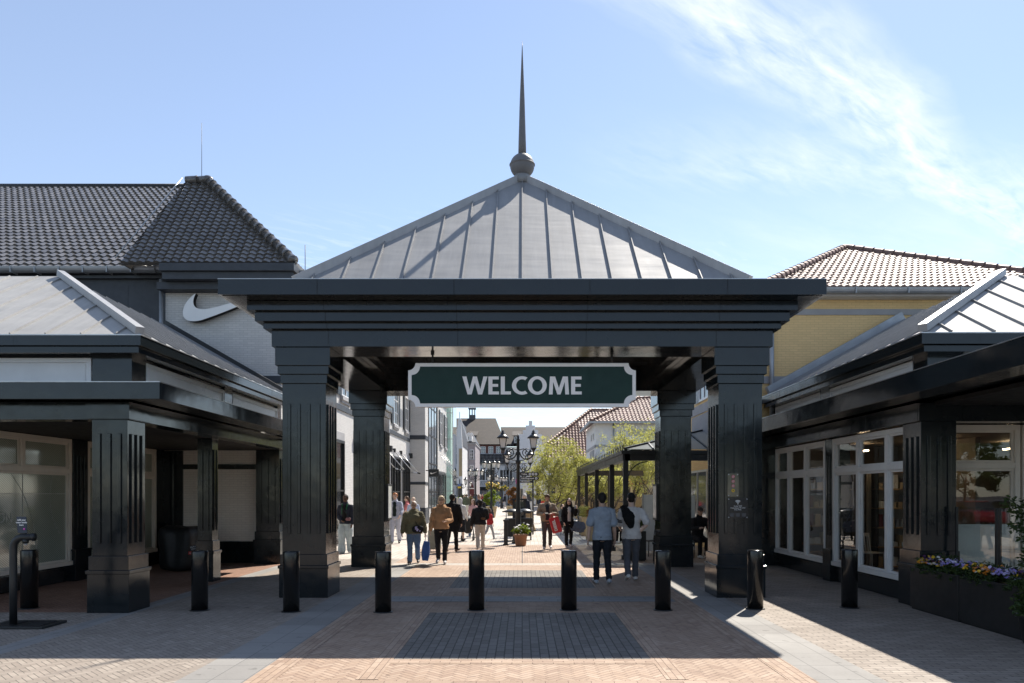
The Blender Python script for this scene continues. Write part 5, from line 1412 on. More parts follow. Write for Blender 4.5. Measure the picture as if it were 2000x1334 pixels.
potted('russet_bush', 'round russet and green bush in a pot behind the lamp post', (px(1001, 0, 62).x, 62, 0), .4, .5, .8, [((0, 0, 1.2), .42), ((.2, 0, 1.6), .42), ((-.2, 0, 1.9), .36), ((.1, 0, 2.2), .25)], 'leaf_red', 1000, .10, 8, potm='tan')
potted('low_bush', 'low dark green bush before the lilac house', (px(905, 0, 74).x, 74, 0), .4, .5, .5, [((0, 0, 1.2), .7), ((.7, 0, 1.1), .6), ((-.7, 0, 1.0), .6)], 'leaf_green', 900, .13, 9, potm='tan')
for i, (bx_, by_, yy) in enumerate(((956, 949, 60), (969, 951, 60), (985, 953, 72))):
    t = thing('hanging_basket', ('yellow flowering basket on the left side of the far lamp', 'yellow flowering basket on the right side of the far lamp', 'small yellow basket at the lamp farther down the street')[i], 'plant', px(bx_, by_, yy))
    mb = MB(); rnd = random.Random(i); leaf_cloud(mb, [(px(bx_, by_, yy), .34)], 220, 1, .09, rnd); mb.build('foliage', 'leaf_green', t, recalc=False)
    mb = MB()
    for _ in range(70): blossom(mb, px(bx_, by_, yy) + Vector((rnd.gauss(0, .16), rnd.gauss(0, .16), rnd.gauss(.05, .12))), .06, rnd)
    mb.build('flowers', 'petal_yellow', t, recalc=False)
    mb = MB(); mb.lathe([(.05, -.3), (.25, -.1), (.3, 0)], px(bx_, by_, yy), 12); mb.build('basket', 'bark', t)
# cafe planters along the veranda
for i, (x, y, lab) in enumerate(((3.12, 20.0, 'dark planter box with a pale end beside the man in the white T-shirt'), (2.72, 24.6, 'planter box of mixed leaves behind the man in the grey blue T-shirt'), (2.74, 28.2, 'planter box with reddish leaves beside the woman with the denim bag'), (2.76, 32.0, 'farther planter box with tall pale green stems along the veranda'))):
    t = thing('terrace_planter', lab, 'planter', (x, y, 0), 'planters edging the cafe terrace')
    L = .55 if i == 0 else 1.3
    mb = MB(); mb.box(x - .22, x + .22, y, y + L, .02, .80); mb.box(x - .2, x + .2, y + .02, y + L - .02, .0, .02); mb.build('box', 'satin' if i == 0 else 'tan', t, .01)
    rnd = random.Random(60 + i); cl = [(Vector((x + rnd.uniform(-.15, .15), y + rnd.uniform(.1, L - .1), .80 + rnd.uniform(.1, .38))), .2) for _ in range(9)]
    mb = MB(); leaf_cloud(mb, cl, 700, 1, .055, rnd); mb.build('foliage', ('leaf_green', 'leaf_bright', 'leaf_red', 'leaf_spring')[i], t, recalc=False)
    mb = MB(); mb.box(x - .2, x + .2, y + .02, y + L - .02, .74, .79); mb.build('soil', 'soil', t)
# flower troughs at the right edge
for i, (y0, y1) in enumerate(((10.42, 11.72), (9.08, 10.40))):
    t = thing('flower_trough', ('dark metal trough of violet and yellow pansies nearest the cafe pillar', 'dark metal trough of orange and violet pansies at the right picture edge')[i], 'planter', (6.4, y0, 0), 'dark troughs of pansies by the cafe')
    mb = MB(); mb.ring(6.12, 6.68, y0, y1, .03, .655, .025, .025); mb.box(6.14, 6.66, y0 + .02, y1 - .02, .0, .03); mb.box(6.145, 6.655, y0 + .025, y1 - .025, .5, .6); mb.build('trough', 'satin', t, .004)
    rnd = random.Random(80 + i)
    cl = [(Vector((rnd.uniform(6.16, 6.62), rnd.uniform(y0 + .08, y1 - .08), .66 + rnd.uniform(.0, .1))), .10) for _ in range(46)]
    mb = MB(); leaf_cloud(mb, cl, 2600, 1, .026, rnd)
    for _ in range(14):                   # trailing leaves over the rim and taller stalks
        p = Vector((6.13, rnd.uniform(y0 + .1, y1 - .1), .66)); leaf_cloud(mb, [(p + Vector((-.02, 0, rnd.uniform(-.08, .05))), .05)], 22, 1, .02, rnd)
    for _ in range(26):
        p = Vector((rnd.uniform(6.2, 6.6), rnd.uniform(y0 + .05, y1 - .05), .7)); leaf_cloud(mb, [(p + Vector((0, 0, rnd.uniform(.05, .16))), .05)], 18, 1, .022, rnd)
    mb.build('foliage', 'leaf_dark', t, recalc=False)
    fl = MB(); fms = []
    for fm, k, yr_ in (('petal_violet', 60, (0, 1)), ('petal_lilac', 60, (.0, .5)), ('petal_yellow', 45, (0, 1)), ('petal_orange', 55 if i else 12, (.45, 1)), ('petal_white', 24, (.3, 1)), ('petal_dark', 40, (0, 1))):
        cen = [rnd.uniform(*yr_) for _ in range(3)]; fms.append(fm)
        for _ in range(k):
            yy = min(1, max(0, rnd.gauss(rnd.choice(cen), .08)))
            blossom(fl, Vector((rnd.uniform(6.14, 6.5), y0 + .06 + (y1 - y0 - .12) * yy, .74 + rnd.uniform(-.02, .10))), rnd.uniform(.016, .024), rnd, len(fms) - 1)
    fl.build('pansies', fms, t, recalc=False)
# evergreen at the picture edge
t = thing('pot_conifer', 'dark green column conifer in a pot cut by the right picture edge', 'plant', (6.18, 8.86, 0))
rnd = random.Random(99); mb = MB()
cl = [(Vector((6.18 + rnd.gauss(0, .11), 8.86 + rnd.gauss(0, .11), z_)), .13) for z_ in [.35 + 1.4 * i / 60 for i in range(60)]]
leaf_cloud(mb, cl, 5200, 1, .032, rnd); mb.build('foliage', 'leaf_dark', t, recalc=False)
mb = MB(); mb.tube([(6.18, 8.86, .3), (6.18, 8.86, 1.7)], [.03, .01], 6); mb.build('stem', 'bark', t)
pot(t, Vector((6.2, 8.86, 0)), .18, .24, .38, 'satin')
# glass wind screens behind the troughs
for y0, y1, lab in ((9.0, 10.55, 'clear glass windscreen behind the nearer pansy trough'), (10.6, 11.6, 'clear glass windscreen behind the pansy trough by the cafe pillar')):
    t = thing('glass_screen', lab, 'screen', (6.78, y0, 0))
    mb = MB(); mb.box(6.775, 6.787, y0, y1, .08, 1.60); mb.build('pane', 'glass', t)
    for y in (y0, y1 - .03):
        mb = MB(); mb.box(6.765, 6.797, y, y + .03, 0, 1.6); mb.build('post', 'satin', t)

# ------------------------------------------------------------------ cafe furniture
def chair(label, loc, rz, mat, slats=True, group=None):
    t = thing('cafe_chair', label, 'chair', (0, 0, 0), group)
    mb = MB(); mb.box(-.2, .2, -.2, .2, .43, .46); mb.build('seat', mat, t, .01)
    for x in (-.18, .18):
        mb = MB(); mb.tube([(x, -.18, .43), (x * 1.1, -.2, 0)], .014, 6); mb.build('leg', mat, t)
        mb = MB(); mb.tube([(x * 1.1, .22, 0), (x, .18, .45), (x * .95, .24, .86)], .014, 6); mb.build('leg', mat, t)
    mb = MB(); mb.box(-.19, .19, .225, .25, .80, .88)
    for k in range(4): mb.bar((-.12 + .08 * k, .19, .46), (-.12 + .08 * k, .235, .8), .02, .015)
    mb.build('backrest', mat, t)
    t.location = loc; t.rotation_euler = (0, 0, rz); return t
chair('white slatted chair inside the cafe window behind the second bollard from the right', (7.35, 13.75, .03), 2.2, M['white_plastic'])
chair('white chair deeper inside the cafe near the back partition', (7.9, 16.8, .03), .4, M['white_plastic'])
t = thing('cafe_table', 'wooden topped table inside the cafe window', 'table', (7.5, 13.05, .03))
mb = MB(); mb.box(7.1, 7.9, 12.75, 13.4, .76, .80); mb.build('table_top', 'wood', t, .005)
mb = MB(); mb.ext([(7.2, 12.95, .05), (7.8, 12.95, .05), (7.65, 12.95, .76), (7.35, 12.95, .76)], (0, .22, 0)); mb.build('base', 'white_plastic', t)
chair('black metal chair under the seated man in the cap behind the right gate pillar', (4.98, 21.1, 0), R(12), M['satin'])
chair('black folding chair beside the right rear gate pillar', (3.75, 21.6, 0), R(-70), M['satin'])

# ------------------------------------------------------------------ street lamps
def lantern(parent, c, s=1.0):
    c = Vector(c)
    mb = MB()
    for k in range(4):
        a0, a1 = R(45 + 90 * k), R(135 + 90 * k)
        p = [c + Vector((math.cos(a) * r, math.sin(a) * r, z)) * s for a, r, z in ((a0, .115, 0), (a1, .115, 0), (a1, .185, .36), (a0, .185, .36))]
        mb.add(p, [(0, 1, 2, 3)])
    l = mb.build('lantern_glass', 'lamp_glass', parent)
    mb = MB()
    for k in range(4):
        a = R(45 + 90 * k); mb.bar(c + Vector((math.cos(a) * .118, math.sin(a) * .118, 0)) * s, c + Vector((math.cos(a) * .19, math.sin(a) * .19, .36)) * s, .016 * s, .016 * s)
    mb.lathe([(.10 * s, -.03 * s), (.135 * s, .0)], c, 12); mb.lathe([(.02 * s, -.16 * s), (.05 * s, -.1 * s), (.10 * s, -.03 * s)], c, 12)
    mb.lathe([(.225 * s, .355 * s), (.235 * s, .375 * s), (.18 * s, .44 * s), (.11 * s, .50 * s), (.08 * s, .51 * s), (.085 * s, .56 * s), (.05 * s, .58 * s), (.055 * s, .64 * s), (.015 * s, .66 * s), (.012 * s, .70 * s)], c, 14)
    mb.build('lantern_cap', 'iron', l)
    return l
def lamp_post(label, loc, htop, arms, rz=0, reach=.56, group='ornate street lamps down the street'):
    t = thing('street_lamp', label, 'street lamp', (0, 0, 0), group)
    zl = htop - .78                       # foot of the lanterns
    mb = MB(); mb.lathe([(.24, 0), (.24, .10), (.20, .14), (.20, .42), (.15, .50), (.16, .58), (.11, .66), (.10, 1.05), (.125, 1.1), (.10, 1.16), (.078, 1.3), (.062, zl - .55), (.095, zl - .5), (.095, zl - .44), (.058, zl - .38), (.05, zl + .3), (.07, zl + .34), (.04, zl + .4), (.045, zl + .46), (.012, zl + .56)], (0, 0, 0), 16)
    mb.build('post', 'iron', t)
    for k in range(arms):
        a = R(360 * k / arms); d = Vector((math.cos(a), math.sin(a), 0)); zv = Vector((0, 0, 1))
        def P(x, z): return d * x + zv * z
        mb = MB()
        mb.tube([P(.05, zl - .02), P(.2, zl + .02), P(.33, zl - .06)], .018, 6)
        n = 18
        mb.tube([P(reach / 2 + .03 + (reach / 2 - .03) * math.cos(R(180 + 195 * i / n)) * 1.0, zl - .10 + .26 * math.sin(R(180 + 195 * i / n))) for i in range(n + 1)], .027, 6)
        sp = [P(reach / 2 + .02 + (.17 - .15 * i / 22) * math.cos(R(60 + 540 * i / 22)), zl - .14 + (.17 - .15 * i / 22) * math.sin(R(60 + 540 * i / 22))) for i in range(23)]
        mb.tube(sp, .018, 5)
        sp = [P(reach / 2 + .05 + (.09 - .07 * i / 12) * math.cos(R(-40 - 400 * i / 12)), zl - .30 + (.09 - .07 * i / 12) * math.sin(R(-40 - 400 * i / 12))) for i in range(13)]
        mb.tube(sp, .015, 5)
        mb.tube([P(.06, zl - .42), P(.2, zl - .40), P(.27, zl - .33)], .016, 5)
        mb.build('scroll_arm', 'iron', t)
        lantern(t, P(reach, zl + .05), .98)
    t.location = loc; t.rotation_euler = (0, 0, rz); return t
lamp_post('nearest tall black lamp post with two lanterns and scrolled arms', (px(1012, 0, 27.2).x, 27.2, 0), 4.22, 2)
lamp_post('black lamp post with two lanterns directly behind the nearest one', (px(1013, 0, 36).x, 36, 0), 4.05, 2)
lamp_post('four armed lamp post right of the leafy tall pot', (px(959.5, 0, 56).x, 56, 0), 4.5, 4, .4)
lamp_post('four armed lamp post to the left of the tall pot, before the lilac house', (px(929, 0, 66).x, 66, 0), 4.2, 4, .2)
lamp_post('farther four armed lamp post between the two storefront awnings', (px(962, 0, 76).x, 76, 0), 3.9, 4, .9)
lamp_post('small distant lamp post beside the slim white gable', (px(898, 0, 70).x, 70, 0), 3.5, 2)
lamp_post('small distant lamp post left of the arched door', (px(909, 0, 84).x, 84, 0), 3.4, 2)
lamp_post('distant lamp post before the white shuttered storefront', (px(980, 0, 92).x, 92, 0), 4.1, 4, .3)
lamp_post('most distant lamp post near the man in dark clothes at the street end', (px(993, 0, 100).x, 100, 0), 4.2, 2)

# direction sign
Yd = 33.0
t = thing('direction_sign', 'black finger post pointing right to Toilets and Kids Playground', 'sign', (px(1041, 0, Yd).x, Yd, 0))
p = px(1041, 945, Yd)
mb = MB(); mb.tube([(p.x, Yd + .06, 0), (p.x, Yd + .06, px(0, 920, Yd).z)], .035, 8); mb.build('pole', 'iron', t)
for (x0, x1, y0, y1, s_) in ((1016, 1053.5, 922.5, 929.5, 'Toilets'), (1016, 1053.5, 931, 937.5, 'Kids Playground'), (1016, 1042, 938.5, 943, 'Info & Guidance')):
    a, b = px(x0, y1, Yd), px(x1, y0, Yd); zm = (a.z + b.z) / 2; k = (b.z - a.z) * .5
    mb = MB(); mb.ext([(a.x, Yd - .02, a.z), (b.x - k, Yd - .02, a.z), (b.x, Yd - .02, zm), (b.x - k, Yd - .02, b.z), (a.x, Yd - .02, b.z)], (0, .04, 0)); bd = mb.build('finger_board', 'satin', t)
    text(s_, k * 1.15, 'text_white', bd, (a.x + .05, Yd - .024, zm), (1, 0, 0), (0, 0, 1), .003, bold=.002, align='LEFT')
    if s_ != 'Info & Guidance':
        mb = MB()
        for i in range(3 if s_ == 'Toilets' else 1):
            cxx = b.x - k - .07 - i * .135; mb.tube([(cxx, Yd - .022, zm), (cxx, Yd - .026, zm)], .055, 16, smooth=False)
            mb.tube([(cxx, Yd - .0262, zm), (cxx, Yd - .028, zm)], .026, 10, m=1, smooth=False)
        mb.build('pictograms', ['text_white', 'joint'], bd)
# flags and coloured shop signs far left
t = thing('yellow_blade_sign', 'small yellow and blue projecting sign on the left side far down the street', 'sign', px(898, 951, 68))
a, b = px(894, 953.5, 68), px(900, 950, 68); mb = MB(); mb.box(a.x, b.x, 68, 68.05, a.z, b.z); mb.build('yellow_panel', 'yellow', t)
a, b = px(894, 949.6, 68), px(899.5, 945, 68); mb = MB(); mb.box(a.x, b.x, 68, 68.05, a.z, b.z); mb.build('blue_panel', plain('blue_panel', (.12, .16, .35), .5), t)
mb = MB(); mb.box(a.x - .6, a.x, 68.01, 68.04, b.z - .05, b.z); mb.build('bracket', 'iron', t)
t = thing('pink_pennant', 'narrow bright pink pennant on the left of the lamp post', 'flag', px(1009, 940, 37))
mb = MB(); a, b = px(1007.4, 945, 37), px(1009.6, 936, 37); mb.box(a.x, b.x, 36.9, 36.92, a.z, b.z); mb.build('cloth', 'pinkpaint', t)

# ------------------------------------------------------------------ bins, info stele and small post near the lamp
def wheelie(label, loc):
    t = thing('waste_bin', label, 'bin', (0, 0, 0), 'dark waste bins at the lamp post')
    mb = MB(); mb.ext([(-.26, -.24, .16), (.26, -.24, .16), (.30, -.27, .86), (-.30, -.27, .86)], (0, .52, 0)); mb.build('bin_body', 'satin', t, .01)
    mb = MB(); mb.lathe([(.40, 1.10), (.40, 1.13), (.1, 1.22), (.01, 1.23)], (0, 0, 0), 18); mb.build('rain_hood', 'satin', t)
    for x in (-.24, .24):
        mb = MB(); mb.box(x - .015, x + .015, -.02, .02, .86, 1.12); mb.build('hood_strut', 'satin', t)
        for y in (-.18, .18):
            mb = MB(); mb.tube([(x - .025, y, .075), (x + .025, y, .075)], .075, 12); mb.build('wheel', 'black', t)
    t.location = loc; return t
wheelie('dark waste bin with round hood left of the lamp post foot', gnd(1003, 1057) + Vector((-.05, .4, 0)))
wheelie('dark waste bin with round hood right of the lamp post foot', gnd(1025, 1056) + Vector((.0, .5, 0)))
g = gnd(988, 1065)
t = thing('short_post', 'short square black post with capped top left of the bins', 'post', g)
mb = MB(); mb.box(g.x - .07, g.x + .07, g.y - .07, g.y + .07, .05, .84); mb.box(g.x - .1, g.x + .1, g.y - .1, g.y + .1, 0, .05); mb.box(g.x - .095, g.x + .095, g.y - .095, g.y + .095, .84, .90); mb.build('post', 'satin', t, .004)
t = thing('map_stand', 'black framed glass map stand behind the lamp post', 'map stand', (px(1013, 0, 31).x, 31, 0))
a, b = px(1001, 1012, 31), px(1027, 977, 31)
for x in (a.x, b.x - .09):
    mb = MB(); mb.box(x, x + .09, 31, 31.1, 0, b.z); mb.build('post', 'satin', t)
mb = MB(); mb.box(a.x - .05, b.x + .05, 30.98, 31.12, b.z, b.z + .07); mb.build('top_rail', 'satin', t)
mb = MB(); mb.box(a.x + .09, b.x - .09, 31.04, 31.06, a.z - .2, b.z - .05); mb.build('map_panel', 'darkglass', t)

# ------------------------------------------------------------------ water tap stand, covered object
g = gnd(37, 1226); g.y += .05
t = thing('water_tap_stand', 'black swan neck water bottle refill stand at the left edge', 'tap stand', g)
mb = MB(); mb.box(g.x - .42, g.x + .40, g.y - .18, g.y + .36, .0, .035); mb.build('base_plate', 'satin', t, .008)
mb = MB()
for k in (-.2, .2): mb.box(g.x + k - .13, g.x + k + .13, g.y - .10, g.y + .24, .035, .042)
mb.build('drain_grid', 'black', t)
x_ = px(26, 0, g.y).x; zt_ = px(0, 1049, g.y).z; xe_ = px(66, 0, g.y).x
pth = [Vector((x_, g.y, .03)), Vector((x_, g.y, .6)), Vector((x_, g.y, zt_ - .16))] + [Vector((x_ + .14 - .14 * math.cos(R(q)), g.y, zt_ - .14 + .14 * math.sin(R(q)))) for q in (20, 40, 60, 80, 90)] + [Vector((xe_, g.y, zt_))]
mb = MB(); mb.tube(pth, .047, 16); mb.build('pipe', 'satin', t)
mb = MB(); mb.tube([(xe_ - .02, g.y, zt_), (xe_ + .012, g.y, zt_)], .052, 16); mb.tube([(xe_ - .11, g.y, zt_ - .03), (xe_ - .11, g.y, zt_ - .085)], [.042, .036], 14); s = mb.build('spout', 'satin', t)
mb = MB(); mb.tube([(xe_ - .11, g.y, zt_ - .085), (xe_ - .11, g.y, zt_ - .11)], .018, 12); mb.build('nozzle', 'alu', s)
a, b = px(35, 1041, g.y), px(54, 1009, g.y)
mb = MB(); mb.ext([(a.x + .015, g.y - .012, a.z), (b.x + .006, g.y - .012, a.z), (b.x - .012, g.y - .004, b.z), (a.x - .01, g.y - .004, b.z)], (0, -.012, 0)); pl_ = mb.build('sign_plate', 'navy', t)
mb = MB(); mb.box((a.x + b.x) / 2 - .03, (a.x + b.x) / 2 + .03, g.y - .01, g.y + .04, zt_ + .02, a.z + .02); mb.build('sign_clip', 'satin', t)
for i, s_ in enumerate(('refill your', 'water bottle', 'here')):
    text(s_, .030, 'text_white', pl_, ((a.x + b.x) / 2, g.y - .0275, b.z - .045 - i * .034), (1, 0, 0), (0, 0, 1), .002, bold=.001)
mb = MB(); mb.tube([((a.x + b.x) / 2 + .035, g.y - .025, a.z + .055), ((a.x + b.x) / 2 + .035, g.y - .028, a.z + .055)], .014, 10); mb.build('small_mark', 'pinkpaint', pl_)

# bulky thing under a black cover
Yc = 17.6
t = thing('covered_cart', 'bulky object under a black tarpaulin cover in the left porch', 'covered cart', (px(356, 0, Yc).x, Yc, 0))
x0, x1 = px(323, 0, Yc).x, px(391, 0, Yc).x; zt_ = px(0, 1028, Yc).z
bm = bmesh.new(); bmesh.ops.create_cube(bm, size=1)
bmesh.ops.subdivide_edges(bm, edges=bm.edges, cuts=12, use_grid_fill=True)
for v_ in bm.verts:
    c = v_.co; q = Vector((abs(c.x * 2) ** 6 + abs(c.y * 2) ** 6 + abs(c.z * 2) ** 6, 0, 0)).x ** (1 / 6)
    c = c / max(q, .6); top = c.z + .5
    nz = noise.noise(Vector((c.x * 3, c.y * 3, c.z * 1.4))) * .10 + noise.noise(Vector((c.x * 9, c.y * 9, c.z * 3))) * .035
    wv = .05 * (1 - top) * math.sin(9 * math.atan2(c.y, c.x))
    v_.co = Vector(((x0 + x1) / 2 + c.x * (x1 - x0) * (1 + nz + wv), Yc + c.y * .85 * (1 + nz + wv), max(.005, (top) * zt_ * (1 + nz * .35) - .012 * math.cos(c.x * 9))))
me = bpy.data.meshes.new('cover'); bm.to_mesh(me); bm.free(); me.transform(Matrix.Translation(-Vector(t.location))); me.materials.append(M['tarp'])
for p in me.polygons: p.use_smooth = True
o = bpy.data.objects.new('cover', me); col.objects.link(o); o.parent = t; WL[o.name] = WL[t.name]
a = px(377, 1072, Yc - .55)
mb = MB(); mb.ext([a + Vector((-.07, 0, -.055)), a + Vector((.15, 0, .0)), a + Vector((.15, 0, .11)), a + Vector((-.07, 0, .055))], (0, .01, 0)); lb_ = mb.build('printed_label', 'navy', t)
xd = Vector((.22, 0, .055)); 
text('McArthur', .052, 'text_white', lb_, a + Vector((.035, -.004, .052)), xd, (-.055, 0, .22), .002)
text('Glen', .052, 'text_white', lb_, a + Vector((.01, -.004, .0)), xd, (-.055, 0, .22), .002)
mb = MB(); mb.box(a.x - .10, a.x + .10, a.y - .012, a.y, a.z - .13, a.z - .06); rl = mb.build('red_strip', 'red', t)
text('Designer', .045, 'text_white', rl, (a.x, a.y - .016, a.z - .095), (1, 0, 0), (0, 0, 1), .002)
# recessed porch lamp, lit
t = thing('porch_downlight', 'small lit warm downlight in the porch ceiling of the left shop', 'lamp', (-7.9, 14.0, 2.92))
mb = MB(); mb.lathe([(.05, 2.925), (.05, 2.939)], (-7.9, 14.0, 0), 14); mb.build('lens', 'lamp', t)
# ------------------------------------------------------------------ people
def cloth(name, c, rough=.8, var=.12):
    if name not in M: M[name] = plain(name, c, rough, var=var, scale=9, bump=.25, bscale=22, bdist=.012, spec=.25)
    return M[name]
def skin(name, c):
    if name not in M:
        M[name] = plain(name, c, .5, var=.1, scale=14, spec=.35)
    return M[name]
M['eye'] = plain('dark_eye', (.05, .035, .03), .4); 
def loft(mb, rings, n=14, m=0):
    """rings: (centre, rx, ry, xdir, ydir) -> closed tube with domed ends"""
    vs = []; fs = []
    for c, rx, ry, X, Y in rings:
        for j in range(n):
            a = 2 * math.pi * j / n; vs.append(c + X * (rx * math.cos(a)) + Y * (ry * math.sin(a)))
    k = len(rings)
    for i in range(k - 1):
        for j in range(n): fs.append((i * n + j, i * n + (j + 1) % n, (i + 1) * n + (j + 1) % n, (i + 1) * n + j))
    fs.append(tuple(range(n - 1, -1, -1))); fs.append(tuple(range((k - 1) * n, k * n)))
    mb.add(vs, fs, m, True)
def chain(mb, pts, rs, flat=1.0, n=10, side=None, dome=True):
    """tapered limb through pts, rounded ends"""
    P = [Vector(p) for p in pts]; Rr = list(rs)
    if dome:
        d0 = (P[0] - P[1]).normalized(); d1 = (P[-1] - P[-2]).normalized()
        P = [P[0] + d0 * Rr[0] * .9, P[0] + d0 * Rr[0] * .55] + P + [P[-1] + d1 * Rr[-1] * .55, P[-1] + d1 * Rr[-1] * .9]
        Rr = [Rr[0] * .35, Rr[0] * .8] + Rr + [Rr[-1] * .8, Rr[-1] * .35]
    rings = []; X = None
    for i, p in enumerate(P):
        d = (P[min(i + 1, len(P) - 1)] - P[max(i - 1, 0)]).normalized()
        if X is None:
            X = Vector(side) if side else Vector((1, 0, 0))
            if abs(X.dot(d)) > .95: X = Vector((0, 1, 0))
        X = (X - d * X.dot(d)).normalized(); Y = d.cross(X)
        rings.append((p, Rr[i], Rr[i] * flat, X, Y))
    loft(mb, rings, n)
def ball(mb, c, rx, ry, rz, n=10):
    c = Vector(c); X, Y = Vector((1, 0, 0)), Vector((0, 1, 0))
    loft(mb, [(c + Vector((0, 0, rz * math.sin(R(a)))), max(.001, rx * math.cos(R(a))), max(.001, ry * math.cos(R(a))), X, Y) for a in (-88, -65, -40, -15, 15, 40, 65, 88)], n)
def remesh(mb, voxel, smooth=2, wr=0, seed=0, mats=()):
    """unite the closed shells into one continuous surface"""
    me = mb.mesh('tmp', []); ob = bpy.data.objects.new('tmp', me); col.objects.link(ob)
    rm = ob.modifiers.new('r', 'REMESH'); rm.mode = 'VOXEL'; rm.voxel_size = voxel; rm.use_smooth_shade = True
    if smooth: s = ob.modifiers.new('s', 'SMOOTH'); s.factor = .5; s.iterations = smooth
    out = bpy.data.meshes.new_from_object(ob.evaluated_get(bpy.context.evaluated_depsgraph_get()))
    bpy.data.objects.remove(ob); bpy.data.meshes.remove(me)
    if wr:
        nr = [v.normal.copy() for v in out.vertices]
        for v, n_ in zip(out.vertices, nr):
            p = v.co; f = noise.noise(Vector((p.x * 9 + seed, p.y * 9, p.z * 13 + seed))) + .5 * noise.noise(Vector((p.x * 22 + seed, p.y * 22, p.z * 30)))
            v.co = p + n_ * (wr * f)
    out.polygons.foreach_set('use_smooth', [True] * len(out.polygons)); out.update()
    return out
def put(me, name, mats, parent):
    me.name = name
    for m_ in (mats if isinstance(mats, list) else [mats]): me.materials.append(m_)
    o = bpy.data.objects.new(name, me); col.objects.link(o); o.parent = parent; WL[o.name] = Vector((0, 0, 0)); return o
def rx(v, a):
    c, s = math.cos(a), math.sin(a); return Vector((v.x, v.y * c - v.z * s, v.y * s + v.z * c))
def ryv(v, a):
    c, s = math.cos(a), math.sin(a); return Vector((v.x * c + v.z * s, v.y, -v.x * s + v.z * c))
def rzv(v, a):
    c, s = math.cos(a), math.sin(a); return Vector((v.x * c - v.y * s, v.x * s + v.y * c, v.z))
PEOPLE = {}
def person(key, label, X, Y, h, face, skin_m, top, legs, hair, arms=((5, 8, 10, 0), (5, 8, 10, 0)), stride=18, bulk=1.0, female=False, shoe=((.6, .6, .58), ), lean=0, head=(0, 0), seated=False, near=True, hood=False, group=None, phase=1, extra=None):
    """local frame: forward +Y, right +X. arms: (swing fwd, abduct, elbow flex, inward) right then left, degrees"""
    t = thing('person', label, 'person', (0, 0, 0), group)
    vx = (.0105 if near else .017); S = h
    sw = (.094 if female else .106) * S * (1 + (bulk - 1) * .45); hw = .05 * S
    zh, zs, zn = .515 * S, .815 * S, .862 * S
    ln = math.tan(R(lean))
    def L(p): return Vector((p.x, p.y + max(0, p.z - zh) * ln, p.z))
    if seated: zh = .0
    # legs --------------------------------------------------
    thigh, shin, ank = .245 * S, .235 * S, .042 * S
    legsj = []
    for sgn in (1, -1):
        hipj = Vector((sgn * hw, 0, .5 * S))
        if seated: a, k = R(82), R(88)
        else:
            f = sgn * phase
            a = R(stride * (1 if f > 0 else -.75)); k = R(6 if f > 0 else 8 + stride * 1.1)
        kn = hipj + rx(Vector((sgn * .012, 0, -thigh)), a)
        an = kn + rx(Vector((0, 0, -shin)), a - k)
        fp = 0 if seated else (R(stride * .35) if f > 0 else -R(stride * 1.2))
        toe = an + rx(Vector((sgn * .012 * S, .105 * S, -ank * .62)), fp); heel = an + rx(Vector((0, -.03 * S, -ank * .62)), fp)
        legsj.append((hipj, kn, an, toe, heel))
    low = min(min(q[3].z, q[4].z) for q in legsj) - .022 * S
    dz = -low
    legsj = [tuple(p + Vector((0, 0, dz)) for p in q) for q in legsj]
    sh = Vector((0, 0, (legsj[0][0].z - .5 * S)))
    zh0 = .5 * S + sh.z
    def T(x, y, z):          # torso point, z as a fraction of stature measured for a standing figure
        p = Vector((x, y, z * S + sh.z)); p.y += max(0, p.z - zh0) * ln; return p
    b = bulk
    tor = [(.455, .055, .05, 0), (.485, .085, .062, 0), (.525, .093 if female else .089, .066, -.004), (.565, .086, .060, -.002), (.61, .074 if female else .081, .054, .0), (.66, .082, .058, .003), (.72, .092 if female else .099, .066 if female else .062, .004), (.765, .088 if female else .098, .058, 0), (.795, .076 if female else .084, .048, -.004), (.820, .056, .041, -.006), (.835, .044, .037, -.006), (.85, .034, .034, -.003)]
    XX, YY_ = Vector((1, 0, 0)), Vector((0, 1, 0))
    def torso(mb, z0, z1, off, neck=False, bulge=1.0, openneck=False):
        rg = []
        zs_ = sorted(set([z0, z1] + [q[0] for q in tor if z0 < q[0] < z1]))
        for z in zs_:
            for i in range(len(tor) - 1):
                if tor[i][0] <= z <= tor[i + 1][0]:
                    f_ = (z - tor[i][0]) / (tor[i + 1][0] - tor[i][0]); q = [tor[i][j] + (tor[i + 1][j] - tor[i][j]) * f_ for j in range(4)]; break
            else: q = list(tor[0])
            bb = b if z < .79 else 1 + (b - 1) * .4
            rg.append((T(0, q[3] * S, z), q[1] * S * bb * bulge + off, q[2] * S * bb * (1 + (b - 1) * .6) * bulge + off, XX, YY_))
        loft(mb, rg, 18)
    # head --------------------------------------------------
    hd = R(head[0]); nod = R(head[1])
    HC = T(0, .012 * S, .935)
    def HP(x, y, z): return HC + rzv(rx(Vector((x, y, z)) * S, -nod), hd)
    # arms --------------------------------------------------
    ua, fa, ha = .175 * S, .150 * S, .05 * S
    armj = []
    for i, sgn in enumerate((1, -1)):
        swg, ab, fl, inn = (R(q) for q in arms[i])
        s0 = T(sgn * sw, -.004 * S, .795)
        d1 = ryv(rx(Vector((0, 0, -1)), swg), -sgn * ab); e_ = s0 + d1 * ua
        d2 = ryv(rx(Vector((0, 0, -1)), swg + fl), -sgn * (ab * .6 - inn)); 
        d2 = rzv(d2, sgn * inn * .9); w_ = e_ + d2 * fa
        armj.append((s0, e_, w_, d2))
    # body: one continuous surface ---------------------------
    mb = MB(); torso(mb, .455, .85, 0)
    chain(mb, [T(0, -.004 * S, .835), HP(0, -.012, -.055)], [.034 * S, .032 * S])
    ball(mb, HC + Vector((0, 0, .010 * S)), .043 * S, .053 * S, .058 * S, 14)         # skull
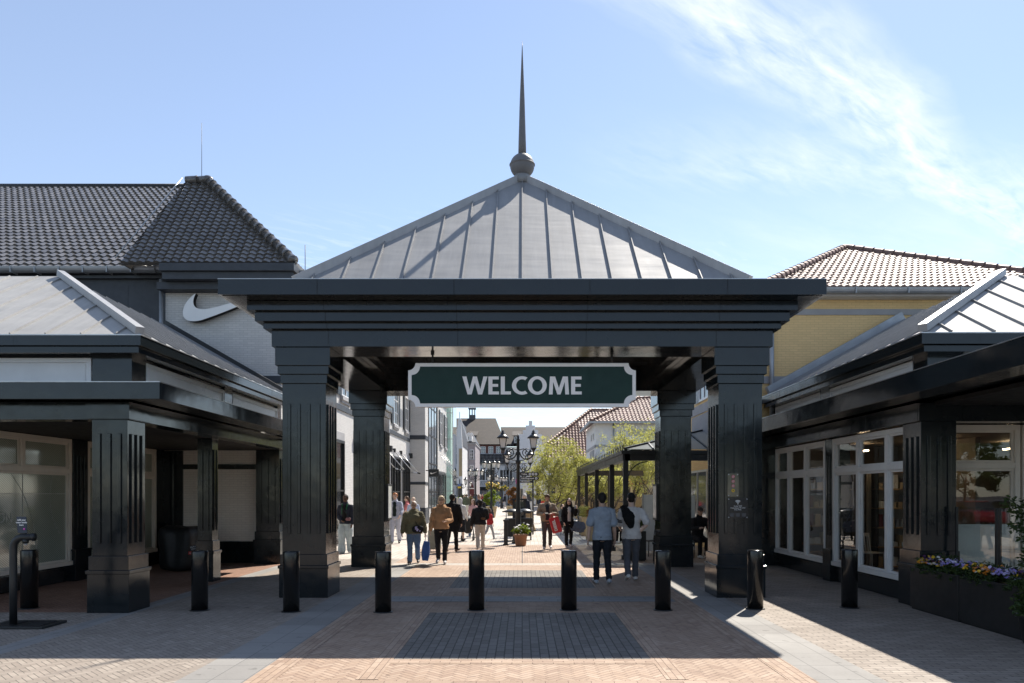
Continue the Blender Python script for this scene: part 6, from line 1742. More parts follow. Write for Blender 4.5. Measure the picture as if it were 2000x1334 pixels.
    ball(mb, HP(0, .012, -.030), .036 * S, .040 * S, .042 * S, 12)                      # face and jaw
    ball(mb, HP(0, .030, -.055), .019 * S, .017 * S, .014 * S)                          # chin
    chain(mb, [HP(0, .046, .004), HP(0, .062, -.022)], [.006 * S, .0095 * S])           # nose
    ball(mb, HP(0, .048, .012), .028 * S, .010 * S, .008 * S)                           # brow
    ball(mb, HP(0, .047, -.041), .015 * S, .009 * S, .006 * S)                          # mouth
    for sgn in (1, -1): ball(mb, HP(sgn * .044, -.006, -.008), .007 * S, .013 * S, .019 * S)
    for i, (s0, e_, w_, d2) in enumerate(armj):
        sgn = 1 if i == 0 else -1
        chain(mb, [s0 - Vector((sgn * .03 * S, 0, 0)), s0, s0.lerp(e_, .5), e_, e_.lerp(w_, .3), w_], [.030 * S, .031 * S * b ** .5, .027 * S * b ** .5, .0225 * S, .023 * S, .0155 * S])
        # hand: palm, four unequal fingers bent towards the palm, thumb from the side
        side = (rzv(Vector((0, 1, 0)), 0)).copy(); side = (side - d2 * side.dot(d2)); side = side.normalized() if side.length > .2 else Vector((0, 0, 1))
        nrm = d2.cross(side) * sgn; nrm.normalize()                                     # palm normal, towards the body
        if nrm.x * sgn > 0: nrm = -nrm
        pc = w_ + d2 * .045 * S
        chain(mb, [w_, w_ + d2 * .022 * S, pc], [.0145 * S, .0185 * S, .019 * S], .55, side=side)
        for q in range(4):
            o_ = (q - 1.5) * .0098 * S; ln_ = (.040, .046, .044, .035)[3 - q] * S
            r0 = pc + side * -o_; c1 = r0 + (d2 * .85 + nrm * .30).normalized() * ln_ * .5; c2 = c1 + (d2 * .5 + nrm * .8).normalized() * ln_ * .45
            chain(mb, [r0 - d2 * .01 * S, r0, c1, c2], [.0062 * S, .006 * S, .0056 * S, .0048 * S], n=6)
        th = w_ + d2 * .014 * S + side * .014 * S
        chain(mb, [th, th + (side * .8 + d2 * .7).normalized() * .024 * S, th + (side * .35 + d2 + nrm * .4).normalized() * .044 * S], [.0085 * S, .0072 * S, .0058 * S], n=6)
    for hipj, kn, an, toe, heel in legsj:
        chain(mb, [hipj, hipj.lerp(kn, .5), kn, kn.lerp(an, .3), an], [.050 * S * b ** .6, .044 * S * b ** .5, .031 * S, .031 * S, .020 * S])
        chain(mb, [heel, (heel + toe) / 2 + Vector((0, 0, .006)), toe], [.020 * S, .021 * S, .017 * S], .8)
    me = remesh(mb, vx * .9 if near else vx, 2)
    o = put(me, 'body', [skin_m, M['eye'], M['lipskin']], t)
    # dark eyes and lips as colour of the skin itself
    ex = [HP(sgn * .0165, .047, .002) for sgn in (1, -1)]; mp = HP(0, .055, -.041)
    for p in me.polygons:
        c = p.center
        if c.z < HC.z - .09 * S: continue
        if any((c - e2).length < .0085 * S for e2 in ex): p.material_index = 1
        elif abs((c - mp).z) < .0042 * S and (c - mp).length < .014 * S: p.material_index = 2
    # trousers / skirt ----------------------------------------
    lk = legs.get('kind', 'trousers'); lm = cloth(legs['name'], legs['c'], legs.get('rough', .85)); wd = legs.get('wide', 1.0); hemw = legs.get('hem', .034)
    mb = MB(); torso(mb, .462, legs.get('waist', min(.60, top.get('hem', .47) + .05)), .011)
    if lk == 'skirt':
        zt = .57; zb2 = legs.get('zb', .28)
        loft(mb, [(T(0, 0, zt), .088 * S * b, .07 * S * b, XX, YY_), (T(0, 0, .5), .105 * S * b, .085 * S, XX, YY_), (Vector((0, 0, zb2 * S)), .15 * S, .12 * S, XX, YY_), (Vector((0, 0, zb2 * S - .02)), .15 * S, .12 * S, XX, YY_)], 18)
    else:
        for hipj, kn, an, toe, heel in legsj:
            e2 = kn.lerp(an, legs.get('len', .97))
            chain(mb, [hipj + Vector((0, 0, .01 * S)), hipj.lerp(kn, .5), kn, kn.lerp(an, .45), e2], [.058 * S * b ** .6, .050 * S * b ** .5 * wd, (.0395 if wd <= 1.05 else .034 * wd + .006) * S, (.037 if wd <= 1.05 else .037 * wd) * S, hemw * S], 1.06, dome=True)
    put(remesh(mb, vx * 1.1, 3, .010 if near else .006, X), 'skirt' if lk == 'skirt' else 'trousers', lm, t)
    # shoes -----------------------------------------------------
    sm = cloth('shoe_%02d_%02d' % (int(shoe[0][0] * 99), int(shoe[0][2] * 99)), shoe[0], .5)
    for hipj, kn, an, toe, heel in legsj:
        mb = MB(); chain(mb, [heel + Vector((0, 0, .003 * S)), heel.lerp(toe, .4) + Vector((0, 0, .012 * S)), toe + Vector((0, .006 * S, 0))], [.0265 * S, .027 * S, .023 * S], .85, n=12)
        chain(mb, [heel + Vector((0, .02 * S, .01 * S)), an + Vector((0, 0, -.002 * S))], [.026 * S, .025 * S])
        put(remesh(mb, vx * .9, 2), 'shoe', sm, t)
    # top -------------------------------------------------------
    tm = cloth(top['name'], top['c'], top.get('rough', .85)); off = top.get('off', .014); sl = top.get('sleeve', .6); hem = top.get('hem', .47)
    mb = MB()
    torso(mb, max(.456, hem), .842, off)
    if hem < .50: loft(mb, [(T(0, 0, .53), .092 * S * b + off, .068 * S * b + off, XX, YY_), (T(0, 0, hem + .01), .095 * S * b + off, .070 * S * b + off, XX, YY_), (T(0, 0, hem), .094 * S * b + off, .069 * S * b + off, XX, YY_)], 18)
    if top.get('coat'):
        loft(mb, [(T(0, 0, .55), .09 * S * b + off, .068 * S * b + off, XX, YY_), (Vector((0, 0, top['coat'] * S)), .115 * S * b + off, .09 * S * b + off, XX, YY_)], 18)
    for i, (s0, e_, w_, d2) in enumerate(armj):
        sgn = 1 if i == 0 else -1; ro = off * .9
        P = [s0 - Vector((sgn * .035 * S, 0, -.006 * S)), s0]; rr = [.030 * S + ro * .5, .030 * S * b ** .5 + ro]
        if sl <= 1:
            P += [s0.lerp(e_, sl * .5), s0.lerp(e_, sl)]; rr += [.031 * S * b ** .5 + ro, .032 * S * b ** .5 + ro * 1.4]
        else:
            P += [s0.lerp(e_, .5), e_, e_.lerp(w_, .5), e_.lerp(w_, min(.98, sl - 1))]; rr += [.030 * S * b ** .5 + ro, .027 * S + ro, .026 * S + ro, .021 * S + ro * .7]
        chain(mb, P, rr)
    if top.get('collar', True): chain(mb, [T(0, -.006 * S, .828), T(0, -.004 * S, .853)], [.046 * S + off * .5, .040 * S + off * .4], n=14)
    if top.get('hood') == 'down': chain(mb, [T(-.05 * S, -.03 * S, .842), T(0, -.055 * S, .835), T(.05 * S, -.03 * S, .842)], [.028 * S, .036 * S, .028 * S]); chain(mb, [T(-.045 * S, .0, .848), T(-.03 * S, .045 * S, .83), T(.03 * S, .045 * S, .83), T(.045 * S, 0, .848)], [.016 * S, .012 * S, .012 * S, .016 * S])
    if top.get('hood') == 'up':
        ball(mb, HC + Vector((0, -.012 * S, .008 * S)), .058 * S, .062 * S, .074 * S, 14); chain(mb, [T(0, -.012 * S, .84), HC - Vector((0, .03 * S, .02 * S))], [.055 * S, .055 * S])
    put(remesh(mb, vx * 1.1, 3, .011 if near else .006, Y), top.get('part', 'shirt'), tm, t)
    if top.get('under'):                   # shirt seen in the open front of a jacket
        um = cloth(top['under'][0], top['under'][1]); mb = MB()
        rg = [(T(0, (q[3]) * S, z), .056 * S * b, q[2] * S * b * (1 + (b - 1) * .6) + off + .010, XX, YY_) for z, q in [(q[0], q) for q in tor if .50 <= q[0] <= .80]]
        rg.append((T(0, 0, .825), .026 * S, .040 * S + off * .8, XX, YY_))
        rg = [(c + Vector((0, .012 * S, 0)), a_, b_ - .006 * S, X_, Y_) for c, a_, b_, X_, Y_ in rg]
        loft(mb, rg, 14); put(remesh(mb, vx, 2), 'undershirt', um, t)
    # hair ------------------------------------------------------
    if hair:
        hm = cloth(hair['name'], hair['c'], hair.get('rough', .6), .3); mb = MB(); kind = hair['kind']
        if kind == 'cap':
            ball(mb, HP(0, -.004, .026), .0475 * S, .056 * S, .048 * S, 14)
            chain(mb, [HP(-.02, .05, .028), HP(0, .085, .020), HP(.02, .05, .028)], [.012 * S, .010 * S, .012 * S], .5)
            chain(mb, [HP(0, .045, .028), HP(0, .088, .019)], [.030 * S, .022 * S], .18, side=(1, 0, 0))
        else:
            ball(mb, HP(0, -.010, .022), .0475 * S, .0535 * S, .050 * S, 14)
            ball(mb, HP(0, -.030, -.010), .040 * S, .036 * S, .045 * S, 12)
            if kind in ('short', 'bob', 'long', 'tail', 'messy'):
                for sgn in (1, -1): ball(mb, HP(sgn * .040, -.008, .012), .012 * S, .030 * S, .030 * S)
            if kind == 'messy':
                rnd = random.Random(4)
                for _ in range(26):
                    a_ = rnd.uniform(0, 6.28); p_ = HP(.036 * math.cos(a_), .004 + .042 * math.sin(a_), .046 + rnd.uniform(-.012, .012)); ball(mb, p_, .012 * S, .014 * S, .012 * S, 8)
            if kind == 'bob':
                for sgn in (1, -1): ball(mb, HP(sgn * .042, -.012, -.012), .015 * S, .034 * S, .042 * S)
                ball(mb, HP(0, .030, .044), .036 * S, .022 * S, .016 * S)
            if kind == 'long':
                for sgn in (1, -1): chain(mb, [HP(sgn * .03, -.005, .03), HP(sgn * .046, -.01, -.03), HP(sgn * .056, -.005, -.09), HP(sgn * .06, .004, -.15)], [.02 * S, .022 * S, .024 * S, .014 * S])
                chain(mb, [HP(0, -.03, 0), HP(0, -.045, -.08), HP(0, -.05, -.15)], [.04 * S, .045 * S, .03 * S], .6)
            if kind == 'tail': chain(mb, [HP(0, -.05, .012), HP(0, -.074, -.01), HP(0, -.078, -.06), HP(0, -.07, -.105)], [.016 * S, .018 * S, .018 * S, .008 * S])
        put(remesh(mb, vx * .9, 1, .006 if near else .002, X + 3), 'cap' if kind == 'cap' else 'hair', hm, t)
        if kind == 'cap' and hair.get('under') is not None:
            mb = MB(); ball(mb, HP(0, -.020, -.012), .0425 * S, .040 * S, .036 * S); put(remesh(mb, vx * .8, 1), 'hair', cloth('dark_hair', (.02, .014, .01)), t)
    if hair and hair.get('glasses'):
        mb = MB()
        for sgn in (1, -1): ball(mb, HP(sgn * .018, .052, .001), .012 * S, .004 * S, .007 * S); chain(mb, [HP(sgn * .034, .046, .003), HP(sgn * .045, 0, .003)], [.003 * S, .003 * S], n=5)
        chain(mb, [HP(-.01, .056, .003), HP(.01, .056, .003)], [.003 * S, .003 * S], n=5)
        put(mb.mesh('glasses', []), 'glasses', M['joint'], t)
    t.location = (X, Y, 0 if not seated else 0); t.rotation_euler = (0, 0, R(face))
    rot = Matrix.Rotation(R(face), 4, 'Z')
    PEOPLE[key] = dict(root=t, hand=[Vector((X, Y, 0)) + rot @ (w_ + d2 * .075 * S) for s0, e_, w_, d2 in armj], T=lambda x, y, z: Vector((X, Y, 0)) + rot @ T(x * S, y * S, z), rot=rot, S=S, arm=armj, local_T=T)
    return t
M['lipskin'] = plain('lip_skin', (.30, .12, .10), .45)
SK_L = skin('skin_light', (.60, .42, .33)); SK_T = skin('skin_tan', (.48, .31, .23)); SK_D = skin('skin_dark', (.085, .045, .03))
def at(xp, yfeet):
    g = gnd(xp, yfeet); return g.x, g.y
FWD, AWAY = 180, 0
JEANS = dict(name='mid_blue_jeans', c=(.13, .19, .29)); BLK = dict(name='black_trousers', c=(.012, .012, .014)); GREYJ = dict(name='grey_jeans', c=(.085, .09, .105))
# --- two men walking away under the gate
x, y = at(1176, 1141)
person('m1', 'man from behind in grey blue T-shirt and dark jeans walking under the gate', x, y, 1.78, AWAY + 2, SK_T, dict(name='grey_blue_tshirt', c=(.26, .30, .35), sleeve=.80, hem=.472, off=.020, collar=False), dict(name='black_jeans', c=(.014, .016, .02), hem=.034), dict(kind='short', name='black_hair', c=(.012, .01, .009)), arms=((4, 9, 12, 0), (-10, 11, 10, 0)), stride=10, bulk=1.10, shoe=((.35, .38, .42),), phase=-1)
x, y = at(1233, 1135)
person('m2', 'man from behind in white T-shirt and black cap with a dark jumper over one shoulder', x, y, 1.79, AWAY - 2, SK_L, dict(name='white_tshirt', c=(.56, .54, .52), sleeve=.84, hem=.472, off=.021, collar=False), dict(name='grey_jeans', c=(.085, .09, .105), hem=.038), dict(kind='cap', name='black_cap', c=(.01, .01, .011), under=1), arms=((-20, 24, 62, 38), (16, 8, 55, 10)), stride=16, bulk=1.10, shoe=((.58, .57, .55),), phase=1)
pm = PEOPLE['m2']; S = pm['S']; T = pm['local_T']
mb = MB()                                   # jumper over the left shoulder
chain(mb, [T(-.075 * S, .05 * S, .78), T(-.078 * S, .01 * S, .838), T(-.06 * S, -.055 * S, .80), T(-.035 * S, -.082 * S, .72), T(-.018 * S, -.085 * S, .635)], [.045 * S, .055 * S, .066 * S, .078 * S, .045 * S], .42, side=(1, 0, 0))
j = thing('jumper', 'black jumper hanging over the shoulder of the man in the white T-shirt', 'jumper', (0, 0, 0)); 
put(remesh(mb, .011, 3, .016, 5), 'knit', cloth('black_knit', (.008, .008, .009), .95), j); j.matrix_world = pm['root'].matrix_basis.copy(); j.location = pm['root'].location; j.rotation_euler = pm['root'].rotation_euler
s0, e_, w_, d2 = pm['arm'][1]
mb = MB()
for f_ in (.58, .66, .74):
    c = s0.lerp(e_, f_); d = (e_ - s0).normalized(); X_ = d.orthogonal().normalized(); Y_ = d.cross(X_)
    loft(mb, [(c + d * q, .0372 * S + .020, .0372 * S + .020, X_, Y_) for q in (-.008, .008)], 16)
put(mb.mesh('sleeve_stripes', []), 'sleeve_stripes', M['black'], pm['root'])
# --- walking towards us
x, y = at(808, 1101)
person('w_olive', 'older woman with grey hair in olive hooded jacket and blue jeans', x, y, 1.58, FWD + 4, SK_T, dict(name='olive_jacket', c=(.135, .125, .078), sleeve=1.95, hem=.468, off=.034, part='jacket', hood='down'), JEANS | dict(wide=1.12, hem=.044), dict(kind='short', name='grey_hair', c=(.55, .54, .53), glasses=1), arms=((8, 16, 10, 0), (6, 18, 12, 0)), stride=11, bulk=1.32, female=True, shoe=((.10, .09, .09),))
x, y = at(862, 1101)
person('w_tan', 'woman with short fair hair in tan teddy jacket and black trousers', x, y, 1.71, FWD, SK_L, dict(name='tan_fleece', c=(.40, .235, .13), sleeve=1.95, hem=.50, off=.030, part='jacket', hood='down', rough=1), BLK, dict(kind='bob', name='fair_hair', c=(.50, .40, .28), glasses=1), arms=((4, 13, 14, 0), (12, 16, 72, 25)), stride=9, bulk=1.12, female=True, shoe=((.45, .42, .40),), phase=-1)
x, y = at(675, 1081)
person('w_jeans', 'woman in dark jacket with green lining, black top and very wide pale jeans', x, y, 1.74, FWD - 6, SK_D, dict(name='dark_navy_jacket', c=(.022, .026, .04), sleeve=1.9, hem=.49, off=.028, part='jacket', under=('black_top', (.006, .006, .007))), dict(name='pale_blue_jeans', c=(.36, .43, .47), wide=1.55, hem=.070, waist=.615), dict(kind='short', name='black_hair', c=(.012, .01, .009)), arms=((2, 14, 55, 35), (4, 14, 20, 5)), stride=7, bulk=1.02, female=True, shoe=((.5, .5, .5),))
pm = PEOPLE['w_jeans']; S = pm['S']; T = pm['local_T']; mb = MB()
for sgn in (1, -1): chain(mb, [T(sgn * .05 * S, .035 * S, .835), T(sgn * .040 * S, .074 * S, .77), T(sgn * .040 * S, .076 * S, .66)], [.012 * S, .010 * S, .006 * S], .5)
put(remesh(mb, .008, 1), 'green_lining', cloth('green_lining', (.015, .13, .05)), pm['root'])
x, y = at(688, 1066)
person('w_hidden', 'woman half hidden behind the left rear pillar raising a hand to her hair', x, y + 1.2, 1.68, FWD, SK_L, dict(name='rust_top', c=(.25, .10, .08), sleeve=.6), JEANS, dict(kind='long', name='brown_hair', c=(.09, .05, .03)), arms=((5, 10, 10, 0), (60, 40, 120, 10)), near=False, female=True)
x, y = at(772, 1062)
person('m_red', 'young man with ginger hair in open pale shirt over dark T-shirt', x, y, 1.80, FWD - 3, SK_L, dict(name='pale_lilac_shirt', c=(.40, .42, .50), sleeve=1.75, hem=.47, off=.022, part='open_shirt', under=('dark_green_tee', (.012, .02, .018))), dict(name='pale_blue_trousers', c=(.46, .48, .56), wide=1.2, hem=.045), dict(kind='messy', name='ginger_hair', c=(.36, .13, .035)), arms=((-6, 8, 14, 0), (18, 15, 32, 10)), stride=11, shoe=((.02, .02, .03),))
x, y = at(795, 1046)
person('w_pink', 'woman in pink T-shirt with brown ponytail walking across to the left', x, y, 1.70, 100, SK_L, dict(name='pink_tshirt', c=(.60, .20, .20), sleeve=.7, hem=.52, off=.016), dict(name='dark_green_trousers', c=(.03, .038, .03)), dict(kind='tail', name='brown_hair', c=(.09, .05, .03)), arms=((-15, 6, 30, 0), (15, 6, 40, 0)), stride=22, near=False, female=True, shoe=((.05, .05, .05),))
x, y = at(805, 1052)
person('m_fair', 'fair haired person in pale blue top behind the olive jacket woman', x + .05, y, 1.65, FWD, SK_L, dict(name='pale_blue_top', c=(.42, .48, .60), sleeve=.7, off=.018), JEANS, dict(kind='short', name='fair_hair', c=(.50, .40, .28)), near=False)
x, y = at(883, 1078)
person('m_black', 'man from behind in long black coat pulling a pale suitcase', x, y, 1.76, AWAY - 12, SK_T, dict(name='black_coat', c=(.008, .008, .009), sleeve=1.95, hem=.468, off=.03, part='coat', coat=.36), BLK, dict(kind='short', name='black_hair', c=(.012, .01, .009)), arms=((4, 12, 18, 5), (-12, 18, 10, 0)), stride=12, bulk=1.12, shoe=((.24, .13, .08),))
x, y = at(896, 1058)
person('w_hood', 'woman from behind in white hooded jacket and black pleated skirt', x + .05, y, 1.62, AWAY - 8, SK_L, dict(name='white_puffer', c=(.55, .54, .53), sleeve=1.95, hem=.49, off=.032, part='jacket', hood='up'), dict(kind='skirt', name='black_skirt', c=(.012, .012, .014), zb=.24), None, arms=((10, 10, 30, 0), (10, 10, 30, 0)), stride=14, near=False, female=True, shoe=((.02, .02, .02),))
x, y = at(911, 1009)
person('m_olive', 'man from behind in olive jumper and white trousers farther up the street', x, y, 1.75, AWAY, SK_T, dict(name='olive_jumper', c=(.10, .105, .075), sleeve=1.9, hem=.50, off=.022), dict(name='white_trousers', c=(.58, .56, .52)), dict(kind='short', name='brown_hair', c=(.09, .05, .03)), stride=14, near=False)
x, y = at(924, 1050)
person('w_rose', 'woman in pale pink T-shirt and jeans beside the man in sunglasses', x, y, 1.56, FWD - 30, SK_L, dict(name='rose_tshirt', c=(.55, .33, .33), sleeve=.7, off=.018), JEANS, dict(kind='long', name='brown_hair', c=(.09, .05, .03)), stride=12, near=False, female=True)
x, y = at(935, 1050)
person('m_sun', 'balding man in dark jacket and sunglasses behind the woman in the dark jacket', x, y + .4, 1.76, FWD + 20, SK_T, dict(name='dark_jacket', c=(.02, .022, .028), sleeve=1.9, off=.022), BLK, dict(kind='short', name='shaved_hair', c=(.22, .14, .10), glasses=1), near=False)
x, y = at(938, 1074)
person('w_dark', 'person from behind in black jacket and off white trousers left of the lamp post', x, y, 1.58, AWAY + 8, SK_T, dict(name='black_jacket', c=(.014, .015, .018), sleeve=1.95, hem=.49, off=.032, part='jacket'), dict(name='off_white_trousers', c=(.50, .465, .42), wide=1.12, hem=.042), dict(kind='short', name='black_hair', c=(.012, .01, .009)), arms=((18, 14, 60, 20), (4, 14, 8, 0)), stride=11, bulk=1.14, shoe=((.45, .44, .43),))
x, y = at(956, 1054)
person('child', 'child in red top and grey trousers walking beside the person in black jacket', x, y, 1.22, AWAY - 50, SK_L, dict(name='red_top', c=(.42, .03, .035), sleeve=1.6, off=.018), dict(name='grey_leggings', c=(.36, .36, .38)), dict(kind='long', name='brown_hair', c=(.09, .05, .03)), stride=20, near=False, female=True)
x, y = at(1069, 1073)
person('m_beige', 'man in beige jacket and grey trousers looking down at his phone', x, y, 1.75, FWD, SK_T, dict(name='beige_jacket', c=(.27, .215, .155), sleeve=1.95, hem=.50, off=.034, part='jacket', under=('dark_grey_tee', (.02, .022, .028))), dict(name='slate_trousers', c=(.075, .07, .07), hem=.034), dict(kind='short', name='brown_hair', c=(.09, .05, .03)), arms=((12, 20, 78, 40), (12, 20, 82, 45)), stride=12, bulk=1.14, head=(0, 24), shoe=((.56, .53, .50),))
x, y = at(1111, 1070)
person('w_long', 'woman with long dark hair and glasses dressed in black touching her collar', x, y, 1.62, FWD + 5, SK_L, dict(name='black_blouson', c=(.009, .009, .010), sleeve=1.9, hem=.52, off=.024, part='jacket', under=('white_blouse', (.5, .48, .45))), BLK, dict(kind='long', name='black_hair', c=(.012, .01, .009), glasses=1), arms=((6, 12, 30, 8), (40, 12, 110, 22)), stride=11, female=True, shoe=((.50, .42, .38),))
x, y = at(1034, 1040)
person('m_navy', 'grey haired man in navy jacket and khaki trousers bending over the bins', x, y, 1.76, 120, SK_L, dict(name='navy_blazer', c=(.018, .022, .034), sleeve=1.9, hem=.48, off=.022, part='jacket'), dict(name='khaki_trousers', c=(.33, .24, .14)), dict(kind='short', name='white_hair', c=(.5, .48, .46)), arms=((30, 8, 50, 10), (10, 8, 20, 0)), stride=9, lean=18, head=(0, 22), near=False, shoe=((.03, .025, .02),))
x, y = at(1023, 1040)
person('m_white', 'white haired person partly hidden behind the lamp post', x, y + .6, 1.70, -100, SK_L, dict(name='beige_shirt', c=(.34, .27, .19), sleeve=1.7, off=.02), dict(name='khaki_trousers', c=(.33, .24, .14)), dict(kind='short', name='white_hair', c=(.5, .48, .46)), near=False, stride=4)
x, y = at(1060, 1022)
person('m_pack', 'bald man from behind carrying a red and black backpack', x, y, 1.76, AWAY + 6, SK_L, dict(name='dark_blue_top', c=(.03, .04, .065), sleeve=1.7, off=.02), dict(name='dark_jeans', c=(.03, .045, .08)), None, near=False, stride=14)
pm = PEOPLE['m_pack']; bp = thing('backpack', 'red and black backpack on the back of the bald man', 'backpack', (0, 0, 0)); S = pm['S']
mb = MB(); ball(mb, pm['local_T'](0, -.105 * S, .70), .085 * S, .05 * S, .13 * S, 12); put(remesh(mb, .018, 2), 'bag', M['red'], bp); mb = MB(); ball(mb, pm['local_T'](0, -.10 * S, .785), .08 * S, .045 * S, .05 * S); put(remesh(mb, .018, 1), 'top_flap', M['black'], bp)
bp.location = pm['root'].location; bp.rotation_euler = pm['root'].rotation_euler
x, y = at(988, 993)
person('m_far', 'man in dark jumper and grey trousers alone far down the street', x, min(y, 88), 1.80, 60, SK_T, dict(name='dark_jumper', c=(.02, .022, .03), sleeve=1.9, off=.022), dict(name='light_grey_trousers', c=(.34, .34, .35)), dict(kind='short', name='black_hair', c=(.012, .01, .009)), stride=15, near=False)
person('m_seat', 'man in cap and dark jacket sitting with a paper cup behind the right gate pillar', 4.98, 21.15, 1.76, FWD + 12, SK_T, dict(name='dark_bomber', c=(.016, .017, .02), sleeve=1.9, hem=.47, off=.028, part='jacket'), BLK, dict(kind='cap', name='grey_cap', c=(.05, .045, .045), under=1), arms=((30, 14, 70, 20), (28, 14, 75, 22)), seated=True, lean=14, head=(0, 12))
r = PEOPLE['m_seat']['root']
cup = thing('paper_cup', 'white paper cup held by the seated man in the cap', 'cup', PEOPLE['m_seat']['hand'][1] + Vector((.05, 0, -.02))); p = Vector(cup.location)
mb = MB(); mb.lathe([(.028, -.05), (.040, .055)], p, 14); mb.build('cup', 'frost', cup); mb = MB(); mb.lathe([(.043, .055), (.043, .068), (.03, .075)], p, 14); mb.build('lid', 'white_plastic', cup)
for key, px_, yy, lab, hh, tc in (('c1', 1197, 27.5, 'seated cafe guest with cap and pale top beyond the grey blue T-shirt', 1.66, (.45, .40, .34)), ('c2', 1098, 33.0, 'person in grey sitting by the tree left of the veranda posts', 1.65, (.12, .13, .13))):
    person(key, lab, px(px_, 0, yy).x, yy, hh, FWD + 30, SK_L, dict(name=key + '_top', c=tc, sleeve=1.6, off=.02), BLK, dict(kind='cap' if key == 'c1' else 'short', name='dark_hair', c=(.02, .014, .01)), arms=((40, 10, 60, 10), (35, 10, 60, 10)), seated=True, near=False)
    bx_, by_ = px(px_, 0, yy).x, yy
    chair('black cafe chair under the ' + ('guest with the cap and pale top' if key == 'c1' else 'person in grey by the tree'), (bx_, by_ + .05, 0), R(30), M['satin'])
for i, (px_, yy, fc, lab, c_) in enumerate(((903, 62, AWAY, 'distant shopper with dark hair in black beside the olive jumper man', (.02, .02, .022)), (919, 74, FWD, 'distant shopper in rust red near the arched door', (.22, .08, .06)), (926, 80, AWAY, 'distant shopper in dark blue near the lilac house', (.03, .04, .07)), (947, 58, AWAY, 'dark clothed shopper just left of the tall pot', (.012, .012, .014)), (953, 70, FWD, 'distant shopper in grey partly behind the tall pot', (.15, .15, .15)), (889, 66, AWAY, 'distant shopper in cream jacket beside the glass bay', (.45, .40, .33)), (907, 70, FWD, 'distant shopper in black near the low bush', (.02, .02, .02)), (931, 92, AWAY, 'distant shopper in grey blue before the lettered shop front', (.12, .15, .2)), (942, 84, FWD, 'distant shopper in dark red left of the four armed lamp post', (.2, .03, .03)), (898, 82, AWAY, 'distant shopper in mid grey near the slim gable house', (.2, .2, .2)), (972, 96, AWAY, 'distant shopper in white under the far lamp posts', (.5, .5, .48)), (912, 90, FWD, 'most distant shopper in pale clothes before the lilac house', (.4, .38, .36)))):
    person('d%d' % i, lab, px(px_, 0, yy).x, yy, 1.70 + .03 * (i % 3), fc, SK_T, dict(name='far_top_%d' % i, c=c_, sleeve=1.8, off=.022), BLK if i % 2 else JEANS, dict(kind='short', name='dark_hair', c=(.02, .014, .01)), stride=13, near=False)

# ------------------------------------------------------------------ things they carry
def strap(mb, pts, w=.012): mb.tube(pts, w, 6, flat=.4)
def softbag(name, label, cat, top, wd, hg, dp, mat, handle=None, rot=0, tilt=0, textb=None, taper=.9, vox=.009, wr=.012, tm='text_white'):
    t = thing(name, label, cat, (0, 0, 0)); mb = MB(); k = 7
    mb2 = MB(); rg = []
    for i in range(k + 1):
        f_ = i / k; z = -hg * f_; ww = wd * (taper + (1 - taper) * math.sin(math.pi * min(1, f_ * .75 + .12))); d_ = dp * (.25 + .75 * min(1, f_ * 1.6))
        rg.append([Vector((sx * ww / 2, sy * d_ / 2, z)) for sx, sy in ((-1, -1), (1, -1), (1, 1), (-1, 1))])
    vs = [p for r_ in rg for p in r_]; fs = [(i * 4 + j, i * 4 + (j + 1) % 4, i * 4 + 4 + (j + 1) % 4, i * 4 + 4 + j) for i in range(k) for j in range(4)] + [(3, 2, 1, 0), (4 * k, 4 * k + 1, 4 * k + 2, 4 * k + 3)]
    mb.add(vs, fs, 0, True); put(remesh(mb, vox, 2, wr, hg), 'bag', mat if not isinstance(mat, str) else M[mat], t)
    mb = MB()
    for sy in (-1, 1): mb.tube([Vector((-wd * .22, sy * dp * .1, -.02)), Vector((-wd * .14, sy * dp * .05, .10)), Vector((0, 0, .16)), Vector((wd * .14, sy * dp * .05, .10)), Vector((wd * .22, sy * dp * .1, -.02))], .008, 6)
    put(mb.mesh('handles', []), 'handles', M[handle] if handle else (mat if not isinstance(mat, str) else M[mat]), t)
    t.location = Vector(top) - Vector((0, 0, .15)); t.rotation_euler = (0, tilt, rot); return t
M['blue_bag'] = cloth('blue_plastic_bag', (.05, .11, .33), .4); M['denim'] = cloth('denim_blue_bag', (.12, .15, .20), .6)
hnd = PEOPLE['w_olive']['hand']; p = max(hnd, key=lambda q: q.x)
softbag('shopping_bag', 'blue plastic shopping bag carried by the woman in the olive jacket', 'bag', p + Vector((.02, 0, .04)), .20, .50, .14, M['blue_bag'], taper=.55, tilt=R(4))
hb = PEOPLE['m_beige']['hand']; p = max(hb, key=lambda q: q.x)
bg_ = softbag('paper_bag', 'bright red paper carrier bag with big white DIESEL lettering', 'bag', p + Vector((.12, -.16, .03)), .31, .50, .15, 'red', rot=R(4), tilt=R(-16), taper=.97, wr=.004)
text('DIESEL', .122, 'text_white', bg_, (-.03, -.088, -.25), (0, 0, 1), (-1, 0, 0), .003, bold=.005)
hw_ = PEOPLE['w_long']['hand']; T_ = PEOPLE['w_long']['T']
tb = softbag('tote_bag', 'large denim blue shoulder bag of the woman with long dark hair', 'bag', T_(-.20, -.02, .62), .52, .36, .22, M['denim'], taper=.5, tilt=R(8), wr=.03)
mb = MB(); o_ = Vector(tb.location); mb.tube([T_(-.085, .03, .835) - o_, T_(-.13, .05, .72) - o_, Vector((0, -.05, -.02))], .012, 6); mb.tube([T_(-.085, -.03, .835) - o_, T_(-.13, -.05, .72) - o_, Vector((.08, .05, -.02))], .012, 6)
put(mb.mesh('shoulder_strap', []), 'shoulder_strap', M['denim'], tb)
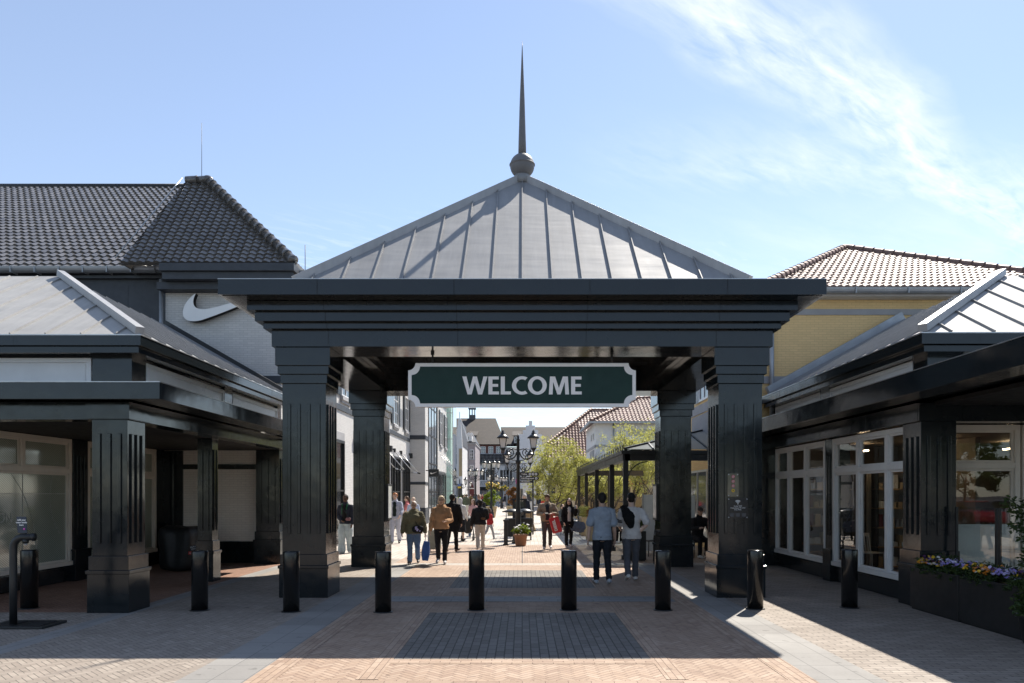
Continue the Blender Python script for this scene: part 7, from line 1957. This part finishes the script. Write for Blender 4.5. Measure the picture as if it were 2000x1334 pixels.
def crossbag(key, label, x, z, w_, h_, mat, front=True, emb=False):
    pm = PEOPLE[key]; T = pm['local_T']; S = pm['S']; t = thing('crossbody_bag', label, 'bag', (0, 0, 0)); sg_ = 1 if front else -1
    c = T(x * S, sg_ * .125 * S, z)
    mb = MB(); chain(mb, [c + Vector((-w_ * .32, 0, 0)), c + Vector((w_ * .32, 0, 0))], [h_ / 2, h_ / 2], .45, side=(0, 0, 1)); put(remesh(mb, .009, 1, .004), 'pouch', mat, t)
    mb = MB(); strap(mb, [c + Vector((0, 0, h_ * .4)), T(x * .3 * S, sg_ * .098 * S, .70), T(-x * .55 * S, sg_ * .075 * S, .80), T(-x * .75 * S, 0, .845)], .014); put(mb.mesh('strap', []), 'strap', M['black'], t)
    if emb:
        mb = MB(); rnd = random.Random(2)
        for _ in range(9): ball(mb, c + Vector((rnd.uniform(-.06, .06), sg_ * (h_ * .225), rnd.uniform(-.05, .06))), .02, .006, .016, 6)
        put(mb.mesh('floral_print', []), 'floral_print', M['petal_lilac'], t)
    t.location = pm['root'].location; t.rotation_euler = pm['root'].rotation_euler
crossbag('w_olive', 'black crossbody bag with pale floral print on the olive jacket', -.075, .545, .20, .19, cloth('black_canvas', (.012, .013, .017)), emb=True)
crossbag('w_jeans', 'small pink and brown crossbody bag of the woman in wide jeans', -.09, .575, .12, .10, cloth('dusty_pink_leather', (.20, .10, .11), .45))
crossbag('w_dark', 'thin strap bag worn across the back of the person in black jacket', .05, .62, .10, .08, cloth('brown_leather', (.12, .06, .03), .45), front=False)
ph = thing('phone', 'dark mobile phone in the hands of the man in the beige jacket', 'phone', (0, 0, 0)); p = (hb[0] + hb[1]) / 2
mb = MB(); mb.box(-.075, .075, -.038, .038, 0, .01); mb.build('phone_body', 'joint', ph, .003); ph.location = (min(hb, key=lambda q: q.x)) + Vector((.03, -.03, .03)); ph.rotation_euler = (R(35), 0, R(40))
g = gnd(849, 1077)
sc_ = thing('suitcase', 'pale grey green upright suitcase beside the man in the black coat', 'suitcase', g)
mb = MB(); mb.box(g.x - .20, g.x + .20, g.y - .13, g.y + .13, .07, .68); mb.build('shell', plain('sage_shell', (.30, .31, .26), .35), sc_, .04)
for dx in (-.15, .15):
    mb = MB(); mb.tube([(g.x + dx - .02, g.y, .035), (g.x + dx + .02, g.y, .035)], .035, 10); mb.build('wheel', 'black', sc_)
    mb = MB(); mb.tube([(g.x + dx * .5, g.y + .08, .66), (g.x + dx * .5, g.y + .08, 1.0)], .009, 6); mb.build('handle_rod', 'alu', sc_)
mb = MB(); mb.tube([(g.x - .09, g.y + .08, 1.0), (g.x + .09, g.y + .08, 1.0)], .014, 6); mb.build('grip', 'black', sc_)
g = Vector((PEOPLE['w_hood']['T'](.1, .38, 0)))
st_ = thing('pushchair', 'dark pushchair in front of the woman in the white hood', 'pushchair', (g.x, g.y, 0))
mb = MB(); chain(mb, [Vector((g.x, g.y + .1, .45)), Vector((g.x, g.y + .1, .75))], [.2, .22], 1.1); put(remesh(mb, .02, 2), 'seat', M['black'], st_).location = -Vector((g.x, g.y, 0))
for dx in (-.22, .22):
    mb = MB(); mb.tube([(g.x + dx, g.y - .25, 1.0), (g.x + dx, g.y + .05, .55), (g.x + dx, g.y + .35, .1)], .015, 6); mb.build('frame', 'satin', st_)
    for dy in (-.25, .38):
        mb = MB(); mb.tube([(g.x + dx - .02, g.y + dy, .11), (g.x + dx + .02, g.y + dy, .11)], .11, 14); mb.build('wheel', 'black', st_)
    mb = MB(); mb.tube([(g.x + dx, g.y - .25, .11), (g.x + dx, g.y + .05, .55)], .013, 6); mb.build('frame', 'satin', st_)
print('objects', len(bpy.data.objects))
